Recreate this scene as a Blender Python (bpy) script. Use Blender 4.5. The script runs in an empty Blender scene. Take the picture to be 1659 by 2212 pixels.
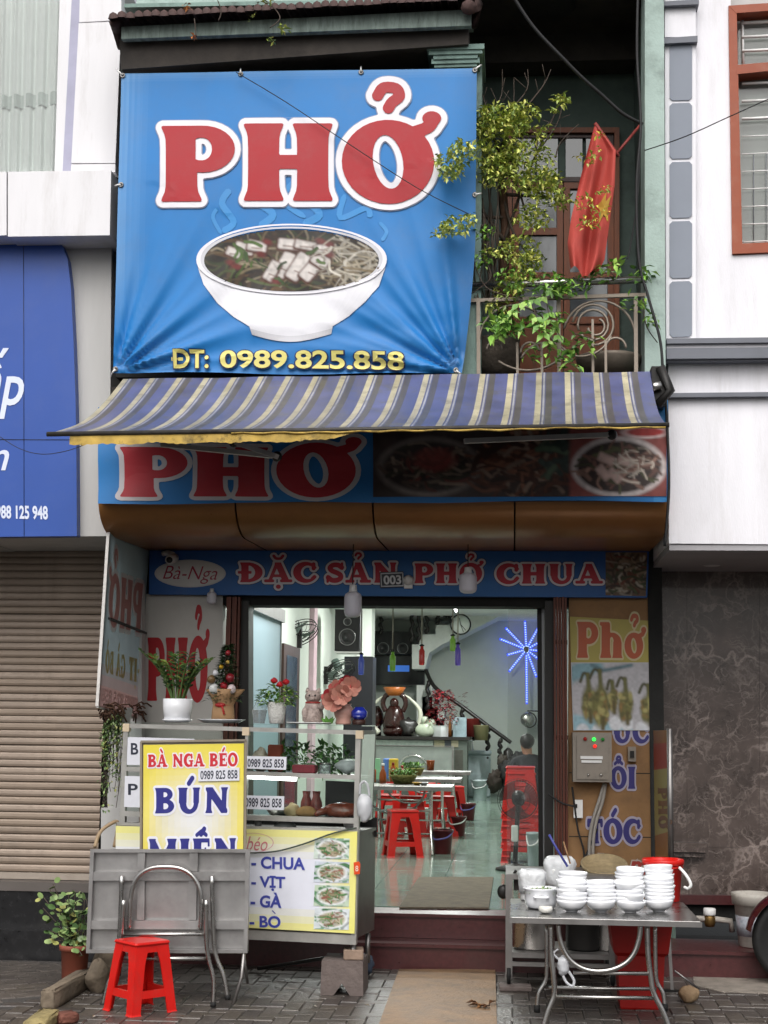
import bpy, bmesh, math, random, unicodedata
import numpy as np
from mathutils import Vector, Matrix
from mathutils.geometry import delaunay_2d_cdt
random.seed(7); np.random.seed(7)
SC = bpy.context.scene
COL = SC.collection
pi = math.pi
# ------------------------------------------------------------------ camera
FPX, PW, PH = 3200., 1659., 2212.          # focal length and picture size in working pixels
CAM = Vector((0, -10.6, 1.63))
YAW, PITCH, ROLL = math.radians(5.0), math.radians(8.0), .012
cF = Vector((-math.sin(YAW)*math.cos(PITCH), math.cos(YAW)*math.cos(PITCH), math.sin(PITCH)))
r0 = Vector((math.cos(YAW), math.sin(YAW), 0)); u0 = r0.cross(cF)
cR = math.cos(ROLL)*r0 + math.sin(ROLL)*u0; cU = cR.cross(cF)
cam = bpy.data.cameras.new('camera'); camo = bpy.data.objects.new('camera', cam); COL.objects.link(camo)
cam.sensor_fit = 'VERTICAL'; cam.sensor_height = 24; cam.sensor_width = 18; cam.lens = 24*FPX/PH
cam.clip_end = 500; cam.clip_start = .1
mw = Matrix.Identity(4)
for i in range(3):
    mw[i][0] = cR[i]; mw[i][1] = cU[i]; mw[i][2] = -cF[i]; mw[i][3] = CAM[i]
camo.matrix_world = mw
SC.camera = camo
# ------------------------------------------------------------------ sky, sun, exposure
w = bpy.data.worlds.new('World'); SC.world = w; w.use_nodes = True
nt = w.node_tree; bg = nt.nodes['Background']
sky = nt.nodes.new('ShaderNodeTexSky'); sky.sky_type = 'NISHITA'; sky.sun_disc = False
SUN_EL, SUN_ROT = math.radians(50), math.radians(184)
sky.sun_elevation = SUN_EL; sky.sun_rotation = SUN_ROT; sky.dust_density = 6; sky.air_density = 1.0; sky.ozone_density = 1
hs = nt.nodes.new('ShaderNodeHueSaturation'); hs.inputs['Saturation'].default_value = .22
nt.links.new(sky.outputs[0], hs.inputs['Color']); nt.links.new(hs.outputs[0], bg.inputs[0])
bg.inputs[1].default_value = .15
sl = bpy.data.lights.new('sun', 'SUN'); sl.energy = 1.25; sl.angle = math.radians(70); sl.color = (1, .97, .93)
so = bpy.data.objects.new('sun', sl); COL.objects.link(so)
sd = Vector((math.sin(SUN_ROT)*math.cos(SUN_EL), math.cos(SUN_ROT)*math.cos(SUN_EL), math.sin(SUN_EL)))
so.rotation_euler = sd.to_track_quat('Z', 'Y').to_euler(); so.location = (0, -20, 20)
vs = SC.view_settings
vs.view_transform = 'Standard'; vs.look = 'None'; vs.gamma = 1; vs.exposure = .2
try: vs.use_curve_mapping = False
except Exception: pass
SC.cycles.max_bounces = 7; SC.cycles.transparent_max_bounces = 12
SC.cycles.sample_clamp_indirect = 4; SC.cycles.caustics_reflective = False; SC.cycles.caustics_refractive = False
# ------------------------------------------------------------------ pixel helpers
def ray(u, v): return cF + cR*((u-PW/2)/FPX) + cU*((PH/2-v)/FPX)
def P(u, v, Y=0.): d = ray(u, v); return CAM + d*((Y-CAM.y)/d.y)
def G(u, v, Z=0.): d = ray(u, v); return CAM + d*((Z-CAM.z)/d.z)
def PX(u, v, X): d = ray(u, v); return CAM + d*((X-CAM.x)/d.x)
def S(Y): return FPX/((Y-CAM.y)*math.cos(PITCH)*1.0)
class Plane:
    def __init__(s, p, n, wr=None): s.p = Vector(p); s.n = Vector(n).normalized(); s.wr = wr
    def pt(s, u, v, off=0):
        d = ray(u, v); t = (s.p-CAM).dot(s.n)/d.dot(s.n); q = CAM + d*t
        if s.wr: off = off + s.wr(u, v)
        return q + s.n*off
def FP(Y, wr=None): return Plane((0, Y, 0), (0, -1, 0), wr)
# ------------------------------------------------------------------ materials
def c(h):
    h = h.lstrip('#'); r = []
    for i in (0, 2, 4):
        x = int(h[i:i+2], 16)/255; r.append(x/12.92 if x <= .04045 else ((x+.055)/1.055)**2.4)
    return tuple(r)
MATS = {}
def M(name, col=(.5, .5, .5), rough=.6, metal=0, var=.12, scale=6, bump=0, bscale=30, dirt=0, dscale=2.5, dcol=(.03, .028, .025),
      emit=None, estr=0, spec=.4, attr=False, alpha=1, coat=0, trans=0, stretch=None, sub=0, thin=False):
    if name in MATS: return MATS[name]
    m = bpy.data.materials.new(name); m.use_nodes = True; MATS[name] = m
    n = m.node_tree.nodes; L = m.node_tree.links; b = n['Principled BSDF']
    if isinstance(col, str): col = c(col)
    tc = n.new('ShaderNodeTexCoord'); src = tc.outputs['Object']
    if stretch:
        mp = n.new('ShaderNodeMapping'); mp.inputs['Scale'].default_value = stretch; L.new(src, mp.inputs[0]); src = mp.outputs[0]
    nz = n.new('ShaderNodeTexNoise'); nz.inputs['Scale'].default_value = scale; nz.inputs['Detail'].default_value = 7; nz.inputs['Roughness'].default_value = .6
    L.new(src, nz.inputs['Vector'])
    if attr:
        at = n.new('ShaderNodeAttribute'); at.attribute_name = 'Col'; base = at.outputs['Color']
    else:
        rgb = n.new('ShaderNodeRGB'); rgb.outputs[0].default_value = (*col, 1); base = rgb.outputs[0]
    mr = n.new('ShaderNodeMapRange'); mr.inputs['From Min'].default_value = .3; mr.inputs['From Max'].default_value = .7
    mr.inputs['To Min'].default_value = 1-var; mr.inputs['To Max'].default_value = 1+var*.7
    L.new(nz.outputs['Fac'], mr.inputs['Value'])
    mx = n.new('ShaderNodeMix'); mx.data_type = 'RGBA'; mx.blend_type = 'MULTIPLY'; mx.inputs[0].default_value = 1
    L.new(base, mx.inputs[6]); L.new(mr.outputs[0], mx.inputs[7]); out = mx.outputs[2]
    if dirt:
        n2 = n.new('ShaderNodeTexNoise'); n2.inputs['Scale'].default_value = dscale; n2.inputs['Detail'].default_value = 9; n2.inputs['Roughness'].default_value = .72
        L.new(src, n2.inputs['Vector'])
        m2 = n.new('ShaderNodeMapRange'); m2.inputs['From Min'].default_value = .5; m2.inputs['From Max'].default_value = .74
        m2.inputs['To Max'].default_value = dirt; L.new(n2.outputs['Fac'], m2.inputs['Value'])
        mx2 = n.new('ShaderNodeMix'); mx2.data_type = 'RGBA'; mx2.inputs[7].default_value = (*dcol, 1)
        L.new(m2.outputs[0], mx2.inputs[0]); L.new(out, mx2.inputs[6]); out = mx2.outputs[2]
    L.new(out, b.inputs['Base Color'])
    r2 = n.new('ShaderNodeMapRange'); r2.inputs['To Min'].default_value = max(0, rough-.12); r2.inputs['To Max'].default_value = min(1, rough+.12)
    L.new(nz.outputs['Fac'], r2.inputs['Value']); L.new(r2.outputs[0], b.inputs['Roughness'])
    b.inputs['Metallic'].default_value = metal; b.inputs['Specular IOR Level'].default_value = spec; b.inputs['Coat Weight'].default_value = coat
    b.inputs['Transmission Weight'].default_value = trans; b.inputs['Alpha'].default_value = alpha
    if sub: b.inputs['Subsurface Weight'].default_value = sub; b.inputs['Subsurface Radius'].default_value = (.02, .02, .02)
    if bump:
        n3 = n.new('ShaderNodeTexNoise'); n3.inputs['Scale'].default_value = bscale; n3.inputs['Detail'].default_value = 6; L.new(src, n3.inputs['Vector'])
        bp = n.new('ShaderNodeBump'); bp.inputs['Strength'].default_value = bump; bp.inputs['Distance'].default_value = .02
        L.new(n3.outputs['Fac'], bp.inputs['Height']); L.new(bp.outputs[0], b.inputs['Normal'])
    if thin:
        tl = n.new('ShaderNodeBsdfTranslucent'); L.new(out, tl.inputs[0]); ms = n.new('ShaderNodeMixShader'); ms.inputs[0].default_value = .6
        L.new(b.outputs[0], ms.inputs[1]); L.new(tl.outputs[0], ms.inputs[2]); L.new(ms.outputs[0], n['Material Output'].inputs[0])
    if emit:
        e = c(emit) if isinstance(emit, str) else emit
        b.inputs['Emission Color'].default_value = (*e, 1); b.inputs['Emission Strength'].default_value = estr
    return m
def glassmat(name, tint=(.9, .95, .93), refl=.9, rough=.02, haze=0):
    if name in MATS: return MATS[name]
    m = bpy.data.materials.new(name); m.use_nodes = True; MATS[name] = m
    n = m.node_tree.nodes; L = m.node_tree.links; n.remove(n['Principled BSDF']); o = n['Material Output']
    t = n.new('ShaderNodeBsdfTransparent'); t.inputs[0].default_value = (*tint, 1)
    g = n.new('ShaderNodeBsdfGlossy'); g.inputs['Roughness'].default_value = rough
    fr = n.new('ShaderNodeFresnel'); fr.inputs[0].default_value = 1.5
    mu = n.new('ShaderNodeMath'); mu.operation = 'MULTIPLY'; mu.inputs[1].default_value = refl; L.new(fr.outputs[0], mu.inputs[0])
    mx = n.new('ShaderNodeMixShader'); L.new(mu.outputs[0], mx.inputs[0]); L.new(t.outputs[0], mx.inputs[1]); L.new(g.outputs[0], mx.inputs[2])
    res = mx.outputs[0]
    if haze:
        d = n.new('ShaderNodeBsdfDiffuse'); d.inputs[0].default_value = (.75, .8, .8, 1)
        m3 = n.new('ShaderNodeMixShader'); m3.inputs[0].default_value = haze
        L.new(res, m3.inputs[1]); L.new(d.outputs[0], m3.inputs[2]); res = m3.outputs[0]
    L.new(res, o.inputs['Surface'])
    return m
# ------------------------------------------------------------------ mesh builder
class MB:
    def __init__(s): s.v = []; s.f = []; s.sm = []; s.col = []
    def add(s, vs, fs, smooth=False, col=None):
        o = len(s.v); s.v += [tuple(p) for p in vs]
        for f in fs: s.f.append(tuple(i+o for i in f)); s.sm.append(smooth); s.col.append(col)
        return s
    def box(s, x0, x1, y0, y1, z0, z1, col=None):
        vs = [(x, y, z) for z in (z0, z1) for y in (y0, y1) for x in (x0, x1)]
        return s.add(vs, [(0, 2, 3, 1), (4, 5, 7, 6), (0, 1, 5, 4), (2, 6, 7, 3), (0, 4, 6, 2), (1, 3, 7, 5)], col=col)
    def cbox(s, ctr, size, rz=0, rx=0, ry=0, bev=0, col=None):
        m = Matrix.Rotation(rz, 3, 'Z') @ Matrix.Rotation(rx, 3, 'X') @ Matrix.Rotation(ry, 3, 'Y'); ctr = Vector(ctr)
        t = MB(); a, b, d = [q/2 for q in size]
        if bev: t.rbox(a, b, d, bev)
        else: t.box(-a, a, -b, b, -d, d)
        return s.add([ctr + m @ Vector(p) for p in t.v], t.f, col=col)
    def rbox(s, a, b, d, r):
        # box with chamfered vertical outline and chamfered top/bottom rims
        def ringp(k, z):
            A, B = a-k, b-k; q = min(r, A*.9, B*.9)
            return [(-A+q, -B, z), (A-q, -B, z), (A, -B+q, z), (A, B-q, z), (A-q, B, z), (-A+q, B, z), (-A, B-q, z), (-A, -B+q, z)]
        R = [ringp(r*.7, -d), ringp(0, -d+r), ringp(0, d-r), ringp(r*.7, d)]
        vs = [p for q in R for p in q]; fs = [tuple(range(7, -1, -1)), tuple(range(24, 32))]
        for k in range(3):
            for i in range(8): j = (i+1) % 8; fs.append((k*8+i, k*8+j, k*8+8+j, k*8+8+i))
        return s.add(vs, fs)
    def slab(s, pts, dvec, col=None):
        n = len(pts); pts = [Vector(p) for p in pts]; d = Vector(dvec)
        vs = pts + [p+d for p in pts]
        fs = [tuple(range(n)), tuple(range(2*n-1, n-1, -1))] + [(i, i+n, (i+1) % n+n, (i+1) % n) for i in range(n)]
        return s.add(vs, fs, col=col)
    def tube(s, path, r, seg=8, closed=False, caps=True, smooth=True, col=None):
        path = [Vector(p) for p in path]; n = len(path)
        if not hasattr(r, '__len__'): r = [r]*n
        vs = []; fs = []; up = None
        for i, p in enumerate(path):
            a = path[(i-1) % n] if (closed or i) else p; b = path[(i+1) % n] if (closed or i < n-1) else p
            t = (b-a);  t = t.normalized() if t.length > 1e-9 else Vector((0, 0, 1))
            if up is None: up = t.orthogonal().normalized()
            up = (up - t*up.dot(t)); up = up.normalized() if up.length > 1e-6 else t.orthogonal().normalized()
            bi = t.cross(up)
            for k in range(seg):
                an = 2*pi*k/seg; vs.append(p + (up*math.cos(an)+bi*math.sin(an))*r[i])
        for i in range(n if closed else n-1):
            j = (i+1) % n
            for k in range(seg): l = (k+1) % seg; fs.append((i*seg+k, i*seg+l, j*seg+l, j*seg+k))
        if caps and not closed: fs += [tuple(range(seg-1, -1, -1)), tuple((n-1)*seg+k for k in range(seg))]
        return s.add(vs, fs, smooth, col)
    def lathe(s, prof, ctr=(0, 0, 0), seg=20, smooth=True, rx=0, ry=0, col=None, sx=1, sy=1, wob=None):
        ctr = Vector(ctr); m = Matrix.Rotation(rx, 3, 'X') @ Matrix.Rotation(ry, 3, 'Y'); vs = []; fs = []; n = len(prof)
        for i, (r, z) in enumerate(prof):
            for k in range(seg):
                a = 2*pi*k/seg; q = r*(wob(a, z) if wob else 1)
                vs.append(ctr + m @ Vector((q*math.cos(a)*sx, q*math.sin(a)*sy, z)))
        for i in range(n-1):
            for k in range(seg): l = (k+1) % seg; fs.append((i*seg+k, i*seg+l, (i+1)*seg+l, (i+1)*seg+k))
        if prof[0][0] > 1e-4: fs.append(tuple(range(seg-1, -1, -1)))
        if prof[-1][0] > 1e-4: fs.append(tuple((n-1)*seg+k for k in range(seg)))
        return s.add(vs, fs, smooth, col)
    def blob(s, ctr, rad, seg=10, rings=7, noise=0, col=None, smooth=True, rz=0):
        ctr = Vector(ctr); rad = rad if hasattr(rad, '__len__') else (rad,)*3; vs = []; fs = []
        ph = [random.random()*6 for _ in range(6)]
        for i in range(rings+1):
            th = pi*i/rings
            for k in range(seg):
                a = 2*pi*k/seg
                q = 1+noise*(math.sin(2*a+ph[0]+3*th)+math.sin(3*a+ph[1]-2*th)*.7+math.sin(5*th+ph[2]+a)*.6)
                x, y, z = rad[0]*q*math.sin(th)*math.cos(a), rad[1]*q*math.sin(th)*math.sin(a), rad[2]*q*math.cos(th)
                vs.append(ctr+Vector((x*math.cos(rz)-y*math.sin(rz), x*math.sin(rz)+y*math.cos(rz), z)))
        for i in range(rings):
            for k in range(seg): l = (k+1) % seg; fs.append((i*seg+k, (i+1)*seg+k, (i+1)*seg+l, i*seg+l))
        return s.add(vs, fs, smooth, col)
    def grid(s, fn, nu, nv, smooth=True, colf=None):
        vs = [fn(i/nu, j/nv) for j in range(nv+1) for i in range(nu+1)]
        o = len(s.v); s.v += [tuple(p) for p in vs]
        for j in range(nv):
            for i in range(nu):
                a = o+j*(nu+1)+i; s.f.append((a, a+nu+1, a+nu+2, a+1)); s.sm.append(smooth)
                s.col.append(colf((i+.5)/nu, (j+.5)/nv) if colf else None)
        return s
    def leaf(s, base, d, ln, wd, up=(0, 0, 1), fold=.25, col=None):
        d = Vector(d).normalized(); sd = d.cross(Vector(up)); sd = sd.normalized() if sd.length > 1e-4 else d.orthogonal().normalized()
        nn = sd.cross(d); b = Vector(base)
        vs = [b, b+d*ln*.45+sd*wd*.5+nn*wd*fold, b+d*ln-nn*ln*.12, b+d*ln*.45-sd*wd*.5+nn*wd*fold, b+d*ln*.5]
        return s.add(vs, [(0, 1, 4), (1, 2, 4), (2, 3, 4), (3, 0, 4)], False, col)
    def mesh(s, org=(0, 0, 0), name='m'):
        o = Vector(org); me = bpy.data.meshes.new(name)
        me.from_pydata([tuple(Vector(p)-o) for p in s.v], [], s.f); me.update()
        me.polygons.foreach_set('use_smooth', s.sm)
        if any(q is not None for q in s.col):
            ca = me.color_attributes.new('Col', 'FLOAT_COLOR', 'CORNER'); arr = []
            for f, q in zip(s.f, s.col): arr += [x for e in q for x in (*e, 1.)] if q and hasattr(q[0], '__len__') else list((*(q or (.5, .5, .5)), 1.))*len(f)
            ca.data.foreach_set('color', arr)
        return me
ORG = {}
def lnk(o): COL.objects.link(o); return o
def T(name, label, cat, loc=(0, 0, 0), group=None):
    o = bpy.data.objects.new(name, None); lnk(o); o.empty_display_size = .05; o.location = loc
    o['label'] = label; o['category'] = cat
    if group: o['group'] = group
    ORG[o.name] = Vector(loc); return o
def part(root, name, mb, mat, parent=None, label=None, kind=None):
    org = ORG[root.name]
    o = bpy.data.objects.new(name, mb.mesh(org, name)); lnk(o); o.data.materials.append(mat)
    par = parent or root; o.parent = par; ORG[o.name] = org
    if label: o['label'] = label
    if kind: o['kind'] = kind
    return o
def solo(name, mb, mat, label, cat, group=None):
    a = np.array(mb.v); org = Vector(((a[:, 0].min()+a[:, 0].max())/2, (a[:, 1].min()+a[:, 1].max())/2, a[:, 2].min()))
    o = bpy.data.objects.new(name, mb.mesh(org, name)); lnk(o); o.location = org; o.data.materials.append(mat)
    o['label'] = label; o['category'] = cat
    if group: o['group'] = group
    ORG[o.name] = org; return o
def struct(name, mb, mat, kind='structure'):
    o = bpy.data.objects.new(name, mb.mesh((0, 0, 0), name)); lnk(o); o.data.materials.append(mat); o['kind'] = kind
    ORG[o.name] = Vector((0, 0, 0)); return o
def instpart(root, name, me, loc, rot=(0, 0, 0), parent=None, scale=None):
    o = bpy.data.objects.new(name, me); lnk(o); o.parent = parent or root; o.location = Vector(loc)-ORG[root.name]; o.rotation_euler = rot
    if scale: o.scale = scale
    return o
def dup(root, loc, rz=0, label=None, group=None, rot=None, scale=None):
    def cp(o, par):
        q = o.copy(); lnk(q); q.parent = par
        for ch in o.children: cp(ch, q)
        return q
    r = cp(root, None); r.location = loc; r.rotation_euler = rot or (0, 0, rz)
    if scale: r.scale = scale
    if label: r['label'] = label
    if group: r['group'] = group
    ORG[r.name] = Vector(loc); return r
def lerp(a, b, t): return a+(b-a)*t
def arc(cx, cz, r, a0, a1, n, y=0): return [(cx+r*math.cos(lerp(a0, a1, i/n)), y, cz+r*math.sin(lerp(a0, a1, i/n))) for i in range(n+1)]
def spline(pts, n=6):
    pts = [Vector(p) for p in pts]; out = []
    for i in range(len(pts)-1):
        p0 = pts[max(i-1, 0)]; p1 = pts[i]; p2 = pts[i+1]; p3 = pts[min(i+2, len(pts)-1)]
        for k in range(n):
            t = k/n; out.append(.5*((2*p1)+(p2-p0)*t+(2*p0-5*p1+4*p2-p3)*t*t+(3*p1-p0-3*p2+p3)*t*t*t))
    return out+[pts[-1]]
# ------------------------------------------------------------------ shared materials
def common():
    M('steel', '#b9b7b4', .28, 1, .1, 9, dirt=.25, dscale=5, dcol=(.25, .23, .2))
    M('steel_dull', '#8d8a88', .42, .9, .15, 7, dirt=.35, dscale=4, dcol=(.12, .11, .1))
    M('black_plastic', (.012, .012, .013), .4, 0, .1); M('dark_metal', (.02, .019, .018), .45, .4, .2)
    M('white_plastic', (.78, .78, .77), .35, 0, .05, dirt=.12, dscale=6, dcol=(.3, .27, .22))
    M('porcelain', (.86, .87, .9), .14, 0, .02, coat=.4); M('red_plastic', c('#c91a13'), .34, 0, .12, dirt=.4, dscale=11, dcol=(.28, .04, .03))
    M('print', attr=True, rough=.5, var=.06, scale=5, dirt=.12, dscale=3, dcol=(.2, .2, .2))
    M('paint', attr=True, rough=.45, var=.08, scale=8)
    M('leafm', attr=True, rough=.42, var=.25, scale=14, spec=.5)
    M('wood_dark', c('#3a211a'), .45, 0, .3, 4, stretch=(6, 6, 1)); M('bark', c('#5a4030'), .8, 0, .35, 12, bump=.6, bscale=25)
    M('cable', (.015, .015, .016), .6); M('rubber', (.01, .01, .01), .75, bump=.2)
    M('soil', (.05, .035, .025), .95, bump=.6, bscale=60)
common()
PRINT = MATS['print']
# ------------------------------------------------------------------ lettering: outlines from distance fields
def _box(x, y, cx, cy, hw, hh, r=.04):
    dx = np.abs(x-cx)-hw+r; dy = np.abs(y-cy)-hh+r
    return np.hypot(np.maximum(dx, 0), np.maximum(dy, 0))+np.minimum(np.maximum(dx, dy), 0)-r
def _cap(x, y, pts, r):
    d = np.full(x.shape, 9.)
    for (a, b), (e, g) in zip(pts, pts[1:]):
        vx, vy = e-a, g-b; t = np.clip(((x-a)*vx+(y-b)*vy)/max(vx*vx+vy*vy, 1e-9), 0, 1)
        d = np.minimum(d, np.hypot(x-a-t*vx, y-b-t*vy))
    return d-r
def _ell(x, y, cx, cy, rx, ry, tilt=0):
    X, Y = x-cx, y-cy
    if tilt: X, Y = X*math.cos(tilt)+Y*math.sin(tilt), -X*math.sin(tilt)+Y*math.cos(tilt)
    return (np.hypot(X/rx, Y/ry)-1)*min(rx, ry)
mn, mxm = np.minimum, np.maximum
def glyph(ch, x, y, W):
    """slab letter, cap height 1; W = half stem width.  returns (field, advance)"""
    sf = W+.13; sh = .075
    def stem(xc, y0=0., y1=1., top=True, bot=True, w_=W):
        t = np.clip((y-(y0+y1)/2)/((y1-y0)/2), -1, 1); fl = np.where(t > 0, np.where(top, t, 0.), np.where(bot, -t, 0.))
        return _box(x, y, xc, (y0+y1)/2, w_+.02+.12*fl**7, (y1-y0)/2, .085)
    a = sf
    if ch == 'P':
        d = mn(stem(a), mxm(mxm(_ell(x, y, a+.28, .69, .42, .31), -_ell(x, y, a+.27, .69, .13, .15)), a-.1-x)); d = mxm(d, -mxm(_ell(x, y, a+.25, .69, .15, .15), a+W-x)); adv = a+.72
    elif ch == 'B':
        up = mxm(_ell(x, y, a+.24, .74, .38, .26), a-.1-x); lo = mxm(_ell(x, y, a+.27, .28, .43, .28), a-.1-x)
        d = mn(stem(a), mn(up, lo)); d = mxm(d, -mxm(_ell(x, y, a+.22, .73, .14, .1), a+W-x)); d = mxm(d, -mxm(_ell(x, y, a+.24, .28, .17, .12), a+W-x)); adv = a+.74
    elif ch in 'DĐ':
        d = mn(stem(a), mxm(_ell(x, y, a+.1, .5, .66, .5), a-.1-x)); d = mxm(d, -mxm(_ell(x, y, a+.1, .5, .33, .35), a+W-x)); adv = a+.8
        if ch == 'Đ': d = mn(d, _box(x, y, a-.02, .5, .3, .07, .03))
    elif ch == 'H':
        b = a+sf*2+.03; d = mn(mn(stem(a), stem(b)), _box(x, y, (a+b)/2, .5, .34, .09, .02)); adv = b+sf
    elif ch == 'I': d = stem(a); adv = a+sf
    elif ch == 'N':
        b = a+.74; w2 = W*.55; d = mn(mn(stem(a, w_=w2), stem(b, bot=False, w_=w2)), mxm(_cap(x, y, [(a-.02, .95), (b+.02, .08)], W*.95), _box(x, y, .5, .5, 2, .5, 0))); adv = b+.24
    elif ch == 'M':
        b = a+1.0; m_ = (a+b)/2; d = mn(mn(stem(a, w_=W*.6), stem(b)), mxm(mn(_cap(x, y, [(a, .93), (m_, .1)], W*.85), _cap(x, y, [(m_, .1), (b, .93)], W*.5)), _box(x, y, .5, .5, 3, .5, 0))); adv = b+sf
    elif ch == 'E':
        d = stem(a); d = mn(d, _box(x, y, a+.26, .92, .34, .08, .02)); d = mn(d, _box(x, y, a+.28, .08, .36, .08, .02)); d = mn(d, _box(x, y, a+.2, .51, .22, .07, .02))
        d = mn(mn(d, _box(x, y, a+.57, .84, .05, .16, .03)), mn(_box(x, y, a+.6, .17, .05, .17, .03), _box(x, y, a+.4, .51, .045, .14, .03))); adv = a+.7
    elif ch == 'T':
        b = .46; d = mn(stem(b, top=False), _box(x, y, b, .91, .44, .09, .03)); d = mn(mn(d, _cap(x, y, [(b-.38, .9), (b-.38, .72)], .075)), _cap(x, y, [(b+.38, .9), (b+.38, .72)], .075)); adv = .92
    elif ch == 'U':
        b = a+.66; d = mn(stem(a, .35, bot=False), stem(b, .35, bot=False, w_=W*.7)); m_ = (a+b)/2
        d = mn(d, mxm(mxm(_ell(x, y, m_-.02, .37, b-m_+W*.75, .4), -_ell(x, y, m_+.03, .4, b-m_-W*.85, .25)), y-.42)); adv = b+.26
    elif ch in 'OQ':
        d = mxm(_ell(x, y, .56, .5, .56, .53), -_ell(x, y, .56, .5, .56-W*2.05, .34, .16)); adv = 1.13
    elif ch in 'CG':
        d = mxm(_ell(x, y, .54, .5, .54, .53), -_ell(x, y, .64, .5, .3, .34)); d = mxm(d, -_box(x, y, .98, .5, .32, .2, 0))
        d = mn(d, _cap(x, y, [(.89, .68), (.89, .92)], .085)); adv = 1.02
        if ch == 'G': d = mn(mn(d, _box(x, y, .86, .24, W*.8, .24, .03)), _box(x, y, .84, .45, .25, .06, .03)); adv = 1.12
        else: d = mn(d, _cap(x, y, [(.84, .2), (.93, .3)], .07))
    elif ch == 'S':
        d = _cap(x, y, spl([(.8, .75), (.62, .87), (.38, .86), (.24, .73), (.33, .59), (.55, .5), (.74, .38), (.74, .22), (.56, .12), (.33, .13), (.16, .26)]), W*.8)
        d = mn(mn(d, _cap(x, y, [(.82, .68), (.82, .95)], .06)), _cap(x, y, [(.13, .05), (.13, .32)], .06)); adv = .95
    elif ch == 'A':
        d = mn(_cap(x, y, [(.2, .05), (.52, .95)], W*.5), _cap(x, y, [(.56, .95), (.92, .05)], W*.95)); d = mxm(d, _box(x, y, .5, .5, 2, .5, 0))
        d = mn(mn(d, _box(x, y, .52, .33, .25, .07, .02)), mn(_box(x, y, .18, sh, .22, sh, .06), _box(x, y, .92, sh, .27, sh, .06))); adv = 1.16
    elif ch == 'h':
        d = mn(stem(a, top=False), _box(x, y, a-.06, .95, W+.04, .05, .03)); d = mn(d, stem(a+.52, 0, .5, top=False)); d = mn(d, mxm(mxm(_ell(x, y, a+.27, .45, .25+W, .26), -_ell(x, y, a+.26, .42, .25-W*.9, .17)), .4-y)); adv = a+.52+sf
    elif ch == 'o':
        d = mxm(_ell(x, y, .42, .35, .42, .37), -_ell(x, y, .42, .35, .42-W*1.75, .22, .2)); adv = .86
    elif ch == 'm':
        d = stem(.2, 0, .7, w_=W*.8)
        for k in (1, 2): d = mn(d, mn(_box(x, y, .2+.42*k, .28, W*.8, .28, .02), mxm(mxm(_ell(x, y, .2+.42*k-.2, .5, .2+W*.8, .22), -_ell(x, y, .2+.42*k-.2, .46, .2-W*.8, .14)), .45-y)))
        adv = 1.2
    elif ch == ' ': return None, .45
    else: d = _box(x, y, .25, .5, .2, .08, .02); adv = .5
    return d, adv
def spl(pts): return [tuple(p)[:2] for p in spline([(a, b, 0) for a, b in pts], 5)]
def marks(ch): 
    n = unicodedata.normalize('NFD', ch); return n[0], n[1:]
def advance(ch, W):
    z = np.zeros((1, 1)); return glyph(marks(ch)[0], z, z, W)[1]
def markfield(mk, x, y, cx, low, W, base):
    k = min(W, .19)*.75; top = .74 if low else 1.0
    if mk == '\u0301': return _cap(x, y, [(cx-.02, top+.16), (cx+.14, top+.36)], k*.8)
    if mk == '\u0300': return _cap(x, y, [(cx+.02, top+.16), (cx-.14, top+.36)], k*.8)
    if mk == '\u0302': return _cap(x, y, [(cx-.24, top+.13), (cx, top+.28), (cx+.24, top+.13)], k*.62)
    if mk == '\u0306': return _cap(x, y, spl([(cx-.2, top+.33), (cx-.1, top+.2), (cx+.1, top+.2), (cx+.2, top+.33)]), k*.6)
    if mk == '\u0323': return _ell(x, y, cx, -.22, .11, .11)
    if mk == '\u0309': return _cap(x, y, spl([(cx-.13, top+.34), (cx-.06, top+.44), (cx+.09, top+.43), (cx+.13, top+.33), (cx+.04, top+.25), (cx+.0, top+.18)]), k*.5)
    if mk == '\u031b':
        e = .84 if low else 1.08
        return mn(_cap(x, y, spl([(e-.18, top-.12), (e-.03, top-.06), (e+.03, top+.03)]), k*.55), _ell(x, y, e+.01, top+.05, .115, .09))
    return np.full(x.shape, 9.)
def contours(F, xs, ys, lev):
    A = F-lev; sgn = A < 0; ny, nx = A.shape
    cc = sgn[:-1, :-1].astype(int)+sgn[:-1, 1:]*2+sgn[1:, 1:]*4+sgn[1:, :-1]*8
    nxt = {}
    def ep(kind, i, j):
        if kind == 0:
            a, b = A[j, i], A[j, i+1]; t = a/(a-b); return (xs[i]+(xs[i+1]-xs[i])*t, ys[j])
        a, b = A[j, i], A[j+1, i]; t = a/(a-b); return (xs[i], ys[j]+(ys[j+1]-ys[j])*t)
    tab = {1: [(3, 0)], 2: [(0, 1)], 3: [(3, 1)], 4: [(1, 2)], 5: [(3, 0), (1, 2)], 6: [(0, 2)], 7: [(3, 2)], 8: [(2, 3)], 9: [(2, 0)], 10: [(0, 1), (2, 3)], 11: [(2, 1)], 12: [(1, 3)], 13: [(1, 0)], 14: [(0, 3)]}
    for j, i in zip(*np.nonzero((cc > 0) & (cc < 15))):
        ed = [(0, i, j), (1, i+1, j), (0, i, j+1), (1, i, j)]
        for a, b in tab[cc[j, i]]: nxt.setdefault(ed[a], []).append(ed[b])
    loops = []
    while nxt:
        s = next(iter(nxt)); lp = []; k = s
        while k in nxt:
            lp.append(k); q = nxt[k]; n_ = q.pop()
            if not q: del nxt[k]
            k = n_
            if k == s: break
        if len(lp) > 3: loops.append([ep(*e) for e in lp])
    return loops
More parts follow.
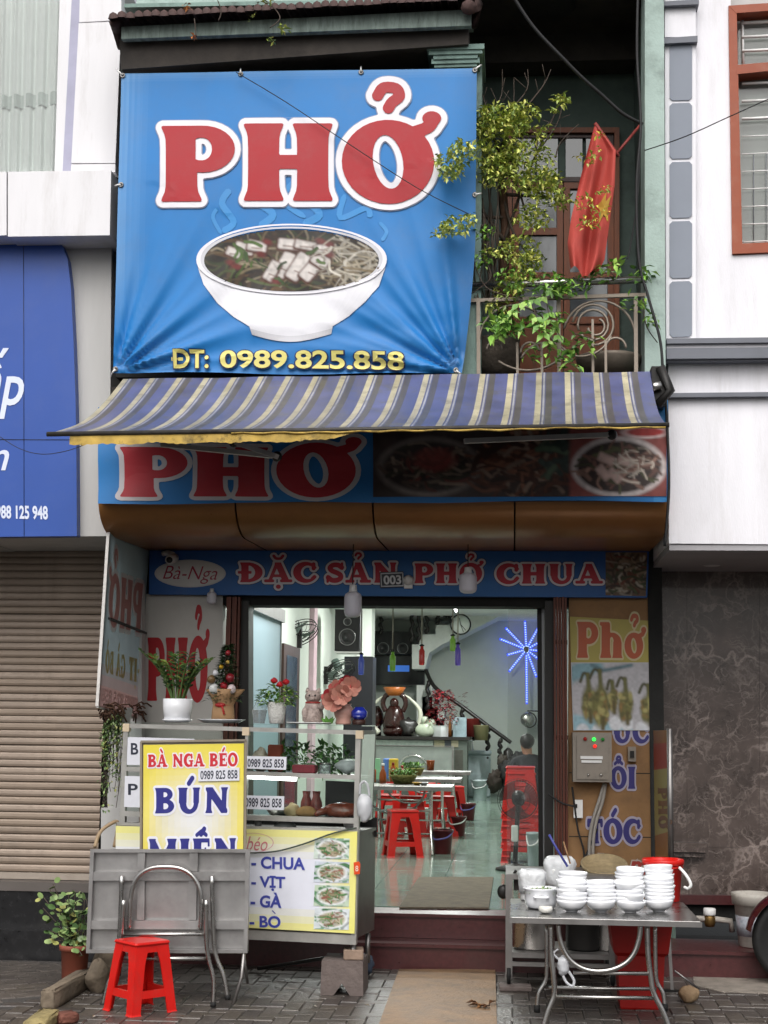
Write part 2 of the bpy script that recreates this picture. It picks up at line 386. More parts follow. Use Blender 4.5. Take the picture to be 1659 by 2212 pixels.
def simp(lp, tol):
    out = []; n = len(lp); i = 0
    while i < n:
        out.append(lp[i]); j = i+1
        while j+1 < n and j-i < 14:
            ax, ay = lp[i]; bx, by = lp[j+1]; L_ = math.hypot(bx-ax, by-ay)+1e-9
            if max(abs((bx-ax)*(ay-py)-(ax-px)*(by-ay))/L_ for px, py in lp[i+1:j+1]) > tol: break
            j += 1
        i = j
    return out
def fill(F, xs, ys, lev, inner=0):
    st = xs[1]-xs[0]; V = []; E = []
    for lp in contours(F, xs, ys, lev):
        lp = simp(lp, st*.12); n = len(lp)
        if n < 3: continue
        o = len(V); V += [Vector(p) for p in lp]; E += [(o+i, o+(i+1) % n) for i in range(n)]
    if not V: return [], []
    if inner:
        for x in np.arange(xs[0], xs[-1], inner):
            for y in np.arange(ys[0], ys[-1], inner):
                j = int((y-ys[0])/st); i = int((x-xs[0])/st)
                if F[min(j, len(ys)-1), min(i, len(xs)-1)] < lev-st*2: V.append(Vector((x, y)))
    vo, eo, fo = delaunay_2d_cdt(V, E, [], 0, 1e-6)[:3]
    keep = []
    for f in fo:
        cx = sum(vo[i].x for i in f)/3; cy = sum(vo[i].y for i in f)/3
        gx = (cx-xs[0])/st; gy = (cy-ys[0])/st; i = int(np.clip(gx, 0, len(xs)-2)); j = int(np.clip(gy, 0, len(ys)-2)); tx, ty = gx-i, gy-j
        val = (F[j, i]*(1-tx)+F[j, i+1]*tx)*(1-ty)+(F[j+1, i]*(1-tx)+F[j+1, i+1]*tx)*ty
        if val < lev: keep.append(tuple(f))
    return [(p.x, p.y) for p in vo], keep
def bil(q, s, t):
    (a, b), (e, g), (h, k), (l, m) = q       # TL TR BR BL in pixels
    u = lerp(lerp(a, e, s), lerp(l, h, s), t); v = lerp(lerp(b, g, s), lerp(m, k, s), t); return u, v
def rq(u0_, v0_, u1_, v1_): return ((u0_, v0_), (u1_, v0_), (u1_, v1_), (u0_, v1_))
def put(mb, pts, faces, mapf, col):
    vs = [mapf(x, y) for x, y in pts]; mb.add(vs, [f for f in faces], False, col)
def slabtext(mb, text, quad, plane, layers, W=.17, off=.002, res=44, inner=0, gap=.02, step=.0012):
    """quad: pixel box of the cap height of the whole word; layers: [(level in cap heights, colour), ...] outermost first"""
    adv = [advance(ch, W)+gap for ch in text]; tot = sum(adv)-gap; m_ = .22
    st = 1./res; xs = np.arange(-m_-.1, tot+m_+.2, st); ys = np.arange(-m_-.35, 1.75, st); X, Y = np.meshgrid(xs, ys)
    F = np.full(X.shape, 9.); x0 = 0
    for ch, ad in zip(text, adv):
        b, mk = marks(ch); d, _ = glyph(b, X-x0, Y, W)
        if d is not None:
            F = mn(F, d); cx = (ad-gap)/2
            for q in mk: F = mn(F, markfield(q, X-x0, Y, cx, b.islower(), W, b))
        x0 += ad
    cps = np.array([p for lp in contours(F, xs, ys, 0) for p in lp])
    near = np.abs(F) < .45; gx, gy = X[near], Y[near]; dist = np.full(gx.shape, 9.)
    for k in range(0, len(gx), 4000):
        dist[k:k+4000] = np.sqrt(((gx[k:k+4000, None]-cps[None, :, 0])**2+(gy[k:k+4000, None]-cps[None, :, 1])**2).min(1))
    D = F.copy(); D[near] = np.sign(F[near])*dist
    for k, (lev, col) in enumerate(layers):
        pts, fs = fill(D if lev else F, xs, ys, lev, inner)
        o = off+k*step
        put(mb, pts, fs, lambda x, y: plane.pt(*bil(quad, x/tot, 1-y), o), col)
def sans(mb, text, quad, plane, layers, off=.002, bold=0, shear=0, space=1, step=.0012):
    """built-in sans letters; layers [(offset, colour)] outermost first; quad = pixel box of the whole ink"""
    ref = None
    for k, (of, col) in enumerate(layers):
        cu = bpy.data.curves.new('t', 'FONT'); cu.body = text; cu.size = 1; cu.offset = bold+of; cu.shear = shear; cu.fill_mode = 'FRONT'; cu.resolution_u = 4; cu.space_character = space
        ob = bpy.data.objects.new('t', cu); me = bpy.data.meshes.new_from_object(ob)
        vs = [tuple(p.co) for p in me.vertices]; fs = [tuple(p.vertices) for p in me.polygons]
        bpy.data.objects.remove(ob); bpy.data.curves.remove(cu); bpy.data.meshes.remove(me)
        if not vs: continue
        a = np.array(vs); bb = (a[:, 0].min(), a[:, 0].max(), a[:, 1].min(), a[:, 1].max())
        if k == len(layers)-1 or ref is None: ref0 = bb
        if ref is None: ref = (bb[0]+of, bb[1]-of, bb[2]+of, bb[3]-of)
        o = off+k*step
        mb.add([plane.pt(*bil(quad, (p[0]-ref[0])/(ref[1]-ref[0]), 1-(p[1]-ref[2])/(ref[3]-ref[2])), o) for p in vs], fs, False, col)
def pquad(mb, quad, plane, col, off=.001, nu=1, nv=1, colf=None):
    mb.grid(lambda s, t: plane.pt(*bil(quad, s, t), off), nu, nv, True, colf or (lambda s, t: col))
PRT = [0]
def inc(o): PRT[0] += 1; return o+(PRT[0] % 61)*9e-6
def ppoly(mb, pts, plane, col, off=.001): off = inc(off); mb.add([plane.pt(u, v, off) for u, v in pts], [tuple(range(len(pts)))], False, col)
def pell(mb, cu, cv, ru, rv, plane, col, off=.001, n=36, rot=0, inner=None):
    ps = [(cu+ru*math.cos(a)*math.cos(rot)-rv*math.sin(a)*math.sin(rot), cv+ru*math.cos(a)*math.sin(rot)+rv*math.sin(a)*math.cos(rot)) for a in [2*pi*k/n for k in range(n)]]
    off = inc(off)
    if inner is None: return ppoly(mb, ps, plane, col, off)
    qs = [(cu+(p[0]-cu)*inner, cv+(p[1]-cv)*inner) for p in ps]
    mb.add([plane.pt(*p, off) for p in ps+qs], [(i, (i+1) % n, (i+1) % n+n, i+n) for i in range(n)], False, col)
def pstroke(mb, pts, wd, plane, col, off=.001):
    off = inc(off); pts = spl(pts) if len(pts) > 2 else pts; n = len(pts); L_ = []; R_ = []
    for i, (u, v) in enumerate(pts):
        a = pts[max(i-1, 0)]; b = pts[min(i+1, n-1)]; dx, dy = b[0]-a[0], b[1]-a[1]; l = math.hypot(dx, dy)+1e-6
        k = wd*(.5 if 0 < i < n-1 else .2); L_.append((u-dy/l*k, v+dx/l*k)); R_.append((u+dy/l*k, v-dx/l*k))
    mb.add([plane.pt(*p, off) for p in L_+R_], [(i, i+1, i+1+n, i+n) for i in range(n-1)], False, col)
def foodprint(mb, cu, cv, ru, rv, plane, base, pal, n=120, ln=.35, wd=3, off=.003, seed=1, clip=True):
    """a printed picture of a dish: blobs and strands of colour inside an ellipse"""
    rnd = random.Random(seed); pell(mb, cu, cv, ru, rv, plane, base, off)
    for k in range(n):
        a = rnd.random()*2*pi; q = math.sqrt(rnd.random())*.84; u = cu+ru*q*math.cos(a); v = cv+rv*q*math.sin(a)
        col = pal[rnd.randrange(len(pal))]; f_ = .7+rnd.random()*.6; col = tuple(min(1, x*f_) for x in col); o = off+.0008+k*.00003
        L_ = ru*ln*(.4+rnd.random()); th = rnd.random()*pi; pts = []
        for i in range(4):
            x = u+(i-1.5)/3*L_*math.cos(th)+rnd.uniform(-1, 1)*L_*.12; y = v+(i-1.5)/3*L_*math.sin(th)*rv/ru*1.2+rnd.uniform(-1, 1)*L_*.1
            if clip:
                e = math.hypot((x-cu)/ru, (y-cv)/rv)
                if e > .95: x = cu+(x-cu)*.95/e; y = cv+(y-cv)*.95/e
            pts.append((x, y))
        if rnd.random() < .72: pstroke(mb, pts, wd*(.5+rnd.random()), plane, col, o)
        else: ppoly(mb, [(u+math.cos(t)*wd*2.2*(.6+rnd.random()*.6), v+math.sin(t)*wd*1.4*(.6+rnd.random()*.6)) for t in [j*pi/4 for j in range(8)]], plane, col, o)
def wob(seed, n=5):
    rnd = random.Random(seed); K = [(rnd.uniform(-1, 1), rnd.uniform(-1, 1), rnd.random()*6) for _ in range(n)]
    return lambda u, v: sum(math.sin(a*u+b*v+p) for a, b, p in K)/n
# ------------------------------------------------------------------ printed photographs, painted as soft colour fields on a fine grid
class Photo:
    def __init__(s, w, h, base, seed=0):
        s.w, s.h = w, h; s.a = np.ones((h, w, 3))*np.array(base); s.Y, s.X = np.mgrid[0:h, 0:w].astype(float); s.r = random.Random(seed); s.np = np.random.RandomState(seed)
    def noise(s, amt, cell):
        g = s.np.rand(int(s.h/cell)+3, int(s.w/cell)+3); y = s.Y/cell; x = s.X/cell; j = y.astype(int); i = x.astype(int); fy = y-j; fx = x-i; fy = fy*fy*(3-2*fy); fx = fx*fx*(3-2*fx)
        n = (g[j, i]*(1-fx)+g[j, i+1]*fx)*(1-fy)+(g[j+1, i]*(1-fx)+g[j+1, i+1]*fx)*fy; s.a *= (1+amt*(n-.5)*2)[..., None]; return s
    def blend(s, d, col, soft, shade=0):
        al = np.clip(.5-d/soft, 0, 1); k = np.ones_like(d) if not shade else 1-shade*np.clip(1+d/(soft*3), 0, 1); s.a = s.a*(1-al[..., None])+np.array(col)*(k*al)[..., None]
    def stroke(s, pts, wd, col, soft=1.2, shade=.4): s.blend(_cap(s.X, s.Y, pts, wd), col, soft, shade)
    def ell(s, cx, cy, rx, ry, col, soft=1.5, rot=0, shade=0): s.blend(_ell(s.X, s.Y, cx, cy, rx, ry, rot), col, soft, shade)
    def box(s, cx, cy, hw, hh, rot, col, soft=1.5, shade=.2):
        x = (s.X-cx)*math.cos(rot)+(s.Y-cy)*math.sin(rot); y = -(s.X-cx)*math.sin(rot)+(s.Y-cy)*math.cos(rot); s.blend(_box(x, y, 0, 0, hw, hh, min(hw, hh)*.4), col, soft, shade)
    def strands(s, n, pal, ln, wd, cx=None, cy=None, rx=None, ry=None):
        cx = s.w/2 if cx is None else cx; cy = s.h/2 if cy is None else cy; rx = rx or s.w/2; ry = ry or s.h/2
        for _ in range(n):
            a = s.r.random()*2*pi; q = math.sqrt(s.r.random()); x, y = cx+rx*q*math.cos(a), cy+ry*q*math.sin(a); th = s.r.uniform(0, pi); L_ = ln*s.r.uniform(.4, 1.3); c1 = s.r.uniform(-1, 1)*L_*.4
            pts = [(x-L_*math.cos(th), y-L_*math.sin(th)*.6), (x+c1*math.sin(th), y-c1*math.cos(th)), (x+L_*math.cos(th), y+L_*math.sin(th)*.6)]; cc = s.r.choice(pal); f_ = s.r.uniform(.65, 1.25)
            s.stroke(spl(pts), wd*s.r.uniform(.5, 1.3), tuple(v*f_ for v in cc))
        return s
    def put(s, mb, mapf, inside=None):
        h, w_ = s.h, s.w; A = np.clip(s.a, 0, 1); o = len(mb.v)
        mb.v += [tuple(mapf(i/(w_-1), j/(h-1))) for j in range(h) for i in range(w_)]
        for j in range(h-1):
            for i in range(w_-1):
                if inside and not inside((i+.5)/(w_-1), (j+.5)/(h-1)): continue
                k = o+j*w_+i; mb.f.append((k, k+w_, k+w_+1, k+1)); mb.sm.append(True); mb.col.append([tuple(A[j, i]), tuple(A[j+1, i]), tuple(A[j+1, i+1]), tuple(A[j, i+1])])
INEL = lambda s, t: (2*s-1)**2+(2*t-1)**2 < 1
def ellphoto(mb, ph, cu, cv, ru, rv, plane, off): ph.put(mb, lambda s, t: plane.pt(cu+(2*s-1)*ru, cv+(2*t-1)*rv, off), INEL)
def quadphoto(mb, ph, quad, plane, off): ph.put(mb, lambda s, t: plane.pt(*bil(quad, s, t), off))
def proj(p):
    q = Vector(p)-CAM; z = q.dot(cF); return PW/2+FPX*q.dot(cR)/z, PH/2-FPX*q.dot(cU)/z
def X_(u, v, Y): return P(u, v, Y).x
def Z_(u, v, Y): return P(u, v, Y).z
def qslab(mb, quad, Y, d=.04, col=None): return mb.slab([P(u, v, Y) for u, v in quad], (0, d, 0), col)
ZF = Z_(940, 1962, 0)
# ------------------------------------------------------------------ ground and paving
M('asphalt', (.05, .05, .05), .85, 0, .2, 12, bump=.3)
M('mortar', (.055, .05, .046), .9, 0, .3, 10, bump=.4, bscale=50)
struct('ground', MB().box(-60, 60, -60, 60, -.3, -.13), MATS['asphalt'])
pv = struct('pavement', MB().box(-14, 14, -3.6, 1.5, -.12, -.006), MATS['mortar'])
pm = []
for k, h in enumerate(('#6d655f', '#7a716a', '#635b57', '#70675e')): pm.append(M('paver_%d' % k, tuple(x*.5 for x in c(h)), .36, 0, .4, 7, bump=.35, bscale=45, dirt=.5, dscale=6, dcol=(.04, .036, .03), spec=.5))
def paver_mesh(L_, W_, m):
    a, b, e = L_/2-.002, W_/2-.002, .004; t = MB()
    vs = [(-a, -b, -.02), (a, -b, -.02), (a, b, -.02), (-a, b, -.02), (-a, -b, -.006), (a, -b, -.006), (a, b, -.006), (-a, b, -.006), (-a+e, -b+e, 0), (a-e, -b+e, 0), (a-e, b-e, 0), (-a+e, b-e, 0)]
    t.add(vs, [(0, 1, 5, 4), (1, 2, 6, 5), (2, 3, 7, 6), (3, 0, 4, 7), (4, 5, 9, 8), (5, 6, 10, 9), (6, 7, 11, 10), (7, 4, 8, 11), (8, 9, 10, 11)])
    me = t.mesh(name='paver'); me.materials.append(m); return me
pms = [paver_mesh(.2, .1, m) for m in pm]
cand = []
for i in range(-60, 60):
    for j in range(-60, 60):
        t = (i-j) % 4
        if t == 0: q = ((i+1)*.1, (j+.5)*.1, 0)
        elif t == 3: q = ((i+.5)*.1, (j+1)*.1, pi/2)
        else: continue
        x, y, r = q
        if -2.52+(y+1)*.28 < x < 2.4 and -2.75 < y < -.02: cand.append((x, y, r))
for i in range(-40, 40):
    for j in range(-60, 60):
        a = .62; x0, y0 = i*.2+(j % 2)*.1, j*.1; x, y = x0*math.cos(a)-y0*math.sin(a)-3, x0*math.sin(a)+y0*math.cos(a)-1
        if -4.2 < x <= -2.62+(y+1)*.28 and -2.75 < y < -.62: cand.append((x, y, a))
vis = []
for q in cand:
    u, v = proj((q[0], q[1], 0))
    if -40 < u < 1700 and v < 2260:
        hid = (815 < u < 1075) or (1100 < u < 1450 and False)
        vis.append((0 if not hid else 1, q[1], q))
vis.sort(key=lambda t: (t[0], t[1])); ind = [t[2] for t in vis[:290]]; rest = [t[2] for t in vis[290:]]
for x, y, r in ind:
    o = instpart(pv, 'paver', random.choice(pms), (x, y, random.uniform(-.003, .003)), (random.uniform(-.012, .012), random.uniform(-.012, .012), r))
rb = MB(); base = pms[0]
for x, y, r in rest:
    zo = random.uniform(-.003, .003); rb.add([(x+p.co.x*math.cos(r)-p.co.y*math.sin(r), y+p.co.x*math.sin(r)+p.co.y*math.cos(r), p.co.z+zo) for p in base.vertices], [tuple(p.vertices) for p in base.polygons])
part(pv, 'pavers_beyond', rb, pm[0], kind='stuff')
# cement patch on the right of the pavement
cp = MB(); cp.slab([G(u, v, .003) for u, v in ((1495, 2098), (1700, 2098), (1700, 2148), (1560, 2142), (1500, 2128))], (0, 0, -.01))
part(pv, 'cement_patch', cp, M('cement', '#8b837a', .7, 0, .3, 8, bump=.4, bscale=40, dirt=.5, dscale=5))
# ------------------------------------------------------------------ entrance steps
M('red_granite', c('#4b2425'), .32, 0, .25, 30, dirt=.45, dscale=3, dcol=(.05, .04, .035), spec=.5)
st = T('entrance_steps', 'two dark red granite steps in front of the open shopfront', 'steps', (-.3, -.3, 0))
z1 = ZF*.5; YS1, YS2 = -.28, -.52
part(st, 'riser', MB().box(-2.9, .94, YS1+.015, .02, z1+.002, ZF-.025), MATS['red_granite'])
part(st, 'tread', MB().box(-2.9, .94, YS1-.005, .02, ZF-.025, ZF-.004), MATS['red_granite'])
part(st, 'riser', MB().box(-2.9, 4.8, YS2+.015, YS1+.3, -.01, z1-.022), MATS['red_granite'])
part(st, 'tread', MB().box(-2.9, 4.8, YS2-.008, YS1+.31, z1-.022, z1), MATS['red_granite'])
M('board_mat', c('#846a50'), .6, 0, .35, 5, bump=.4, bscale=40, dirt=.75, dscale=3, dcol=(.06, .05, .042))
M('cloth_mat', c('#6e6456'), .9, 0, .3, 12, bump=.5, bscale=80, dirt=.5)
mt = MB(); mt.slab([G(u, v, .014) for u, v in ((862, 2093), (1070, 2093), (1074, 2240), (808, 2240))], (0, 0, -.013))
solo('door_mat', mt, MATS['board_mat'], 'worn tan board mat lying on the pavement before the steps', 'mat')
mt = MB(); mt.slab([G(u, v, ZF+.012) for u, v in ((905, 1894), (1066, 1894), (1056, 1960), (862, 1959))], (0, 0, -.011))
solo('door_mat', mt, MATS['cloth_mat'], 'grey brown cloth mat on the green tiles just inside the doorway', 'mat')
# ------------------------------------------------------------------ shop house, upper floor
YC = -1.3
M('mint_wall', c('#a6b9b2'), .8, 0, .12, 4, bump=.15, bscale=60, dirt=.55, dscale=3, dcol=(.03, .035, .03))
M('mint_trim', c('#7f9890'), .75, 0, .2, 5, bump=.2, dirt=.7, dscale=4, dcol=(.02, .022, .02))
M('soot', (.02, .02, .019), .9, 0, .4, 3, bump=.4, bscale=20)  # near-black fill for cores, backings, joints and gaps
M('soot_ceiling', c('#443f3b'), .9, 0, .4, 3, bump=.3, bscale=15, dirt=.7, dscale=2, dcol=(.01, .01, .01))  # dark brown-grey with near-black blotches
M('roof_tile', c('#4d3a37'), .8, 0, .45, 8, bump=.5, dirt=.7, dscale=9, dcol=(.012, .012, .012))
M('fascia', c('#8b9a93'), .85, 0, .5, 12, bump=.3, dirt=1.0, dscale=6, dcol=(.012, .012, .011), stretch=(3, 1, .6))
sh = T('shop_house', 'narrow mint green shophouse with blue banner, balcony and striped awning', 'house', (-.8, 0, 0))
xl, xr = X_(250, 500, YC), X_(1440, 500, YC); zt = 7.2
zc = Z_(1200, 120, 0)
part(sh, 'upper_wall', MB().box(xl, X_(1022, 20, -1.0), -1.0, -.9, 6.35, zt+.4), MATS['mint_wall'])
part(sh, 'wall_ledge', MB().slab([P(u, v, -1.25) for u, v in ((268, 8), (1020, -6), (1020, 3), (268, 16))], (0, .3, 0)), MATS['mint_trim'])
part(sh, 'banner_backing', MB().slab([P(u, v, -1.05) for u, v in ((262, 100), (1022, 92), (1035, 815), (250, 815))], (0, .9, 0)), MATS['soot'])
rf = part(sh, 'eave', MB().slab([P(u, v, -1.42) for u, v in ((258, 85), (1012, 45), (1012, 95), (262, 150))], (0, .45, 0)), MATS['soot_ceiling'])
part(sh, 'fascia', MB().slab([P(u, v, -1.5) for u, v in ((262, 58), (1018, 20), (1018, 55), (262, 84))], (0, .05, 0)), MATS['fascia'], parent=rf)
tm = MB(); pr = [(-.033, -.02), (-.022, .012), (0, .024), (.022, .012), (.033, -.02)]
tm.add([(a, -.14, b) for a, b in pr]+[(a, .5, b+.13) for a, b in pr], [(i, i+1, i+6, i+5) for i in range(4)]+[(4, 3, 2, 1, 0)], True)
tme = tm.mesh(name='roof_tile'); tme.materials.append(MATS['roof_tile'])
for k in range(43):
    u = 256+k*(1016-256)/42; v = lerp(54, 14, k/42)
    p = P(u, v, -1.48); instpart(sh, 'roof_tile', tme, (p.x, p.y, p.z+random.uniform(-.006, .006)), (0, random.uniform(-.08, .08), 0), parent=rf)
ep = part(sh, 'eave_end_tile', MB().tube([P(247, 48, -1.55), P(256, 62, -1.3), P(262, 105, -1.3)], [.035, .05, .025], 8), MATS['roof_tile'], parent=rf)
part(sh, 'eave_end_tile', MB().tube([P(1012, 16, -1.6), P(1024, 10, -1.2), P(1024, 60, -1.2)], [.05, .06, .02], 8), MATS['roof_tile'], parent=rf)
pl = part(sh, 'pillar', MB().box(X_(975, 500, -1.2), X_(1040, 500, -1.2), -1.22, -.85, 3.5, Z_(1000, 140, -1.2)), MATS['mint_trim'])
cap_ = MB()
for k, (a, b, va, vb) in enumerate(((938, 1030, 146, 138), (932, 1036, 138, 128), (936, 1032, 128, 118), (926, 1042, 118, 108), (922, 1046, 108, 98))):
    cap_.slab([P(a, va, -1.34-.012*k), P(b, va-3, -1.34-.012*k), P(b, vb-4, -1.34-.012*k), P(a, vb, -1.34-.012*k)], (0, .45+.02*k, 0))
part(sh, 'capital', cap_, MATS['mint_trim'], parent=pl)
cap_ = MB()
for a, b, va, vb in ((262, 330, 152, 145), (262, 336, 144, 134)): cap_.slab([P(a, va, -1.36), P(b, va, -1.36), P(b, vb, -1.36), P(a, vb, -1.36)], (0, .3, 0))
part(sh, 'capital', cap_, MATS['mint_trim'])
# balcony recess
xi0, xi1 = X_(1034, 400, -1.0), X_(1393, 400, -1.0); zb = Z_(1200, 800, -1.2)-.1
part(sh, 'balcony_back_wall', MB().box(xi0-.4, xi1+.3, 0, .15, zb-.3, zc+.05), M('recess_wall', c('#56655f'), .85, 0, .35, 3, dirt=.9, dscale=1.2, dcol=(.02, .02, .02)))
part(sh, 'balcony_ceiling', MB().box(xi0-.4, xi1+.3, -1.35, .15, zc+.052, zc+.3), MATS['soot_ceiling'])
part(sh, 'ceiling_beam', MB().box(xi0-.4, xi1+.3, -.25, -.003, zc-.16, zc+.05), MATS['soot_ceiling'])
part(sh, 'balcony_side_wall', MB().box(xi1+.02, xi1+.1, -1.0, .0, zb-.3, zc+.05), MATS['recess_wall'])
part(sh, 'balcony_floor', MB().box(xl, xr, YC+.05, .12, 3.3, zb), MATS['soot_ceiling'])
lampp = P(1182, 14, -.7); part(sh, 'ceiling_rose', MB().lathe([(.02, -.02), (.17, -.02), (.2, 0), (.2, .03)], (lampp.x, -.7, zc+.03), 20), MATS['soot'])
part(sh, 'corner_post', MB().slab([P(u, v, -1.25) for u, v in ((1393, -40), (1434, -40), (1438, 830), (1393, 830))], (0, .3, 0)), MATS['mint_wall'])
# balcony door: wooden double leaf with panes and a transom
M('door_wood', c('#7d4526'), .5, 0, .3, 5, stretch=(8, 8, 1), dirt=.25)
M('pane_dark', c('#4f565a'), .12, 0, .2, 3, spec=.8)
bd = T('balcony_door', 'brown wooden balcony door with small panes behind the tree', 'door', tuple(P(1215, 800, -.03)))
YD = -.03
def fr(mb, u0_, v0_, u1_, v1_, Y, t, d=.05):
    for q in ((u0_, v0_, u1_, v0_+t), (u0_, v1_-t, u1_, v1_), (u0_, v0_+t, u0_+t, v1_-t), (u1_-t, v0_+t, u1_, v1_-t)): qslab(mb, rq(*q), Y, d)
    return mb
part(bd, 'frame', fr(MB(), 1095, 275, 1338, 850, YD-.05, 11, .1), MATS['door_wood'])
tr = part(bd, 'transom', fr(MB(), 1108, 287, 1325, 392, YD-.02, 10, .05), MATS['wood_dark'])
for a, b in ((1118, 1155), (1160, 1205), (1222, 1258), (1266, 1316)): part(bd, 'pane', qslab(MB(), rq(a, 300, b, 382), YD-.015, .02), MATS['pane_dark'], parent=tr)
for a, b in ((1108, 1216), (1218, 1326)):
    lf = part(bd, 'leaf', fr(fr(MB(), a, 394, b, 850, YD-.03, 13), a+12, 690, b-12, 845, YD-.02, 9), MATS['door_wood'])
    for k in range(3): 
        v0_ = 412+k*96; part(bd, 'pane', qslab(MB(), rq(a+14, v0_, b-14, v0_+80), YD-.005, .02), MATS['pane_dark'], parent=lf); part(bd, 'rail', qslab(MB(), rq(a+13, v0_+80, b-13, v0_+95), YD-.028, .04), MATS['door_wood'], parent=lf)
    part(bd, 'panel', qslab(MB(), rq(a+20, 700, b-20, 836), YD-.012, .02), MATS['door_wood'], parent=lf)
# ------------------------------------------------------------------ canopy over the shopfront
M('canopy_brown', c('#98683a'), .33, .2, .14, 3, dirt=.35, dscale=3, dcol=(.06, .035, .02))
zs = Z_(860, 1189, 0)
def canopy_prof(): return [(YC, 3.08)]+[(-.93-.37*math.cos(a), 3.03-.215*math.sin(a)) for a in [i*pi/2/8 for i in range(9)]]+[(0.02, zs-.006)]
cn = part(sh, 'canopy_core', MB().box(X_(216, 1085, YC)+.03, X_(1440, 1085, YC)-.03, YC+.06, .05, zs+.14, 3.6), MATS['soot'])
us = [(212, 506), (510, 803), (807, 1110), (1114, 1442)]
for a, b in us:
    x0, x1 = X_(a, 1090, YC), X_(b, 1090, YC); pr = canopy_prof(); t = MB(); n = len(pr)
    t.add([(x0, y, z) for y, z in pr]+[(x1, y, z) for y, z in pr], [(i, i+1, i+1+n, i+n) for i in range(n-1)], True)
    t.add([(x0, y, z+.01) for y, z in pr]+[(x0, YC+.05, 3.08), ], [tuple(range(n+1))]); t.add([(x1, y, z+.01) for y, z in pr]+[(x1, YC+.05, 3.08)], [tuple(range(n+1))])
    part(sh, 'canopy_panel', t, MATS['canopy_brown'])
M('lamp_ring', (.5, .48, .45), .4, .6)
for u, v in ((300, 1172), (480, 1167), (900, 1168), (1190, 1170), (1345, 1172)):
    q = P(u, v, -.45); part(sh, 'downlight', MB().lathe([(.0, .0), (.035, -.004), (.045, -.006), (.05, 0)], (q.x, -.45, zs-.012), 16), MATS['lamp_ring'])
# ------------------------------------------------------------------ shopfront walls
M('white_panel', c('#cfccc6'), .6, 0, .06, 3, dirt=.25, dscale=2, dcol=(.3, .27, .24))
M('tan_panel', c('#94704a'), .7, 0, .2, 4, dirt=.6, dscale=2.2, dcol=(.1, .065, .04), bump=.1)
z0w = z1
part(sh, 'front_wall', MB().slab([P(u, v, .0) for u, v in ((300, 1283), (481, 1283), (481, 1930), (300, 1930))], (0, .12, 0)), MATS['white_panel'])
part(sh, 'front_wall', MB().slab([P(u, v, .0) for u, v in ((1229, 1288), (1403, 1290), (1428, 2030), (1226, 2030))], (0, .12, 0)), MATS['tan_panel'])
for v in (1668, 1806): part(sh, 'panel_joint', MB().slab([P(u, w_, -.002) for u, w_ in ((1229, v), (1418, v+2), (1418, v+4), (1229, v+2))], (0, .006, 0)), MATS['soot'])
part(sh, 'lintel', MB().slab([P(u, v, .03) for u, v in ((478, 1284), (1232, 1289), (1232, 1301), (478, 1299))], (0, .25, 0)), M('lintel', c('#4d463d'), .7, 0, .3, 4, dirt=.5))
part(sh, 'upper_front', MB().box(-2.72, .98, .02, .28, zs-.4, 3.5), MATS['soot'])
part(sh, 'side_wall', MB().box(X_(1403, 1600, 0), X_(1403, 1600, 0)+.1, -.02, .35, 0, 3.4), MATS['soot'])
part(sh, 'side_wall', MB().box(-2.78, X_(300, 1600, 0)-.002, -.02, .35, 0, 3.4), MATS['soot'])
for a, b in ((513, 537), (1177, 1196)): part(sh, 'door_post', MB().slab([P(a, 1298, -.01), P(b, 1298, -.01), P(b, 1962, -.01), P(a, 1962, -.01)], (0, .2, 0)), MATS['dark_metal'])
def gate(u0_, u1_, n, label, lo=1955):
    g = T('folding_gate', label, 'gate', tuple(P((u0_+u1_)/2, lo, -.05)), 'folding gates beside the doorway')
    M('gate_brown', c('#5a2f22'), .45, .3, .2, 6, dirt=.4)
    x0, x1 = X_(u0_, 1600, -.05), X_(u1_, 1600, -.05); zt_, zb_ = Z_(u0_, 1290, -.05), Z_(u0_, lo, -.05)
    for k in range(n):
        xa = lerp(x0, x1, k/n); xb = lerp(x0, x1, (k+.78)/n)
        part(g, 'slat', MB().box(xa, xb, -.06-(k % 2)*.02, .06, zb_, zt_), MATS['gate_brown'])
    for f_ in (.18, .55, .85):
        z = lerp(zb_, zt_, f_); part(g, 'hinge_bar', MB().box(x0, x1, -.045, -.03, z, z+.03), MATS['dark_metal'])
gate(482, 513, 5, 'brown metal folding gate stacked left of the doorway'); gate(1197, 1227, 5, 'brown metal folding gate stacked right of the doorway', 1985)
# ------------------------------------------------------------------ left neighbour
M('white_clad', c('#dcdbde'), .45, 0, .06, 2, dirt=.45, dscale=1.6, dcol=(.36, .33, .3), stretch=(3, 3, .5)); M('grey_render', c('#b9b8b6'), .7, 0, .08, 2, dirt=.3, dscale=1.5, dcol=(.3, .29, .28), stretch=(3, 3, .5))
M('lilac', c('#a7a6bc'), .6); M('black_granite', (.014, .014, .015), .25, 0, .3, 20, dirt=.3, dscale=3, dcol=(.06, .055, .05))
M('shutter', c('#a0958a'), .5, .15, .12, 3, dirt=.5, dscale=2, dcol=(.16, .12, .09), stretch=(1, 1, 1))
M('curtain', c('#eef1ef'), .8, 0, .05); M('pane', c('#b9c4c2'), .1)
glassmat('window_glass', (.93, .95, .94), .8)
YL = -1.1
nb = T('neighbour_building', 'white clad building with curtained window left of the noodle shop', 'building', tuple(P(100, 2080, -.3)))
part(nb, 'corner_strip', MB().slab([P(u, v, YL+.1) for u, v in ((130, -40), (158, -40), (136, 372), (118, 372))], (0, .15, 0)), MATS['white_clad'])
part(nb, 'lilac_strip', MB().slab([P(u, v, YL+.09) for u, v in ((157, -40), (178, -40), (154, 372), (135, 372))], (0, .15, 0)), MATS['lilac'])
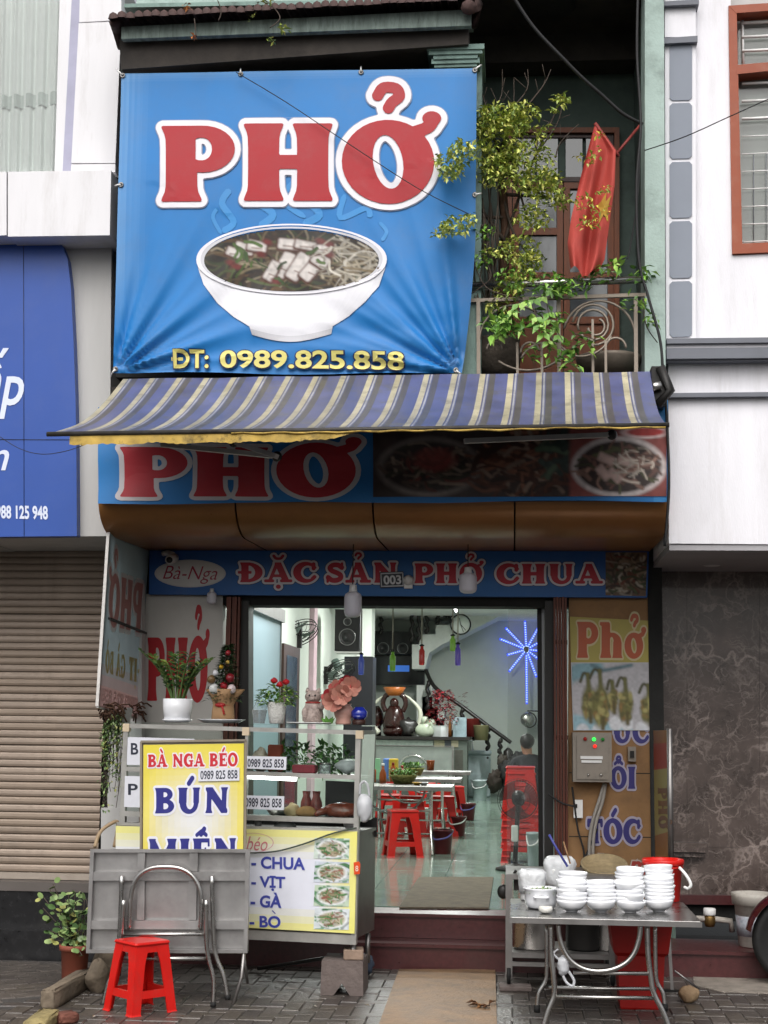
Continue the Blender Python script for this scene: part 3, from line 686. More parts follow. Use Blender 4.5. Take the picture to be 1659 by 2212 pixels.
for a in (((173, -40), (262, -40), (262, 43), (171, 48)), ((170, 50), (262, 46), (249, 352), (154, 352)), ((154, 355), (249, 354), (249, 372), (153, 370))):
    part(nb, 'cladding_panel', MB().slab([P(u, v, YL+.08) for u, v in a], (0, .1, 0)), MATS['white_clad'])
part(nb, 'wall_core', MB().slab([P(u, v, YL+.16) for u, v in ((150, -60), (258, -60), (243, 372), (130, 372))], (0, 1, 0)), MATS['grey_render'])
win = part(nb, 'window', MB().slab([P(u, v, YL+.16) for u, v in ((-60, -60), (136, -60), (122, 372), (-60, 372))], (0, .012, 0)), MATS['window_glass'])
part(nb, 'curtain', MB().grid(lambda s, t: P(lerp(-70, 138-13*t, s), lerp(-60, 372, t), YL+.215+.016*math.sin(s*46)+.008*math.sin(s*97+t*2)), 90, 6), MATS['curtain'], parent=win)
part(nb, 'curtain_hem', MB().grid(lambda s, t: P(lerp(-70, 132, s), lerp(212, 240, t)-14*s+3*math.sin(s*46), YL+.208+.016*math.sin(s*46)), 90, 1), M('hem', c('#c2cac6'), .8), parent=win)
part(nb, 'room_back', MB().slab([P(u, v, YL+.7) for u, v in ((-90, -80), (150, -80), (140, 400), (-90, 400))], (0, .05, 0)), MATS['grey_render'])
bnd = []
for a, b in ((-60, 14), (17, 240)): bnd.append(part(nb, 'band_panel', MB().slab([P(a, 371, YL-.22), P(b, 368 if b > 100 else 371, YL-.22), P(b-3 if b > 100 else b, 508, YL-.22), P(a, 511, YL-.22)], (0, .35, 0)), MATS['white_clad']))
part(nb, 'band_core', MB().slab([P(u, v, YL-.2) for u, v in ((-60, 375), (237, 372), (234, 505), (-60, 508))], (0, .9, 0)), MATS['soot'])
part(nb, 'sign_wall', MB().slab([P(u, v, YL+.05) for u, v in ((-60, 508), (241, 500), (236, 1158), (-60, 1160))], (0, 1.0, 0)), MATS['grey_render'])
part(nb, 'corner_shadow_gap', MB().slab([P(u, v, YL+.2) for u, v in ((236, 370), (249, 370), (247, 820), (236, 820))], (0, .6, 0)), MATS['soot'])  # near-black slab standing in for the shade in this gap
YSH = -.2
part(nb, 'back_wall', MB().box(X_(-950, 1500, YSH), -2.8, YSH+.06, YSH+.2, 0, 3.4), MATS['soot'])
part(nb, 'side_pier', MB().slab([P(u, v, YSH-.03) for u, v in ((218, 1745), (300, 1745), (300, 1930), (218, 1930))], (0, .1, 0)), MATS['grey_render'])
part(nb, 'side_pier', MB().slab([P(u, v, YSH-.02) for u, v in ((232, 1250), (306, 1250), (306, 1745), (232, 1745))], (0, .1, 0)), MATS['grey_render'])
part(nb, 'side_wall', MB().slab([P(u, v, YL+.02) for u, v in ((-900, -60), (-61, -60), (-61, 1160), (-900, 1160))], (0, 1.0, 0)), MATS['grey_render'])
# roller shutter, every slat its own piece
rs = T('roller_shutter', 'closed beige roller shutter with grimy lower slats at the left', 'shutter', tuple(P(100, 1895, YSH)))
xa, xb = X_(-900, 1500, YSH), X_(226, 1500, YSH); n = 44; za, zb2 = Z_(100, 1188, YSH), Z_(100, 1884, YSH); h = (za-zb2)/n
sp = [(0, 0), (-.009, .12*h), (-.013, .4*h), (-.011, .75*h), (-.006, .93*h), (.004, .94*h), (.004, h)]
t = MB(); m_ = len(sp); t.add([(xa, y, z) for y, z in sp]+[(xb, y, z) for y, z in sp], [(i, i+1, i+1+m_, i+m_) for i in range(m_-1)], False)
smes = []
for k in range(4): sme = t.mesh((0, 0, 0), 'slat'); sme.materials.append(M('shutter_%d' % k, c(('#9a8a7c', '#928273', '#a09082', '#897a6c')[k]), .5, .15, .16, 3, dirt=.6, dscale=2+k, dcol=(.15, .12, .095))); smes.append(sme)
for k in range(n): instpart(rs, 'slat', smes[3] if k < 6 and k % 2 else random.choice(smes[:3]), (0, YSH+random.uniform(-.003, .003), zb2+k*h), (random.uniform(-.02, .02), random.uniform(-.0008, .0008), 0))
part(rs, 'bottom_rail', MB().box(xa, xb, YSH-.03, YSH+.02, Z_(100, 1899, YSH), zb2-.003), MATS['shutter'])
ls = T('granite_step', 'polished black granite steps under the closed roller shutter', 'step', tuple(P(80, 2080, -.6)))
part(ls, 'sill', MB().box(xa, X_(262, 1910, -.3), YSH-.16, YSH+.1, Z_(100, 1926, -.36), Z_(100, 1906, -.36)), M('sill_stone', c('#5b5551'), .5, dirt=.3))
part(ls, 'upper_riser', MB().box(xa, X_(262, 1910, -.3), YSH-.15, YSH+.1, Z_(100, 2010, -.4), Z_(100, 1926, -.36)-.002), MATS['black_granite'])
part(ls, 'lower_step', MB().box(xa, X_(255, 1990, -.45), -.52, YSH+.1, -.01, Z_(100, 2008, -.45)-.002), MATS['black_granite'])
# ------------------------------------------------------------------ right neighbour
YR = -1.1
M('white_wall', c('#e6e5ea'), .75, 0, .06, 3, bump=.12, bscale=60, dirt=.36, dscale=1.8, dcol=(.45, .43, .41), stretch=(3, 3, .45)); M('grey_box', c('#868c97'), .7, 0, .05, 5); M('grey_trim', c('#6d7078'), .6, 0, .1)
M('frame_orange', c('#93482c'), .5, 0, .12, 6, dirt=.12, dcol=(.5, .4, .3), dscale=9)
nr = T('neighbour_building', 'white rendered building with grey inset pilaster right of the noodle shop', 'building', tuple(P(1560, 2050, .2)))
part(nr, 'upper_wall', MB().slab([P(u, v, YR) for u, v in ((1440, -60), (1578, -60), (1583, 552), (1730, 545), (1730, 1176), (1445, 1174))], (0, 1.3, 0)), MATS['white_wall'])
part(nr, 'wall_core', MB().slab([P(u, v, YR+.14) for u, v in ((1575, -60), (1730, -60), (1730, 555), (1575, 555))], (0, .9, 0)), MATS['grey_render'])
ps_ = part(nr, 'pilaster', MB().slab([P(u, v, YR-.06) for u, v in ((1436, 92), (1503, 92), (1503, 735), (1439, 735))], (0, .1, 0)), MATS['white_wall'])
part(nr, 'pilaster_head', MB().slab([P(u, v, YR-.07) for u, v in ((1436, -30), (1503, -30), (1503, 80), (1436, 80))], (0, .1, 0)), MATS['white_wall'], parent=ps_)
part(nr, 'head_trim', MB().slab([P(u, v, YR-.1) for u, v in ((1434, 82), (1507, 77), (1507, 90), (1434, 94))], (0, .14, 0)), MATS['grey_trim'], parent=ps_)
part(nr, 'head_trim', MB().slab([P(u, v, YR-.11) for u, v in ((1433, 3), (1510, -2), (1510, 9), (1433, 12))], (0, .14, 0)), MATS['grey_trim'], parent=ps_)
for a, b in ((96, 217), (223, 343), (350, 471), (478, 601), (608, 728)):
    ul, ur = 1446.5, 1495; e = 6
    part(nr, 'inset', MB().slab([P(u, v, YR-.068) for u, v in ((ul+e, a), (ur-e, a-1), (ur, a+e-1), (ur, b-e-1), (ur-e, b-1), (ul+e, b), (ul, b-e), (ul, a+e))], (0, .03, 0)), MATS['grey_box'], parent=ps_)
for a, b, d, m_ in ((731, 742, .13, 'grey_trim'), (742, 752, .10, 'white_wall'), (752, 775, .12, 'grey_trim'), (776, 780, .09, 'grey_trim'), (849, 858, .05, 'grey_trim'), (1173, 1190, .0, None)):
    if m_: part(nr, 'cornice', MB().slab([P(u, v, YR-d) for u, v in ((1440, a), (1730, a-3), (1730, b-3), (1440, b))], (0, d+.02, 0)), MATS[m_])
part(nr, 'soffit', MB().box(X_(1446, 1175, YR), X_(2500, 1175, YR), YR+.01, .3, Z_(1500, 1175, YR)-.04, Z_(1500, 1175, YR)-.003), M('soffit_grey', c('#a3a1a4'), .7))
q = P(1533, 1212, -.1); part(nr, 'downlight', MB().lathe([(.0, 0), (.05, -.004), (.06, 0)], (q.x, -.2, Z_(1500, 1175, YR)-.043), 20), MATS['white_plastic'])
# window with jalousie glass and bars
wn = part(nr, 'window', MB().slab([P(u, v, YR+.1) for u, v in ((1595, 20), (1740, 20), (1740, 540), (1595, 540))], (0, .01, 0)), MATS['window_glass'])
part(nr, 'window_frame', MB().slab([P(u, v, YR-.02) for u, v in ((1574, 14), (1591, 12), (1604, 546), (1582, 548))], (0, .14, 0)).slab([P(u, v, YR-.022) for u, v in ((1574, 12), (1730, 2), (1730, 18), (1590, 28))], (0, .13, 0)).slab([P(u, v, YR-.022) for u, v in ((1592, 140), (1730, 128), (1730, 146), (1592, 160))], (0, .13, 0)).slab([P(u, v, YR-.022) for u, v in ((1582, 527), (1730, 520), (1730, 542), (1582, 548))], (0, .13, 0)), MATS['frame_orange'], parent=wn)
part(nr, 'curtain', MB().grid(lambda s, t: P(lerp(1590, 1740, s), lerp(0, 560, t), YR+.2+.012*math.sin(s*60+t*3)), 60, 4), M('curtain_w', c('#dcdcda'), .85), parent=wn)
for k in range(13):
    v = 62+k*38 if k > 2 else 45+k*30
    part(nr, 'bar', MB().tube([P(1603, v+5, YR+.07), P(1735, v-1, YR+.07)], .01 if k < 6 else .004, 6), MATS['white_plastic'], parent=wn)
for u in (1628, 1655): part(nr, 'bar', MB().tube([P(u, 330, YR+.08), P(u, 530, YR+.08)], .003, 6), MATS['grey_trim'], parent=wn)
part(nr, 'bar', MB().tube([P(1604, 45, YR+.08), P(1606, 140, YR+.08)], .008, 6), MATS['white_plastic'], parent=wn)
part(nr, 'side_wall', MB().slab([P(u, v, YR+.002) for u, v in ((1738, -120), (2500, -200), (2500, 1185), (1729, 1176))], (0, 1.3, 0)), MATS['white_wall'])
part(nr, 'window_frame', MB().slab([P(u, v, YR-.024) for u, v in ((1722, 3), (1740, 3), (1740, 542), (1722, 542))], (0, .14, 0)), MATS['frame_orange'], parent=wn)
# brown marble ground floor
def marble():
    m = M('marble', c('#574b46'), .3, 0, .5, 4, dirt=.5, dscale=3.5, dcol=c('#2b2423'), spec=.5, coat=.2); n = m.node_tree.nodes; L = m.node_tree.links; b = n['Principled BSDF']
    src = b.inputs['Base Color'].links[0].from_socket; tc = [x for x in n if x.type == 'TEX_COORD'][0]
    nz = n.new('ShaderNodeTexNoise'); nz.inputs['Scale'].default_value = 2.5; nz.inputs['Detail'].default_value = 8; L.new(tc.outputs['Object'], nz.inputs['Vector'])
    va = n.new('ShaderNodeMix'); va.data_type = 'VECTOR'; va.inputs[0].default_value = .6; L.new(tc.outputs['Object'], va.inputs[4]); L.new(nz.outputs['Color'], va.inputs[5])
    for sc_, lo, amt in ((2.8, .03, .7), (6, .045, .6), (12, .05, .4), (24, .07, .22)):
        vo = n.new('ShaderNodeTexVoronoi'); vo.feature = 'DISTANCE_TO_EDGE'; vo.inputs['Scale'].default_value = sc_; L.new(va.outputs[1], vo.inputs['Vector'])
        n2 = n.new('ShaderNodeTexNoise'); n2.inputs['Scale'].default_value = sc_*.6; L.new(tc.outputs['Object'], n2.inputs['Vector'])
        mr = n.new('ShaderNodeMapRange'); mr.inputs['From Min'].default_value = lo; mr.inputs['From Max'].default_value = 0; mr.inputs['To Max'].default_value = amt; L.new(vo.outputs['Distance'], mr.inputs['Value'])
        m3 = n.new('ShaderNodeMapRange'); m3.inputs['From Min'].default_value = .40; m3.inputs['From Max'].default_value = .6; L.new(n2.outputs['Fac'], m3.inputs['Value'])
        mm = n.new('ShaderNodeMath'); mm.operation = 'MULTIPLY'; L.new(mr.outputs[0], mm.inputs[0]); L.new(m3.outputs[0], mm.inputs[1])
        mx = n.new('ShaderNodeMix'); mx.data_type = 'RGBA'; mx.inputs[7].default_value = (*c('#a89a93'), 1); L.new(mm.outputs[0], mx.inputs[0]); L.new(src, mx.inputs[6]); src = mx.outputs[2]
    L.new(src, b.inputs['Base Color']); return m
marble(); YM = .25
for k, (a, b) in enumerate(((1405, 1483.6), (1484, 1640.6), (1641, 1800.6), (1801, 2000.6), (2001, 2200.6), (2201, 2500))):
    for v0_, v1_ in ((1226, 1535.7), (1536, 1830.6), (1831, 1935)):
        part(nr, 'marble_panel', MB().slab([P(a, v0_, YM), P(b, v0_, YM), P(b, v1_, YM), P(a, v1_, YM)], (0, .06, 0)), MATS['marble'])
part(nr, 'marble_backing', MB().slab([P(u, v, YM+.02) for u, v in ((1402, 1222), (2510, 1222), (2510, 1990), (1402, 1990))], (0, .3, 0)), MATS['soot'])
part(nr, 'ledge', MB().slab([P(u, v, YM-.09) for u, v in ((1447, 1820), (1530, 1822), (1530, 1842), (1447, 1840))], (0, .1, 0)).slab([P(u, v, YM-.06) for u, v in ((1447, 1841), (1524, 1843), (1520, 1852), (1447, 1850))], (0, .06, 0)), MATS['marble'])
part(nr, 'plinth', MB().slab([P(u, v, YM-.05) for u, v in ((1420, 1933), (2500, 1945), (2500, 1965), (1420, 1953))], (0, .1, 0)), MATS['red_granite'])
# ------------------------------------------------------------------ big blue banner
WHT = c('#e4e2e8'); RED = c('#a51823'); BLUE = c('#1f78be'); NAVY = c('#27306e')
def bwr(u, v):
    o = .004*math.sin(u*.011+1)+.004*math.sin(v*.016+u*.004)
    for (a, b, sg, ph, reach, amp) in ((246, 806, 1, .3, 190, .05), (992, 806, -1, 1.1, 210, .044)):
        dx, dy = (u-a)*sg, b-v; d = math.hypot(dx, dy); an = math.atan2(max(dy, 0), max(dx, .01))
        o += amp*math.exp(-d/reach*1.4)*min(1, d/50)*((1-2*abs(math.sin(an*8+ph)))*1.1+.6*(1-2*abs(math.sin(an*17+ph*3))))*(1 if d < reach*2.2 else 0)
    if v > 640 and 540 < u < 1000: o += .0035*math.sin(v*.09+u*.012)*min(1, (v-640)/80)
    return o
BP = FP(-1.40, bwr)
bn = T('shop_banner', 'large blue PHỞ banner with printed noodle bowl and telephone number', 'banner', tuple(P(630, 806, -1.38)))
def bedge(s, t):
    ul = lerp(262, 245, t); ur = 1030-6*t-40*max(0, t-.55)**1.5*2.2
    return lerp(ul, ur, s), lerp(lerp(158, 147, s), 806-3*math.sin(s*9)*(t > .98), t)
wn1 = wob(3)
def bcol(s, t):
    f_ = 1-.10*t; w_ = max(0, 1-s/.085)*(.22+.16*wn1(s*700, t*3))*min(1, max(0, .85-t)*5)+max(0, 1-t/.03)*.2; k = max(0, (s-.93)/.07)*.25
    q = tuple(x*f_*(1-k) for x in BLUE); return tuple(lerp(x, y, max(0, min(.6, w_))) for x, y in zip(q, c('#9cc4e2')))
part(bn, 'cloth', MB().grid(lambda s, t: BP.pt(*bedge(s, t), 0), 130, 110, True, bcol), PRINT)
lt = MB()
for ch, q in (('P', rq(341, 273, 512, 437)), ('H', rq(520, 269, 727, 436)), ('Ở', rq(739, 266, 940, 436))):
    slabtext(lt, ch, q, BP, [(.088, c('#8a97b4')), (.075, WHT), (0, RED)], W=.185 if ch != 'H' else .195, off=.006, res=56, inner=.07, step=.005)
part(bn, 'lettering', lt, PRINT)
lt = MB(); PHL = [(.042, c('#1d2a5c')), (0, c('#d9cf7a'))]; sans(lt, 'DT:', ((376, 757), (452, 757), (452, 797), (376, 797)), BP, PHL, off=.022, bold=.025, step=.008); sans(lt, '0989.825.858', ((477, 758), (873, 761), (873, 801), (477, 798)), BP, PHL, off=.022, bold=.025, step=.008); pquad(lt, rq(371, 773, 396, 780), BP, c('#d9cf7a'), .032)
part(bn, 'phone_number', lt, PRINT)
pb = MB(); LB = c('#3a8aca')
for pts, wd in (([(497, 410), (480, 440), (505, 480), (480, 500)], 14), ([(470, 450), (460, 470), (478, 505)], 8), ([(560, 440), (590, 465), (560, 490)], 16), ([(650, 380), (610, 430), (660, 470)], 12), ([(670, 440), (690, 465), (655, 485)], 16), ([(745, 420), (735, 470), (790, 450), (800, 470)], 12), ([(820, 480), (835, 500), (825, 520)], 8)):
    pstroke(pb, pts, wd, BP, LB, .0035)
bl = [(424, 556), (428, 580), (440, 615), (470, 655), (505, 685), (540, 707), (545, 724)]; br = [(835, 556), (832, 580), (818, 618), (790, 652), (755, 682), (719, 706), (716, 722)]
sb = lambda t, pts: (lambda k: (lerp(pts[k][0], pts[k+1][0], t*6-k), lerp(pts[k][1], pts[k+1][1], t*6-k)))(min(int(t*6), 5))
def bowlp(s, t):
    l, r = sb(t, bl), sb(t, br); u = lerp(l[0], r[0], s); v = lerp(l[1], r[1], s)+math.sin(pi*s)*lerp(14, 16, t)*(1 if t > .9 else 1); return BP.pt(u, v, .007)
def bowlc(s, t):
    k = .9-.75*abs(s-.45)**2-.2*max(0, t-.5)-(.16 if t > .86 else 0)-(.07 if .12 < t < .17 else 0); return (k*.93, k*.93, k*.98)
pb.grid(bowlp, 24, 24, True, bowlc)
ph = Photo(170, 62, c('#2a221c'), 5); ph.noise(.5, 9); ph.strands(130, [c('#3b2a1e'), c('#57432f'), c('#3a4426'), c('#2c2a1e'), c('#6a5236')], 16, 2.2)
ph.strands(90, [c('#8f8368'), c('#a89c84'), c('#5e6a3c'), c('#7a6a50')], 13, 1.1, 85, 31, 80, 28); ph.strands(60, [c('#b8ae9a'), c('#c9c2b4'), c('#8a7a5e')], 12, 1.1, 130, 32, 34, 24)
for x, y, hw, hh, r, in ((40, 18, 9, 5, .3), (52, 16, 9, 5, .2), (30, 22, 7, 4, .4), (78, 34, 6, 13, .5), (91, 36, 6.5, 14, .55), (104, 38, 6, 13, .7), (66, 40, 5, 10, .5), (112, 30, 8, 6, .6), (82, 14, 10, 5, .1), (98, 15, 10, 4, .2), (114, 18, 8, 4, -.2)):
    ph.box(x, y+1, hw+1.6, hh+1.6, r, c('#5a3020'), 2.5); ph.box(x, y, hw, hh, r, c('#d6d0cc'), 2.2, .18); ph.stroke([(x-hw*.5, y+hh*.3), (x+hw*.5, y+hh*.5)], .6, c('#a8948a'), 1.5)
for x, y in ((112, 11), (120, 14), (62, 12), (56, 24), (27, 32), (33, 36), (70, 50), (120, 24)): ph.ell(x, y, 5, 3, c('#7a2c26'), 2.5, .3, .3)
ph.strands(26, [c('#cfc8b8'), c('#ded8cc')], 10, .9, 132, 30, 30, 24); ph.strands(14, [c('#5f7a3c'), c('#44602c')], 9, 1.4, 60, 34, 55, 24); ph.noise(.18, 3); ph.a = np.clip(ph.a, 0, 1)**1.18
ellphoto(pb, ph, 630, 565, 193, 67, BP, .0125); pell(pb, 630, 563, 200, 72, BP, c('#c6c6cc'), .0135, 64, inner=.945); pell(pb, 630, 561, 206, 76, BP, WHT, .0145, 64, inner=.955)
part(bn, 'printed_bowl', pb, PRINT)
for k, (u, v, u2, v2) in enumerate(((265, 163, 252, 150), (1026, 152, 1040, 140), (250, 798, 240, 812), (985, 800, 1000, 812), (262, 400, 248, 402), (1026, 420, 1040, 418), (520, 160, 520, 148), (780, 156, 780, 144))):
    part(bn, 'eyelet', MB().lathe([(.018, 0), (.018, .004), (.009, .005), (.008, 0)], BP.pt(u, v, .004), 12, rx=pi/2), MATS['steel_dull']); part(bn, 'rope', MB().tube([BP.pt(u, v, .006), BP.pt((u+u2)/2, (v+v2)/2, .012), P(u2, v2, -1.3)], .006, 5), MATS['white_plastic'])
# ------------------------------------------------------------------ awning
aw = T('awning', 'faded striped blue and cream retractable awning above the shopfront', 'awning', tuple(P(780, 940, -1.4)))
YA0, YA1 = -1.42, -2.6
AL0, AR0 = P(266, 818, YA0), P(1404, 803, YA0); AL1, AR1 = P(114, 934, YA1), P(1437, 914, YA1)
wn2 = wob(11, 6)
def awp(s, t, o=0):
    a = AL0.lerp(AR0, s); b = AL1.lerp(AR1, s); p = a.lerp(b, t); p.z += -.075*math.sin(pi*t)**1.0*(1-.25*math.sin(s*pi))+.006*wn2(s*40, t*9)+o; return p
cols = [(.2, c('#b0a88e')), (.25, c('#595b78')), (.31, c('#9d9da3')), (.35, c('#595b78')), (.56, c('#555254')), (1, c('#585c82'))]
edges = [0]; cl = []
for k in range(19):
    p0 = 0
    for e, q in cols: edges.append((k+e)/19); cl.append(q)
gv = [random.uniform(.8, 1.1) for _ in range(20)]; am = MB(); nt_ = 22; rows = []
for t in range(nt_+1): rows.append([awp(s, t/nt_) for s in edges])
off0 = 0; ne = len(edges); am.v = [tuple(p) for r in rows for p in r]
for t in range(nt_):
    for i in range(ne-1):
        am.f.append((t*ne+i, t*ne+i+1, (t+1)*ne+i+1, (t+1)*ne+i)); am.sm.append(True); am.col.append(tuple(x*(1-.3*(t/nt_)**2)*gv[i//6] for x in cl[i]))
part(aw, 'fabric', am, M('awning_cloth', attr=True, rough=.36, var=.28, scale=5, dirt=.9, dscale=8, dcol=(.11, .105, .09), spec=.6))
ub = MB(); ub.grid(lambda s, t: awp(s, t, -.006), 40, 12); part(aw, 'lining', ub, M('awning_under', c('#3f4152'), .8))
part(aw, 'front_bar', MB().tube([AL1+Vector((-.03, -.01, -.012)), AR1+Vector((.02, -.01, -.012))], .014, 8), M('bar_grimy', c('#3a3733'), .55, .3, .5, 20, dirt=.7, dscale=14))
va = MB(); VL, VR = P(155, 946, YA1-.01), P(775, 938, YA1-.01)
def valp(s, t):
    p = AL1.lerp(AR1, lerp(.03, .52, s)); d = .058*(1-max(0, (s-.75)/.25)**2) + .006*wn2(s*260, 1)+.004*math.sin(s*37); return p+Vector((0, -.012+.004*math.sin(s*60)*t, -.016-max(.006, d)*t))
va.grid(valp, 260, 4)
part(aw, 'valance', va, M('valance_yellow', c('#bb9c4c'), .7, 0, .35, 10, dirt=1.0, dscale=16, dcol=(.02, .018, .012)))
va = MB(); va.tube([awp(.3+.7*k/40, 1)+Vector((0, -.016, -.024+.004*math.sin(k*1.7))) for k in range(41)], .007, 5); part(aw, 'valance_rope', va, MATS['valance_yellow'])
part(aw, 'roller', MB().tube([AL0+Vector((0, .04, -.03)), AR0+Vector((.05, .04, -.03))], .03, 10), MATS['steel_dull'])
for pts in (((345, 960), (598, 986)), ((598, 986), (505, 955)), ((1003, 953), (1322, 939))):
    a, b = [P(u, v, YA1+.25 if i == 0 else YA1+.55) for i, (u, v) in enumerate(pts)]
    ar = part(aw, 'arm', MB().tube([a, b], .019, 4, smooth=False), M('arm_alu', c('#b5b1ad'), .5, .2, .2))
    part(aw, 'arm_joint', MB().blob(b, .032, 8, 6), MATS['dark_metal'], parent=ar)
be = P(1418, 830, -1.5); part(aw, 'end_bracket', MB().box(be.x-.03, be.x+.05, -1.52, -1.38, be.z-.14, be.z+.11).tube([be+Vector((.02, -.04, .1)), be+Vector((.08, -.04, -.05)), be+Vector((.0, -.04, -.14))], .03, 6), MATS['dark_metal'])
part(aw, 'end_bracket', MB().tube([P(1405, 838, -1.55), P(1428, 832, -1.55)], .03, 8), MATS['steel'])
# ------------------------------------------------------------------ sign on the canopy front
CP = FP(-1.385, lambda u, v: .005*math.sin(u*.03)+.006*math.sin(u*.013+v*.05))
cs = T('canopy_sign', 'blue sign with red PHỞ and food pictures under the awning', 'sign', tuple(P(830, 1085, -1.36)))
part(cs, 'sheet', MB().grid(lambda s, t: CP.pt(lerp(212, 1443, s), lerp(lerp(880, 862, s), lerp(1088, 1082, s)+2*math.sin(s*14), t), 0), 80, 12, True, lambda s, t: c('#2676b8') if s < .97 else c('#3a88c6')), PRINT)
part(cs, 'backing', MB().slab([P(u, v, -1.355) for u, v in ((214, 885), (1440, 868), (1440, 1080), (214, 1084))], (0, .05, 0)), MATS['soot'])
lt = MB()
for ch, q in (('P', rq(253, 966, 408, 1074)), ('H', rq(412, 966, 586, 1073)), ('Ơ', rq(597, 960, 770, 1072))):
    slabtext(lt, ch, q, CP, [(.075, c('#c9c4c6')), (0, c('#b02a35'))], W=.19, off=.004, res=48, inner=.15)
part(cs, 'lettering', lt, PRINT)
fp = MB()
ph = Photo(210, 52, c('#2c2220'), 7); ph.noise(.4, 12); ph.ell(40, 29, 37, 22, c('#6a625e'), 3); ph.ell(40, 29, 33, 18.5, c('#241c1a'), 3); ph.strands(60, [c('#5a4a42'), c('#8a7a6c'), c('#3a3a2c'), c('#6a3a34')], 9, 1.1, 40, 28, 30, 16); ph.ell(44, 24, 14, 8, c('#7a3a36'), 5); ph.strands(12, [c('#8a4a44')], 6, 1, 44, 24, 12, 7)
ph.strands(120, [c('#5a3426'), c('#7a5240'), c('#4a2a20'), c('#8a7466'), c('#332018')], 11, 1.5, 105, 28, 34, 24); ph.strands(20, [c('#33403a'), c('#4a5a48')], 8, 2, 132, 22, 10, 18)
ph.box(178, 26, 38, 40, 0, c('#6e3a36'), 3, 0); ph.ell(175, 30, 34, 22, c('#a89e9c'), 2); ph.ell(175, 30, 30, 18.5, c('#2a1f1d'), 2); ph.strands(55, [c('#8a6a5e'), c('#6a4a40'), c('#4a4a30')], 8, 1.3, 175, 30, 27, 15)
for x, y, r in ((166, 24, .4), (172, 36, .8), (180, 26, .2), (164, 34, .9)): ph.box(x, y, 6, 3.2, r, c('#a88e86'), 2)
ph.strands(22, [c('#c9bcae')], 7, .6, 186, 30, 14, 14); ph.ell(194, 5, 17, 4.5, c('#bdb0ae'), 1.5); ph.ell(194, 5, 14.5, 3.2, c('#8c2a28'), 1.5); ph.noise(.15, 3); ph.a *= 1.55
quadphoto(fp, ph, ((806, 925), (1440, 918), (1440, 1072), (806, 1074)), CP, .005)
part(cs, 'printed_food', fp, PRINT)
# ------------------------------------------------------------------ sign over the doorway
DP = FP(-.075); ds = T('lintel_sign', 'long blue sign reading ĐẶC SẢN PHỞ CHUA over the doorway', 'sign', tuple(P(860, 1287, -.06)))
dq = ((323, 1189), (1402, 1191), (1398, 1291), (322, 1284))
part(ds, 'board', MB().slab([P(u, v, -.073) for u, v in dq], (0, .07, 0)), M('sign_edge', c('#1e3f72'), .6))
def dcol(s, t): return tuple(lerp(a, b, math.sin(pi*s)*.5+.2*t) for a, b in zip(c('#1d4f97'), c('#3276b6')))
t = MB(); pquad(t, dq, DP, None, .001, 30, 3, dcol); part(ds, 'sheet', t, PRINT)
lt = MB()
for tx, q in (('ĐẶC', rq(516, 1215, 684, 1258)), ('SẢN', rq(702, 1215, 860, 1259)), ('PHỞ', rq(893, 1217, 1042, 1260)), ('CHUA', rq(1072, 1218, 1301, 1261))):
    slabtext(lt, tx, q, DP, [(.13, c('#1a2c55')), (.1, c('#d6d3d8')), (0, c('#b5273b'))], W=.15, off=.0025, res=34, gap=.06)
part(ds, 'lettering', lt, PRINT)
lt = MB(); pell(lt, 411, 1239, 77, 30, DP, c('#c9c7c6'), .003); pell(lt, 411, 1239, 73, 27, DP, c('#d3d1cf'), .0036)
sans(lt, 'Bà-Nga', ((352, 1222), (470, 1224), (470, 1262), (352, 1260)), DP, [(0, c('#a02440'))], off=.0045, shear=.35, bold=-.006)
part(ds, 'name_oval', lt, PRINT)
lt = MB(); ph = Photo(44, 46, c('#6a5442'), 9); ph.strands(110, [c('#a08a72'), c('#7a3a28'), c('#4a3424'), c('#c9bfae'), c('#4e5a34')], 9, 1.2); ph.noise(.2, 3); quadphoto(lt, ph, ((1308, 1193), (1398, 1193), (1395, 1288), (1308, 1286)), DP, .003)
part(ds, 'printed_food', lt, PRINT)
# ------------------------------------------------------------------ house number plate and sensor
npl = T('number_plate', 'small black house number plate reading 003', 'plate', tuple(P(846, 1269, -.085)))
KP = FP(-.1)
part(npl, 'plate', MB().slab([P(u, v, -.098) for u, v in ((820, 1236), (871, 1234), (874, 1268), (821, 1270))], (0, .012, 0)), M('plate_navy', c('#1b2230'), .4))
lt = MB()
for q in (((822, 1238), (870, 1236), (870, 1238.5), (822, 1240.5)), ((823, 1265.5), (872, 1264), (872, 1266.5), (823, 1268)), ((822, 1240), (824, 1240), (825, 1266), (823, 1266)), ((869, 1238), (871, 1238), (872, 1265), (870, 1265))): pquad(lt, q, KP, c('#c9ccd2'), .001)
sans(lt, '003', ((828, 1243), (866, 1242), (867, 1262), (829, 1263)), KP, [(0, c('#d8dade'))], off=.001, bold=.03); part(npl, 'digits', lt, PRINT)
q = P(882, 1256, -.1); sn = T('door_sensor', 'small round white sensor beside the house number plate', 'sensor', tuple(q+Vector((0, .02, -.05))))
part(sn, 'dome', MB().lathe([(0, .03), (.02, .028), (.033, .015), (.037, 0)], (q.x, q.y, q.z+.01), 16, rx=pi/2), MATS['white_plastic']); part(sn, 'base', MB().box(q.x-.03, q.x+.03, -.1, -.078, q.z-.05, q.z-.015), MATS['white_plastic'])
# ------------------------------------------------------------------ red PHO on the white wall
WP = FP(-.002); wl = T('wall_lettering', 'tall red PHỞ lettering on the white wall left of the doorway', 'lettering', tuple(P(388, 1512, -.004)))
lt = MB(); slabtext(lt, 'PHỞ', ((317, 1377), (450, 1377), (448, 1514), (316, 1514)), WP, [(0, c('#b01722'))], W=.2, off=.002, res=44, gap=-.03); part(wl, 'letters', lt, PRINT)
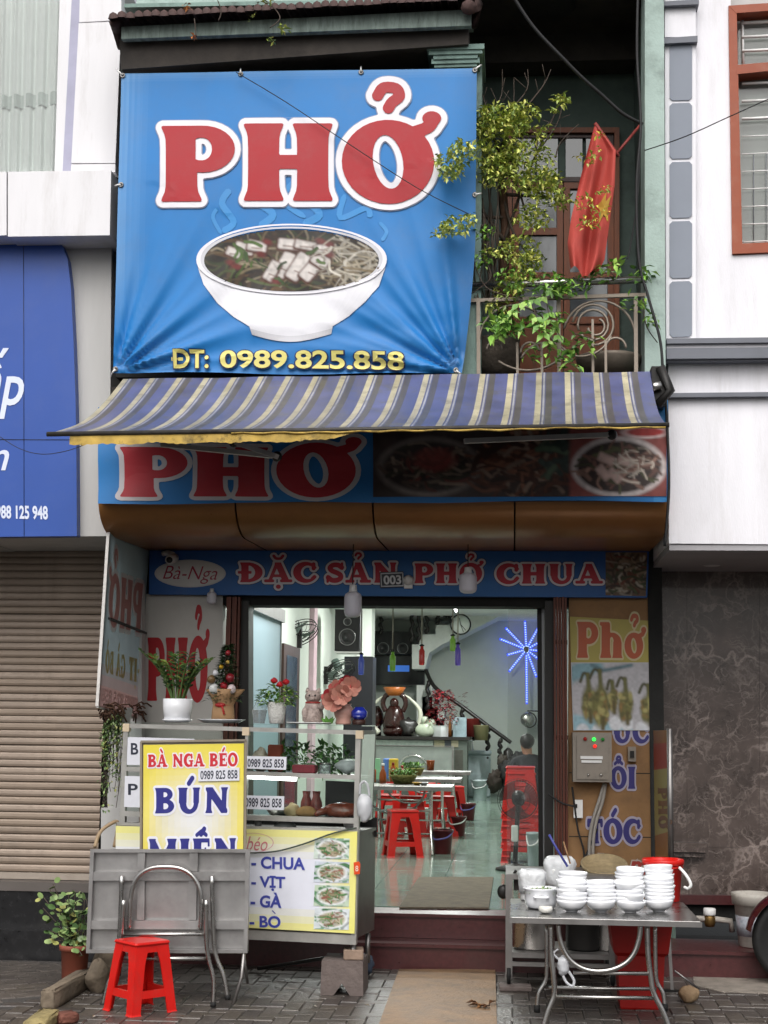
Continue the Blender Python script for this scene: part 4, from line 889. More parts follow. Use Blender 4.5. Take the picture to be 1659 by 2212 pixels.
# ------------------------------------------------------------------ projecting sign on the left, seen from behind
xs_ = P(312, 1300, -.12).x; SP = Plane((xs_, 0, 0), (1, 0, 0))
ps2 = T('projecting_sign', 'faded blue double sided sign jutting out, PHỞ mirrored on its back', 'sign', tuple(SP.pt(270, 1535)))
sq = ((238, 1153), (322, 1191), (301, 1553), (214, 1526))
part(ps2, 'sheet', MB().grid(lambda s, t: SP.pt(*bil(sq, s, t), .002*math.sin(9*s+5*t)), 10, 16, True, lambda s, t: c('#a3b6bc') if t < .74 else tuple(lerp(a, b, min(1, (t-.74)*6)) for a, b in zip(c('#a0b0b4'), c('#c4a09c')))), M('print_thin', attr=True, rough=.6, var=.08, scale=5, dirt=.2, dscale=4, dcol=(.25, .24, .23), thin=True))
PTR = M('print_thin', attr=True, rough=.6, var=.08, scale=5, dirt=.2, dscale=4, dcol=(.25, .24, .23), thin=True)
lt = MB(); slabtext(lt, 'PHỞ', ((309, 1262), (236, 1238), (232, 1350), (303, 1368)), SP, [(.09, c('#e6dad6')), (0, c('#d9a09a'))], W=.18, off=.004, res=32); part(ps2, 'lettering', lt, PTR); lt = MB()
slabtext(lt, 'VỊT', ((302, 1425), (278, 1418), (277, 1468), (300, 1476)), SP, [(0, c('#c4b27e'))], W=.2, off=.004, res=26); part(ps2, 'lettering', lt, PTR); lt = MB(); slabtext(lt, 'GÀ', ((270, 1416), (250, 1410), (249, 1460), (269, 1466)), SP, [(0, c('#c4b27e'))], W=.2, off=.004, res=26); part(ps2, 'lettering', lt, PTR); lt = MB()
slabtext(lt, 'BÒ', ((245, 1408), (227, 1402), (226, 1452), (244, 1458)), SP, [(0, c('#c4b27e'))], W=.2, off=.004, res=26); part(ps2, 'lettering', lt, PTR); lt = MB()
sans(lt, '0989.825.858', ((298, 1508), (220, 1486), (218, 1515), (297, 1537)), SP, [(0, c('#cfb6b2'))], off=.004, bold=.02)
part(ps2, 'lettering', lt, PTR)
a, b, d_, e = [SP.pt(*q, -.012) for q in sq]
part(ps2, 'frame', MB().tube([a, e], .014, 4, smooth=False).tube([a, b], .014, 4, smooth=False).tube([b, d_], .012, 4, smooth=False).tube([e, d_], .012, 4, smooth=False), M('frame_white', c('#c9c6c2'), .5, .3, .1, dirt=.3))
part(ps2, 'crossbar', MB().tube([SP.pt(232, 1336, .012), SP.pt(312, 1368, .012)], .011, 4, smooth=False), MATS['dark_metal'])
part(ps2, 'bracket', MB().tube([P(271, 1085, -.7), P(268, 1172, -.7)], .016, 4, smooth=False), MATS['steel_dull'])
nest = MB(); rnd = random.Random(4)
for k in range(60):
    q = SP.pt(rnd.uniform(222, 300), rnd.uniform(1520, 1545)+ (0), .01); d = Vector((rnd.uniform(-1, 1), rnd.uniform(-1, 1), rnd.uniform(-.6, .6))); nest.tube([q, q+d*.05, q+d*.08+Vector((0, 0, -.03))], .006, 4)
solo('dry_twigs', nest, MATS['bark'], 'tangle of dry brown twigs caught under the projecting sign', 'twigs')['kind'] = 'stuff'
# ------------------------------------------------------------------ small sign edge-on at the right
xs_ = P(1412, 1700, -.02).x; RP = Plane((xs_, 0, 0), (-1, 0, 0)); rsn = T('projecting_sign', 'narrow yellow and red sign jutting out beside the brown marble', 'sign', tuple(RP.pt(1430, 1870)))
q4 = ((1412, 1578), (1446, 1577), (1449, 1850), (1416, 1862)); yc = c('#a8903f')
part(rsn, 'sheet', MB().grid(lambda s, t: RP.pt(*bil(q4, s, t), .002), 4, 20, True, lambda s, t: c('#9c6b38') if t < .12 or t > .78 else (c('#a5453a') if t < .28 else c('#a9a063'))), PRINT)
lt = MB(); slabtext(lt, 'PHỞ', ((1442, 1700), (1444, 1790), (1424, 1790), (1422, 1700)), RP, [(0, c('#7a5a44'))], W=.2, off=.004, res=26); part(rsn, 'lettering', lt, PRINT)
part(rsn, 'post', MB().tube([RP.pt(1446, 1574, .0), RP.pt(1450, 1905, .0)], .018, 6), MATS['steel_dull'])
# ------------------------------------------------------------------ poster and lettering on the right wall
QP = FP(-.012); po = T('duck_poster', 'yellow Phở poster with a photo of hanging ducks', 'poster', tuple(P(1318, 1578, -.012)))
t = MB(); pquad(t, ((1231, 1332), (1404, 1341), (1406, 1431), (1233, 1431)), QP, c('#a99c4e'), .002, 6, 3); pquad(t, ((1233, 1431), (1406, 1431), (1409, 1578), (1238, 1578)), QP, c('#b9b8bb'), .002, 6, 3); part(po, 'sheet', t, PRINT)
lt = MB(); slabtext(lt, 'Phở', ((1244, 1343), (1391, 1345), (1390, 1422), (1244, 1421)), QP, [(.06, c('#c4b58c')), (0, c('#ad5433'))], W=.17, off=.0035, res=40); part(po, 'lettering', lt, PRINT)
t = MB(); ph = Photo(86, 74, c('#b4b2b6'), 8); ph.noise(.08, 20); ph.box(8, 8, 26, 9, -.4, c('#7fa3ae'), 6, 0); ph.stroke([(22, 2), (34, 8), (64, 2)], 2, c('#6f8f98'), 3); ph.box(30, 72, 34, 9, .25, c('#93b6c2'), 4, 0)
for x, y in ((27, 74), (46, 66), (58, 66), (74, 72), (10, 74)): ph.ell(x, y, 7, 8, c('#d0d2d6'), 2.5)
for x, y0, y1, wd in ((17, 10, 62, 9), (30, 6, 70, 12), (43, 18, 52, 6), (57, 15, 64, 10), (82, 22, 66, 11)):
    hh = y1-y0; ph.stroke(spl([(x, y0+3), (x-wd*.5, y0+1), (x-wd*.9, y0+10)]), 1.6, c('#565534'), 2); ph.stroke([(x, y0+2), (x+1, y0+hh*.45)], 2.4, c('#767440'), 2.5); ph.ell(x, y0+hh*.64, wd*.82, hh*.36, c('#7d7a42'), 4, .05, .35)
    for k in range(26): ph.ell(x+ph.r.uniform(-.6, .6)*wd, y0+hh*ph.r.uniform(.4, .92), ph.r.uniform(1, 3), ph.r.uniform(1.5, 4), ph.r.choice((c('#99955a'), c('#6b6838'), c('#aaa064'), c('#5a562e'), c('#8a6a3a'))), 2.5)
    ph.stroke([(x+wd*.2, y1-10), (x+2, y1+2)], 2.2, c('#6a5f34'), 3)
ph.noise(.12, 2.5); quadphoto(t, ph, ((1235, 1433), (1405, 1433), (1408, 1577), (1239, 1577)), QP, .004)
part(po, 'printed_ducks', t, PRINT)
hl = T('wall_lettering', 'navy painted hairdresser lettering partly hidden on the tan wall', 'lettering', tuple(P(1330, 1900, -.004)))
lt = MB(); NV = [(.1, c('#a8a2b4')), (0, c('#332f72'))]
slabtext(lt, 'UC', ((1322, 1556), (1402, 1558), (1402, 1605), (1322, 1604)), WP, NV, W=.17, off=.004, res=32)
slabtext(lt, 'ỔI', ((1318, 1656), (1374, 1656), (1374, 1704), (1318, 1704)), WP, NV, W=.17, off=.004, res=32)
slabtext(lt, 'TÓC', ((1268, 1768), (1384, 1770), (1384, 1822), (1268, 1822)), WP, NV, W=.17, off=.004, res=32)
sans(lt, 'Làm m', ((1258, 1842), (1400, 1848), (1400, 1890), (1258, 1888)), WP, [(.05, c('#b5a8a0')), (0, c('#a03a30'))], off=.004, shear=.3, bold=.03)
part(hl, 'letters', lt, PRINT)
# ------------------------------------------------------------------ electric box, sockets, conduits
eb = T('electric_box', 'dirty grey electric meter box with coloured indicator lamps', 'box', tuple(P(1278, 1692, -.1)))
def pbox(u0_, v0_, u1_, v1_, Y, d): a, b = P(u0_, v0_, Y), P(u1_, v1_, Y); return (min(a.x, b.x), max(a.x, b.x), Y, Y+d, min(a.z, b.z), max(a.z, b.z))
M('box_grey', c('#8b8379'), .55, .1, .2, 5, dirt=.6, dscale=5, dcol=(.05, .045, .04))
part(eb, 'case', MB().box(*pbox(1237, 1582, 1322, 1690, -.15, .15)), MATS['box_grey']); dr = part(eb, 'cover', MB().box(*pbox(1246, 1588, 1314, 1684, -.162, .011)), MATS['box_grey'])
part(eb, 'handle', MB().box(*pbox(1254, 1633, 1302, 1640, -.172, .01)).box(*pbox(1256, 1642, 1300, 1648, -.17, .008)), MATS['white_plastic'], parent=dr)
for nm, u, v, e, s_ in (('indicator_lamp', 1264, 1596, '#7a0a0a', .3), ('indicator_lamp', 1283, 1597, '#30ff50', 1.6), ('indicator_lamp', 1302, 1597, '#1c6a2a', .3), ('indicator_lamp', 1285, 1612, '#ff3028', .8)):
    q = P(u, v, -.164); part(eb, nm, MB().lathe([(.013, 0), (.012, .012), (.006, .018), (0, .019)], q, 12, rx=pi/2), M('ind_%d' % u, e, .3, emit=e, estr=s_), parent=dr)
for u in (1271, 1298): part(eb, 'screw', MB().blob(P(u, 1674, -.164), .01, 8, 6), MATS['steel'], parent=dr)
for (bx, lab) in (((1357, 1613, 1374, 1645, -.05, .05), 'small grey wall switch among the navy letters'), ((1239, 1728, 1259, 1767, -.05, .05), 'white power socket low on the tan wall with a black plug')):
    so_ = T('wall_switch' if bx[0] > 1300 else 'power_socket', lab, 'switch' if bx[0] > 1300 else 'socket', tuple(P((bx[0]+bx[2])/2, bx[3], -.03)))
    part(so_, 'plate', MB().box(*pbox(*bx)), MATS['box_grey'] if bx[0] > 1300 else MATS['white_plastic'])
    part(so_, 'rocker' if bx[0] > 1300 else 'plug', MB().box(*pbox(bx[0]+4, bx[1]+9, bx[0]+13 if bx[0] > 1300 else bx[0]+8, bx[1]+24 if bx[0] > 1300 else bx[1]+17, -.065, .015)), MATS['dark_metal'])
cd = T('conduit_pipes', 'pair of grey conduit pipes curving down from the electric box', 'pipe', tuple(P(1272, 1930, -.06)))
for o in (0, 8): part(cd, 'pipe', MB().tube(spline([P(1308-o*.3, 1692, -.07), P(1302-o, 1730, -.07), P(1288-o, 1775, -.07), P(1281-o, 1830, -.07), P(1283-o, 1930, -.07)], 5), .012, 8), M('pipe_grey', c('#98938c'), .5, 0, .15, dirt=.4))
for k, pts in enumerate((((1236, 1700), (1248, 1790), (1262, 1850), (1250, 1930)), ((1290, 1790), (1265, 1850), (1240, 1900)), ((1185, 1715), (1215, 1735), (1242, 1742)))):
    solo('cable', MB().tube(spline([P(u, v, -.05-.02*k) for u, v in pts], 6), .007, 6), MATS['cable'], ['black cable hanging down from the electric box', 'black cable crossing behind the grey conduit pipes', 'black cable plugged into the white wall socket'][k], 'cable')
# ------------------------------------------------------------------ blue sign of the left neighbour
LP_ = FP(YL-.03, None); lsg = T('shop_sign', 'blue curved edge sign with white script on the left building', 'sign', tuple(P(60, 1158, YL)))
eg = [(-70, 522), (131, 522), (146, 560), (153, 620), (159, 740), (163, 860), (165, 980), (166, 1158), (-70, 1160)]
part(lsg, 'panel', MB().slab([P(u, v, YL-.028) for u, v in eg], (0, .08, 0)), M('sign_blue', c('#2c509f'), .4, 0, .07, 2, dirt=.12, dcol=(.15, .18, .3)))
part(lsg, 'seam', MB().tube([P(51, 522, YL-.03), P(52, 1158, YL-.03)], .002, 4).tube([P(-60, 949, YL-.03), P(165, 950, YL-.03)], .002, 4), MATS['dark_metal'])
lt = MB(); LW = [(0, c('#d5dcee'))]
sans(lt, 'ấp', ((-48, 752), (52, 752), (52, 905), (-48, 905)), LP_, LW, off=.002, shear=.25, bold=.012); part(lsg, 'lettering', lt, PRINT); lt = MB(); sans(lt, 'n', ((-22, 972), (20, 972), (20, 1016), (-22, 1016)), LP_, LW, off=.002, shear=.3, bold=.01); part(lsg, 'lettering', lt, PRINT); lt = MB()
sans(lt, '0988 125 948', ((-20, 1091), (103, 1093), (104, 1123), (-20, 1120)), LP_, LW, off=.002, bold=.03)
part(lsg, 'lettering', lt, PRINT)
# ------------------------------------------------------------------ lamps and camera under the canopy
def bulb(u, v0_, v1_, Y, label, cord=True, r=.06):
    t_ = P(u, v0_, Y); b = P(u, v1_, Y); h = t_.z-b.z; o = T('light_bulb', label, 'bulb', tuple(b), 'bulbs hanging in front of the shop')
    part(o, 'globe', MB().lathe([(0, 0), (r*.55, .01*h), (r*.85, .06*h), (r, .16*h), (r, .62*h), (r*.9, .72*h), (r*.45, .8*h)], b, 22), M('bulb_white', c('#d6d4dd'), .35, 0, .02, sub=.2))
    part(o, 'cap', MB().lathe([(r*.5, .79*h), (r*.42, .9*h), (r*.4, h), (.01, 1.02*h)], b, 16), MATS['white_plastic'])
    if cord: part(o, 'cord', MB().tube([t_, Vector((t_.x, t_.y, zs+.12 if Y > -.9 else 3.05))], .004, 5), MATS['cable'])
bulb(762, 1264, 1334, -.55, 'large white bulb hanging before the open doorway on a cord'); bulb(1011, 1226, 1282, -.55, 'large white bulb hanging before the letters PHỞ of the sign')
bulb(457, 1272, 1305, -.12, 'small dim bulb under the name oval of the doorway sign', False, .035)
cc_ = T('security_camera', 'small white security camera under the canopy corner', 'camera', tuple(P(370, 1222, -.15)))
q = P(370, 1208, -.2); part(cc_, 'body', MB().tube([q+Vector((0, -.05, -.01)), q+Vector((0, .09, .02))], .034, 12), MATS['white_plastic']); part(cc_, 'lens', MB().tube([q+Vector((0, -.06, -.012)), q+Vector((0, -.048, -.01))], .022, 12), MATS['black_plastic'])
part(cc_, 'mount', MB().tube([P(352, 1196, -.1), P(362, 1194, -.12), q+Vector((0, .05, .04))], .02, 8), MATS['white_plastic'])
# ------------------------------------------------------------------ balcony railing
M('rail_paint', c('#8f8478'), .5, .4, .2, 10, dirt=.4, dscale=10)
YB = -1.24; rl = T('balcony_railing', 'rusty scrolled steel balcony railing overgrown by vines', 'railing', tuple(P(1205, 800, YB)))
part(rl, 'handrail', MB().tube([P(1008, 617, YB), P(1396, 604, YB)], .024, 10), MATS['steel']); part(rl, 'lower_rail', MB().tube([P(1008, 650, YB), P(1396, 637, YB)], .016, 4, smooth=False), MATS['rail_paint'])
for u in (1033, 1207, 1373): part(rl, 'post', MB().tube([P(u, 645, YB), P(u+1, 825, YB)], .017, 4, smooth=False), MATS['rail_paint'])
for u, v in ((1117, 740), (1170, 740), (1280, 690), (1308, 735)): part(rl, 'bar', MB().tube([P(u, v, YB), P(u+1, 825, YB)], .011, 4, smooth=False), MATS['rail_paint'])
def parc(cu, cv, r, a0, a1, n=16, Y=YB, ry=None): return [P(cu+r*math.cos(lerp(a0, a1, k/n)), cv-(ry or r)*math.sin(lerp(a0, a1, k/n)), Y) for k in range(n+1)]
for args in ((1294, 728, 78, 0.1, 2.9), (1112, 735, 76, .9, 3.1), (1281, 702, 33, -2.6, 3.5), (1281, 702, 44, -1.6, 3.0), (1288, 706, 18, -3, 1.2), (1068, 755, 16, 0, 3.2), (1330, 752, 22, 0, 3.1), (1145, 760, 20, .1, 3.3), (1255, 700, 70, 3.5, 5.9), (1140, 690, 110, 4.1, 5.6), (1180, 800, 60, .3, 2.7)):
    part(rl, 'scroll', MB().tube(parc(*args), .0085, 5), MATS['rail_paint'])
bp = T('balcony_planter', 'mossy grey clay jar with a raised wave pattern behind the railing', 'planter', tuple(P(1072, 815, -.95)))
b = P(1072, 815, -.95); part(bp, 'jar', MB().lathe([(.1, 0), (.15, .05), (.17, .15), (.15, .22), (.16, .25), (.13, .25), (.12, .2)], b, 20), M('old_clay', c('#5d544b'), .85, 0, .4, 12, bump=.6, dirt=.4)); part(bp, 'soil', MB().lathe([(.12, .21), (0, .22)], b, 12), MATS['soil'])
b = P(1315, 812, -.95); bp = T('balcony_planter', 'wide rusty metal basin behind the right end of the railing', 'planter', tuple(b)); part(bp, 'basin', MB().lathe([(.12, 0), (.2, .06), (.215, .1), (.22, .12), (.2, .12), (.18, .06)], b, 22), MATS['rail_paint']); part(bp, 'soil', MB().lathe([(.19, .09), (0, .1)], b, 12), MATS['soil'])
# ------------------------------------------------------------------ balcony tree, vines and flag
rnd = random.Random(21)
LEAF = [c(h) for h in ('#b2bb5a', '#9aab4e', '#829842', '#cbca6a', '#6c833a', '#bcc262')]
def cluster(mb, u, v, r, n, Y, pal, size=.045, yr=.12, flat=.75, asp=.5):
    for _ in range(n):
        a = rnd.random()*2*pi; q = math.sqrt(rnd.random()); p = P(u+math.cos(a)*q*r, v+math.sin(a)*q*r*flat, Y+rnd.uniform(-yr, yr))
        d = Vector((rnd.gauss(0, 1), rnd.gauss(-.3, 1), rnd.gauss(-.2, .8))); mb.leaf(p, d, size*rnd.uniform(.7, 1.4), size*asp*rnd.uniform(.8, 1.3), (rnd.gauss(0, .4), rnd.gauss(0, .4), 1), col=rnd.choice(pal))
tr_ = T('balcony_tree', 'small yellow green leafed tree growing on the balcony beside the banner', 'tree', tuple(P(1090, 800, -.95)))
tk = MB(); tk.tube(spline([P(1090, 815, -.95), P(1085, 640, -1.0), P(1092, 520, -1.02), P(1086, 420, -1.05), P(1078, 330, -1.08)], 5), [.035]*6+[.034]*5+[.03]*5+[.02]*5, 8)
TW = MB()
ends = [(1000, 330), (975, 370), (1040, 260), (1125, 250), (1160, 350), (1190, 430), (1140, 480), (985, 490), (1110, 560), (1215, 212), (1150, 560), (1050, 400), (1100, 300), (1060, 330), (1255, 440)]
for e in ends:
    s0 = rnd.choice(((1086, 420), (1082, 370), (1090, 520), (1078, 330))); m_ = ((s0[0]+e[0])/2+rnd.uniform(-12, 12), (s0[1]+e[1])/2+rnd.uniform(-8, 14))
    if e == (985, 490): s0 = (1086, 470); m_ = (1030, 470)
    pth = spline([P(*s0, -1.05), P(*m_, -1.1), P(*e, -1.14 if e[0] < 1040 else -1.12)], 5); TW.tube(pth, [lerp(.014, .004, k/10) for k in range(11)], 5)
for a in ((1075, 330, 1060, 190), (1080, 320, 1110, 170), (1060, 260, 1030, 165), (1110, 230, 1140, 150), (1130, 240, 1190, 150), (1160, 330, 1185, 265), (1200, 340, 1250, 268), (1000, 300, 985, 262), (1065, 240, 1085, 150), (1160, 330, 1215, 225)):
    p0, p1 = P(a[0], a[1], -1.05), P(a[2], a[3], -1.0); md = (p0+p1)/2+Vector((rnd.uniform(-.05, .05), 0, rnd.uniform(-.03, .03))); pth = spline([p0, md, p1], 4); TW.tube(pth, [lerp(.007, .0025, k/8) for k in range(9)], 4)
    for j in range(3): q = pth[3+j]; TW.tube([q, q+Vector((rnd.uniform(-.1, .1), rnd.uniform(-.05, .05), rnd.uniform(.02, .12)))], .0025, 4)
part(tr_, 'trunk', tk, MATS['bark']); part(tr_, 'branches', TW, M('twig', c('#4a4038'), .8, 0, .3), kind='stuff')
cr = MB()
for u, v, r, n in ((1080, 300, 55, 150), (1045, 262, 38, 95), (1070, 250, 30, 70), (1128, 245, 32, 60), (1110, 268, 30, 60), (1000, 328, 30, 55), (975, 368, 24, 50), (950, 345, 12, 12), (1135, 350, 55, 130), (1090, 370, 50, 110), (1165, 400, 38, 80), (1175, 285, 22, 16), (1213, 215, 15, 20), (1198, 240, 5, 5), (1150, 470, 34, 70), (1120, 540, 38, 80), (1150, 565, 26, 45), (1205, 430, 26, 38), (1190, 385, 22, 30), (985, 488, 26, 45), (962, 498, 12, 14), (942, 508, 6, 6), (1015, 470, 14, 12), (1100, 625, 30, 45), (1075, 660, 22, 25), (1130, 600, 26, 36), (1060, 545, 18, 16), (1040, 365, 34, 50), (1020, 300, 24, 34)):
    cluster(cr, u, v, r*1.12, int(n*3.0), -1.22 if u > 1035 else -1.25-.3*(u < 1020), LEAF, .04)
part(tr_, 'crown', cr, MATS['leafm'], kind='stuff')
cl_ = MB()
for u, v, r, n in ((1262, 440, 26, 34), (1275, 478, 24, 36), (1300, 410, 16, 18), (1270, 345, 14, 12), (1290, 290, 10, 8), (1285, 330, 16, 10), (1250, 340, 8, 8), (1305, 455, 18, 14)): cluster(cl_, u, v, r, n, -1.5, LEAF[:4]+[c('#d0c24a')], .035, .04)
part(tr_, 'outer_leaves', cl_, MATS['leafm'], kind='stuff')
fl = T('flag', 'faded red flag with yellow star hanging limp on the balcony', 'flag', tuple(P(1275, 598, -1.4)))
fL = [(1285, 268), (1268, 330), (1250, 400), (1234, 470), (1226, 525), (1233, 582)]; fR = [(1287, 268), (1330, 325), (1328, 400), (1318, 470), (1306, 560), (1288, 598)]
def fpt(s, t, o=0):
    k = min(int(t*5), 4); f_ = t*5-k; u = lerp(lerp(fL[k][0], fL[k+1][0], f_), lerp(fR[k][0], fR[k+1][0], f_), s); v = lerp(lerp(fL[k][1], fL[k+1][1], f_), lerp(fR[k][1], fR[k+1][1], f_), s)
    if t > .93: v -= 10*math.sin(s*9)*(t-.93)/.07
    return P(u, v, -1.38+.035*math.sin(s*11+t*2.5)*min(1, t*3)+.02*math.sin(s*19-t*4)*t-o)
part(fl, 'cloth', MB().grid(fpt, 30, 30), M('flag_red', c('#b0453c'), .75, 0, .12, 6, dirt=.2, dscale=4, dcol=(.3, .05, .04)))
stp = [(.95, .46), (.82, .50), (.80, .44), (.70, .50), (.60, .53), (.72, .56), (.72, .64), (.82, .58), (.97, .62), (.90, .54)]
part(fl, 'star', MB().add([fpt(s, t, .008) for s, t in [(.8, .54)]+stp], [(0, i+1, (i+1) % 10+1) for i in range(10)]), M('star_yellow', c('#b08a34'), .7))
part(fl, 'pole', MB().tube([P(1285, 266, -1.38), P(1332, 332, -1.34), P(1336, 338, -1.33)], .012, 6).tube([P(1332, 332, -1.34), P(1385, 268, -1.2)], .01, 6), M('pole_red', c('#7a2a24'), .6))
vn = T('railing_vine', 'green vine with large leaflets trailing over the balcony railing', 'vine', tuple(P(1130, 740, -1.3)))
vs_ = MB(); vl = MB(); VG = [c(h) for h in ('#7fae45', '#6a9a3c', '#9cc257', '#5a8436', '#4d7431')]
for pts in ([(1240, 600), (1170, 640), (1120, 655), (1085, 700), (1075, 730)], [(1180, 640), (1200, 615), (1225, 630)], [(1180, 650), (1190, 690), (1215, 735)], [(1150, 660), (1165, 700), (1190, 750)], [(1395, 600), (1340, 600), (1290, 615), (1240, 600)], [(1330, 600), (1310, 575), (1325, 560)], [(1390, 640), (1395, 700), (1420, 740)], [(1240, 720), (1290, 735)], [(1010, 640), (1060, 600), (1045, 560)], [(1020, 560), (1050, 620), (1100, 640)]):
    pth = spline([P(u, v, -1.32+rnd.uniform(-.04, .04)) for u, v in pts], 6); vs_.tube(pth, .004, 4)
    if pts[0] in ((1240, 600), (1180, 650), (1150, 660), (1180, 640)):
        for k in range(4, len(pth)-1, 2):
            for sd in (-1, 1): vl.leaf(pth[k], (sd*.6+rnd.uniform(-.3, .3), -.3, -.75), .075*rnd.uniform(.8, 1.2), .04, (0, -1, .4), .1, rnd.choice(VG[:3]))
for u, v, r, n, s_ in ((1120, 700, 34, 26, .07), (1080, 715, 22, 14, .08), (1205, 617, 26, 20, .07), (1190, 690, 28, 18, .07), (1300, 590, 22, 16, .06), (1330, 572, 12, 10, .06), (1385, 592, 20, 16, .06), (1375, 655, 22, 12, .05), (1150, 620, 40, 34, .045), (1100, 600, 30, 24, .045), (1240, 615, 30, 22, .045), (1262, 740, 24, 12, .06), (1060, 690, 20, 12, .05), (1210, 765, 30, 18, .06), (1230, 800, 22, 12, .06), (1035, 560, 22, 18, .04), (1050, 500, 20, 16, .04), (1405, 690, 14, 10, .05), (1150, 760, 20, 8, .05)):
    cluster(vl, u, v, r*1.15, int(n*1.9), -1.32, VG, s_, .08, .8, .5)
part(vn, 'stems', vs_, MATS['twig'], kind='stuff'); part(vn, 'leaves', vl, MATS['leafm'], kind='stuff')
dv = MB(); rnd = random.Random(5)
for k in range(26):
    u = rnd.uniform(1012, 1075); p = [P(u+rnd.uniform(-14, 14)*(j > 0), lerp(650, rnd.uniform(360, 520), j/3), -1.15+rnd.uniform(-.1, .1)) for j in range(4)]; dv.tube(spline(p, 4), .005, 4)
solo('dry_creeper', dv, MATS['twig'], 'bundle of bare grey creeper stems rising beside the banner edge', 'creeper')['kind'] = 'stuff'
rv = MB(); rl_ = MB()
for pts in ([(470, 0), (478, 25), (472, 45)], [(560, -10), (590, 15), (605, 40), (583, 60)], [(420, 40), (424, 80)]):
    rv.tube(spline([P(u, v, -1.62) for u, v in pts], 4), .004, 4)
for u, v, r, n, q in ((612, 60, 11, 14, LEAF), (585, 86, 9, 10, LEAF), (420, 78, 7, 7, [c('#b0662c'), c('#8c5226')]), (408, 12, 9, 8, [c('#a86a38')]), (570, 4, 14, 12, LEAF), (545, 40, 10, 5, LEAF)): cluster(rl_, u, v, r, n, -1.62, q, .04, .03)
rvo = T('roof_vine', 'thin vine with a few leaves hanging over the tiled eave', 'vine', tuple(P(585, 90, -1.62))); part(rvo, 'stems', rv, MATS['twig'], kind='stuff'); part(rvo, 'leaves', rl_, MATS['leafm'], kind='stuff')
# ------------------------------------------------------------------ overhead cables
for pts, r, Y0, Y1, lab in (([(510, 156), (620, 222), (760, 315), (900, 405), (1012, 462)], .003, -1.46, -1.46, 'thin black wire running diagonally across the blue banner'),
    ([(1095, -30), (1150, 55), (1215, 125), (1260, 170), (1300, 205), (1345, 245), (1388, 268)], .011, -1.6, -1.3, 'thick black cable sagging across the dark balcony ceiling'),
    ([(1393, 325), (1480, 295), (1580, 250), (1680, 205)], .0035, -1.35, -2.2, 'thin black wire crossing the grey inset pilaster to the right'),
    ([(-20, 930), (40, 968), (90, 981), (140, 975), (180, 962)], .0025, -1.3, -1.3, 'thin black wire drooping across the blue sign on the left'),
    ([(1378, -20), (1376, 120), (1384, 268), (1375, 400), (1380, 560), (1400, 640), (1425, 730), (1432, 800), (1440, 900), (1445, 1050), (1436, 1180)], .009, -1.38, -1.42, 'bundle of black cables running down the right edge of the shophouse'),
    ([(1384, 270), (1378, 420), (1362, 530), (1355, 560)], .005, -1.3, -1.3, 'black cable with blue connectors hanging in the balcony corner')):
    n = len(pts); pth = spline([P(u, v, lerp(Y0, Y1, k/(n-1))) for k, (u, v) in enumerate(pts)], 6)
    solo('cable', MB().tube(pth, r, 6), MATS['cable'], lab, 'cable')
# ------------------------------------------------------------------ protos: plastic stool and bowl
def make_stool(mat, name='plastic_stool'):
    s = T(name, 'x', 'stool'); H_ = .44; a, b = .125, .175
    st_ = MB(); st_.rbox(a+.012, a+.012, .012, .01); st_.v = [(x, y, z+H_-.012) for x, y, z in st_.v]
    part(s, 'seat', st_, mat)
    for sx in (-1, 1):
        for sy in (-1, 1):
            q = lambda z, o: (lerp(b, a, z/H_)*sx*o, lerp(b, a, z/H_)*sy*o)
            l = MB(); vs = []
            for z, wd in ((0, .078), (.012, .068), (.12, .07), (.3, .078), (.385, .094), (H_-.02, .1)):
                k = lerp(b, a, z/H_)+(.006 if z == 0 else 0)
                for (p, r_) in ((0, 0), (wd, 0), (wd, .012), (.012, .012), (.012, wd), (0, wd)): vs.append(((k-p)*sx, (k-r_)*sy, z))
            fs = [(i*6+j, i*6+(j+1) % 6, i*6+6+(j+1) % 6, i*6+6+j) for i in range(5) for j in range(6)]+[tuple(range(6)), tuple(range(30, 36))]
            l.add(vs, fs); part(s, 'leg', l, mat)
    for k in range(4):
        m_ = Matrix.Rotation(k*pi/2, 3, 'Z')
        def bar(z0, z1, t, cut=0):
            m = MB(); r0_, r1_ = lerp(b, a, z0/H_), lerp(b, a, z1/H_); vs = [(-r0_+.03, -r0_+.002, z0), (r0_-.03, -r0_+.002, z0), (r0_-.03, -r0_+t, z0), (-r0_+.03, -r0_+t, z0), (-r1_+.03, -r1_+.002, z1), (r1_-.03, -r1_+.002, z1), (r1_-.03, -r1_+t, z1), (-r1_+.03, -r1_+t, z1)]
            return m.add([m_ @ Vector(p) for p in vs], [(0, 1, 5, 4), (1, 2, 6, 5), (2, 3, 7, 6), (3, 0, 4, 7), (0, 3, 2, 1), (4, 5, 6, 7)])
        part(s, 'apron', bar(.375, H_-.015, .008), mat); part(s, 'rung', bar(.1, .145, .022), mat)
    return s
STOOL = make_stool(MATS['red_plastic'])
q = G(302, 2183); STOOL.location = (q.x, q.y, 0); STOOL.rotation_euler = (0, 0, math.radians(47)); STOOL['label'] = 'bright red plastic stool standing alone in front of the folded table'; STOOL['group'] = 'red plastic stools'; ORG[STOOL.name] = Vector(q)
STOOL.scale = (.84, .84, .88)
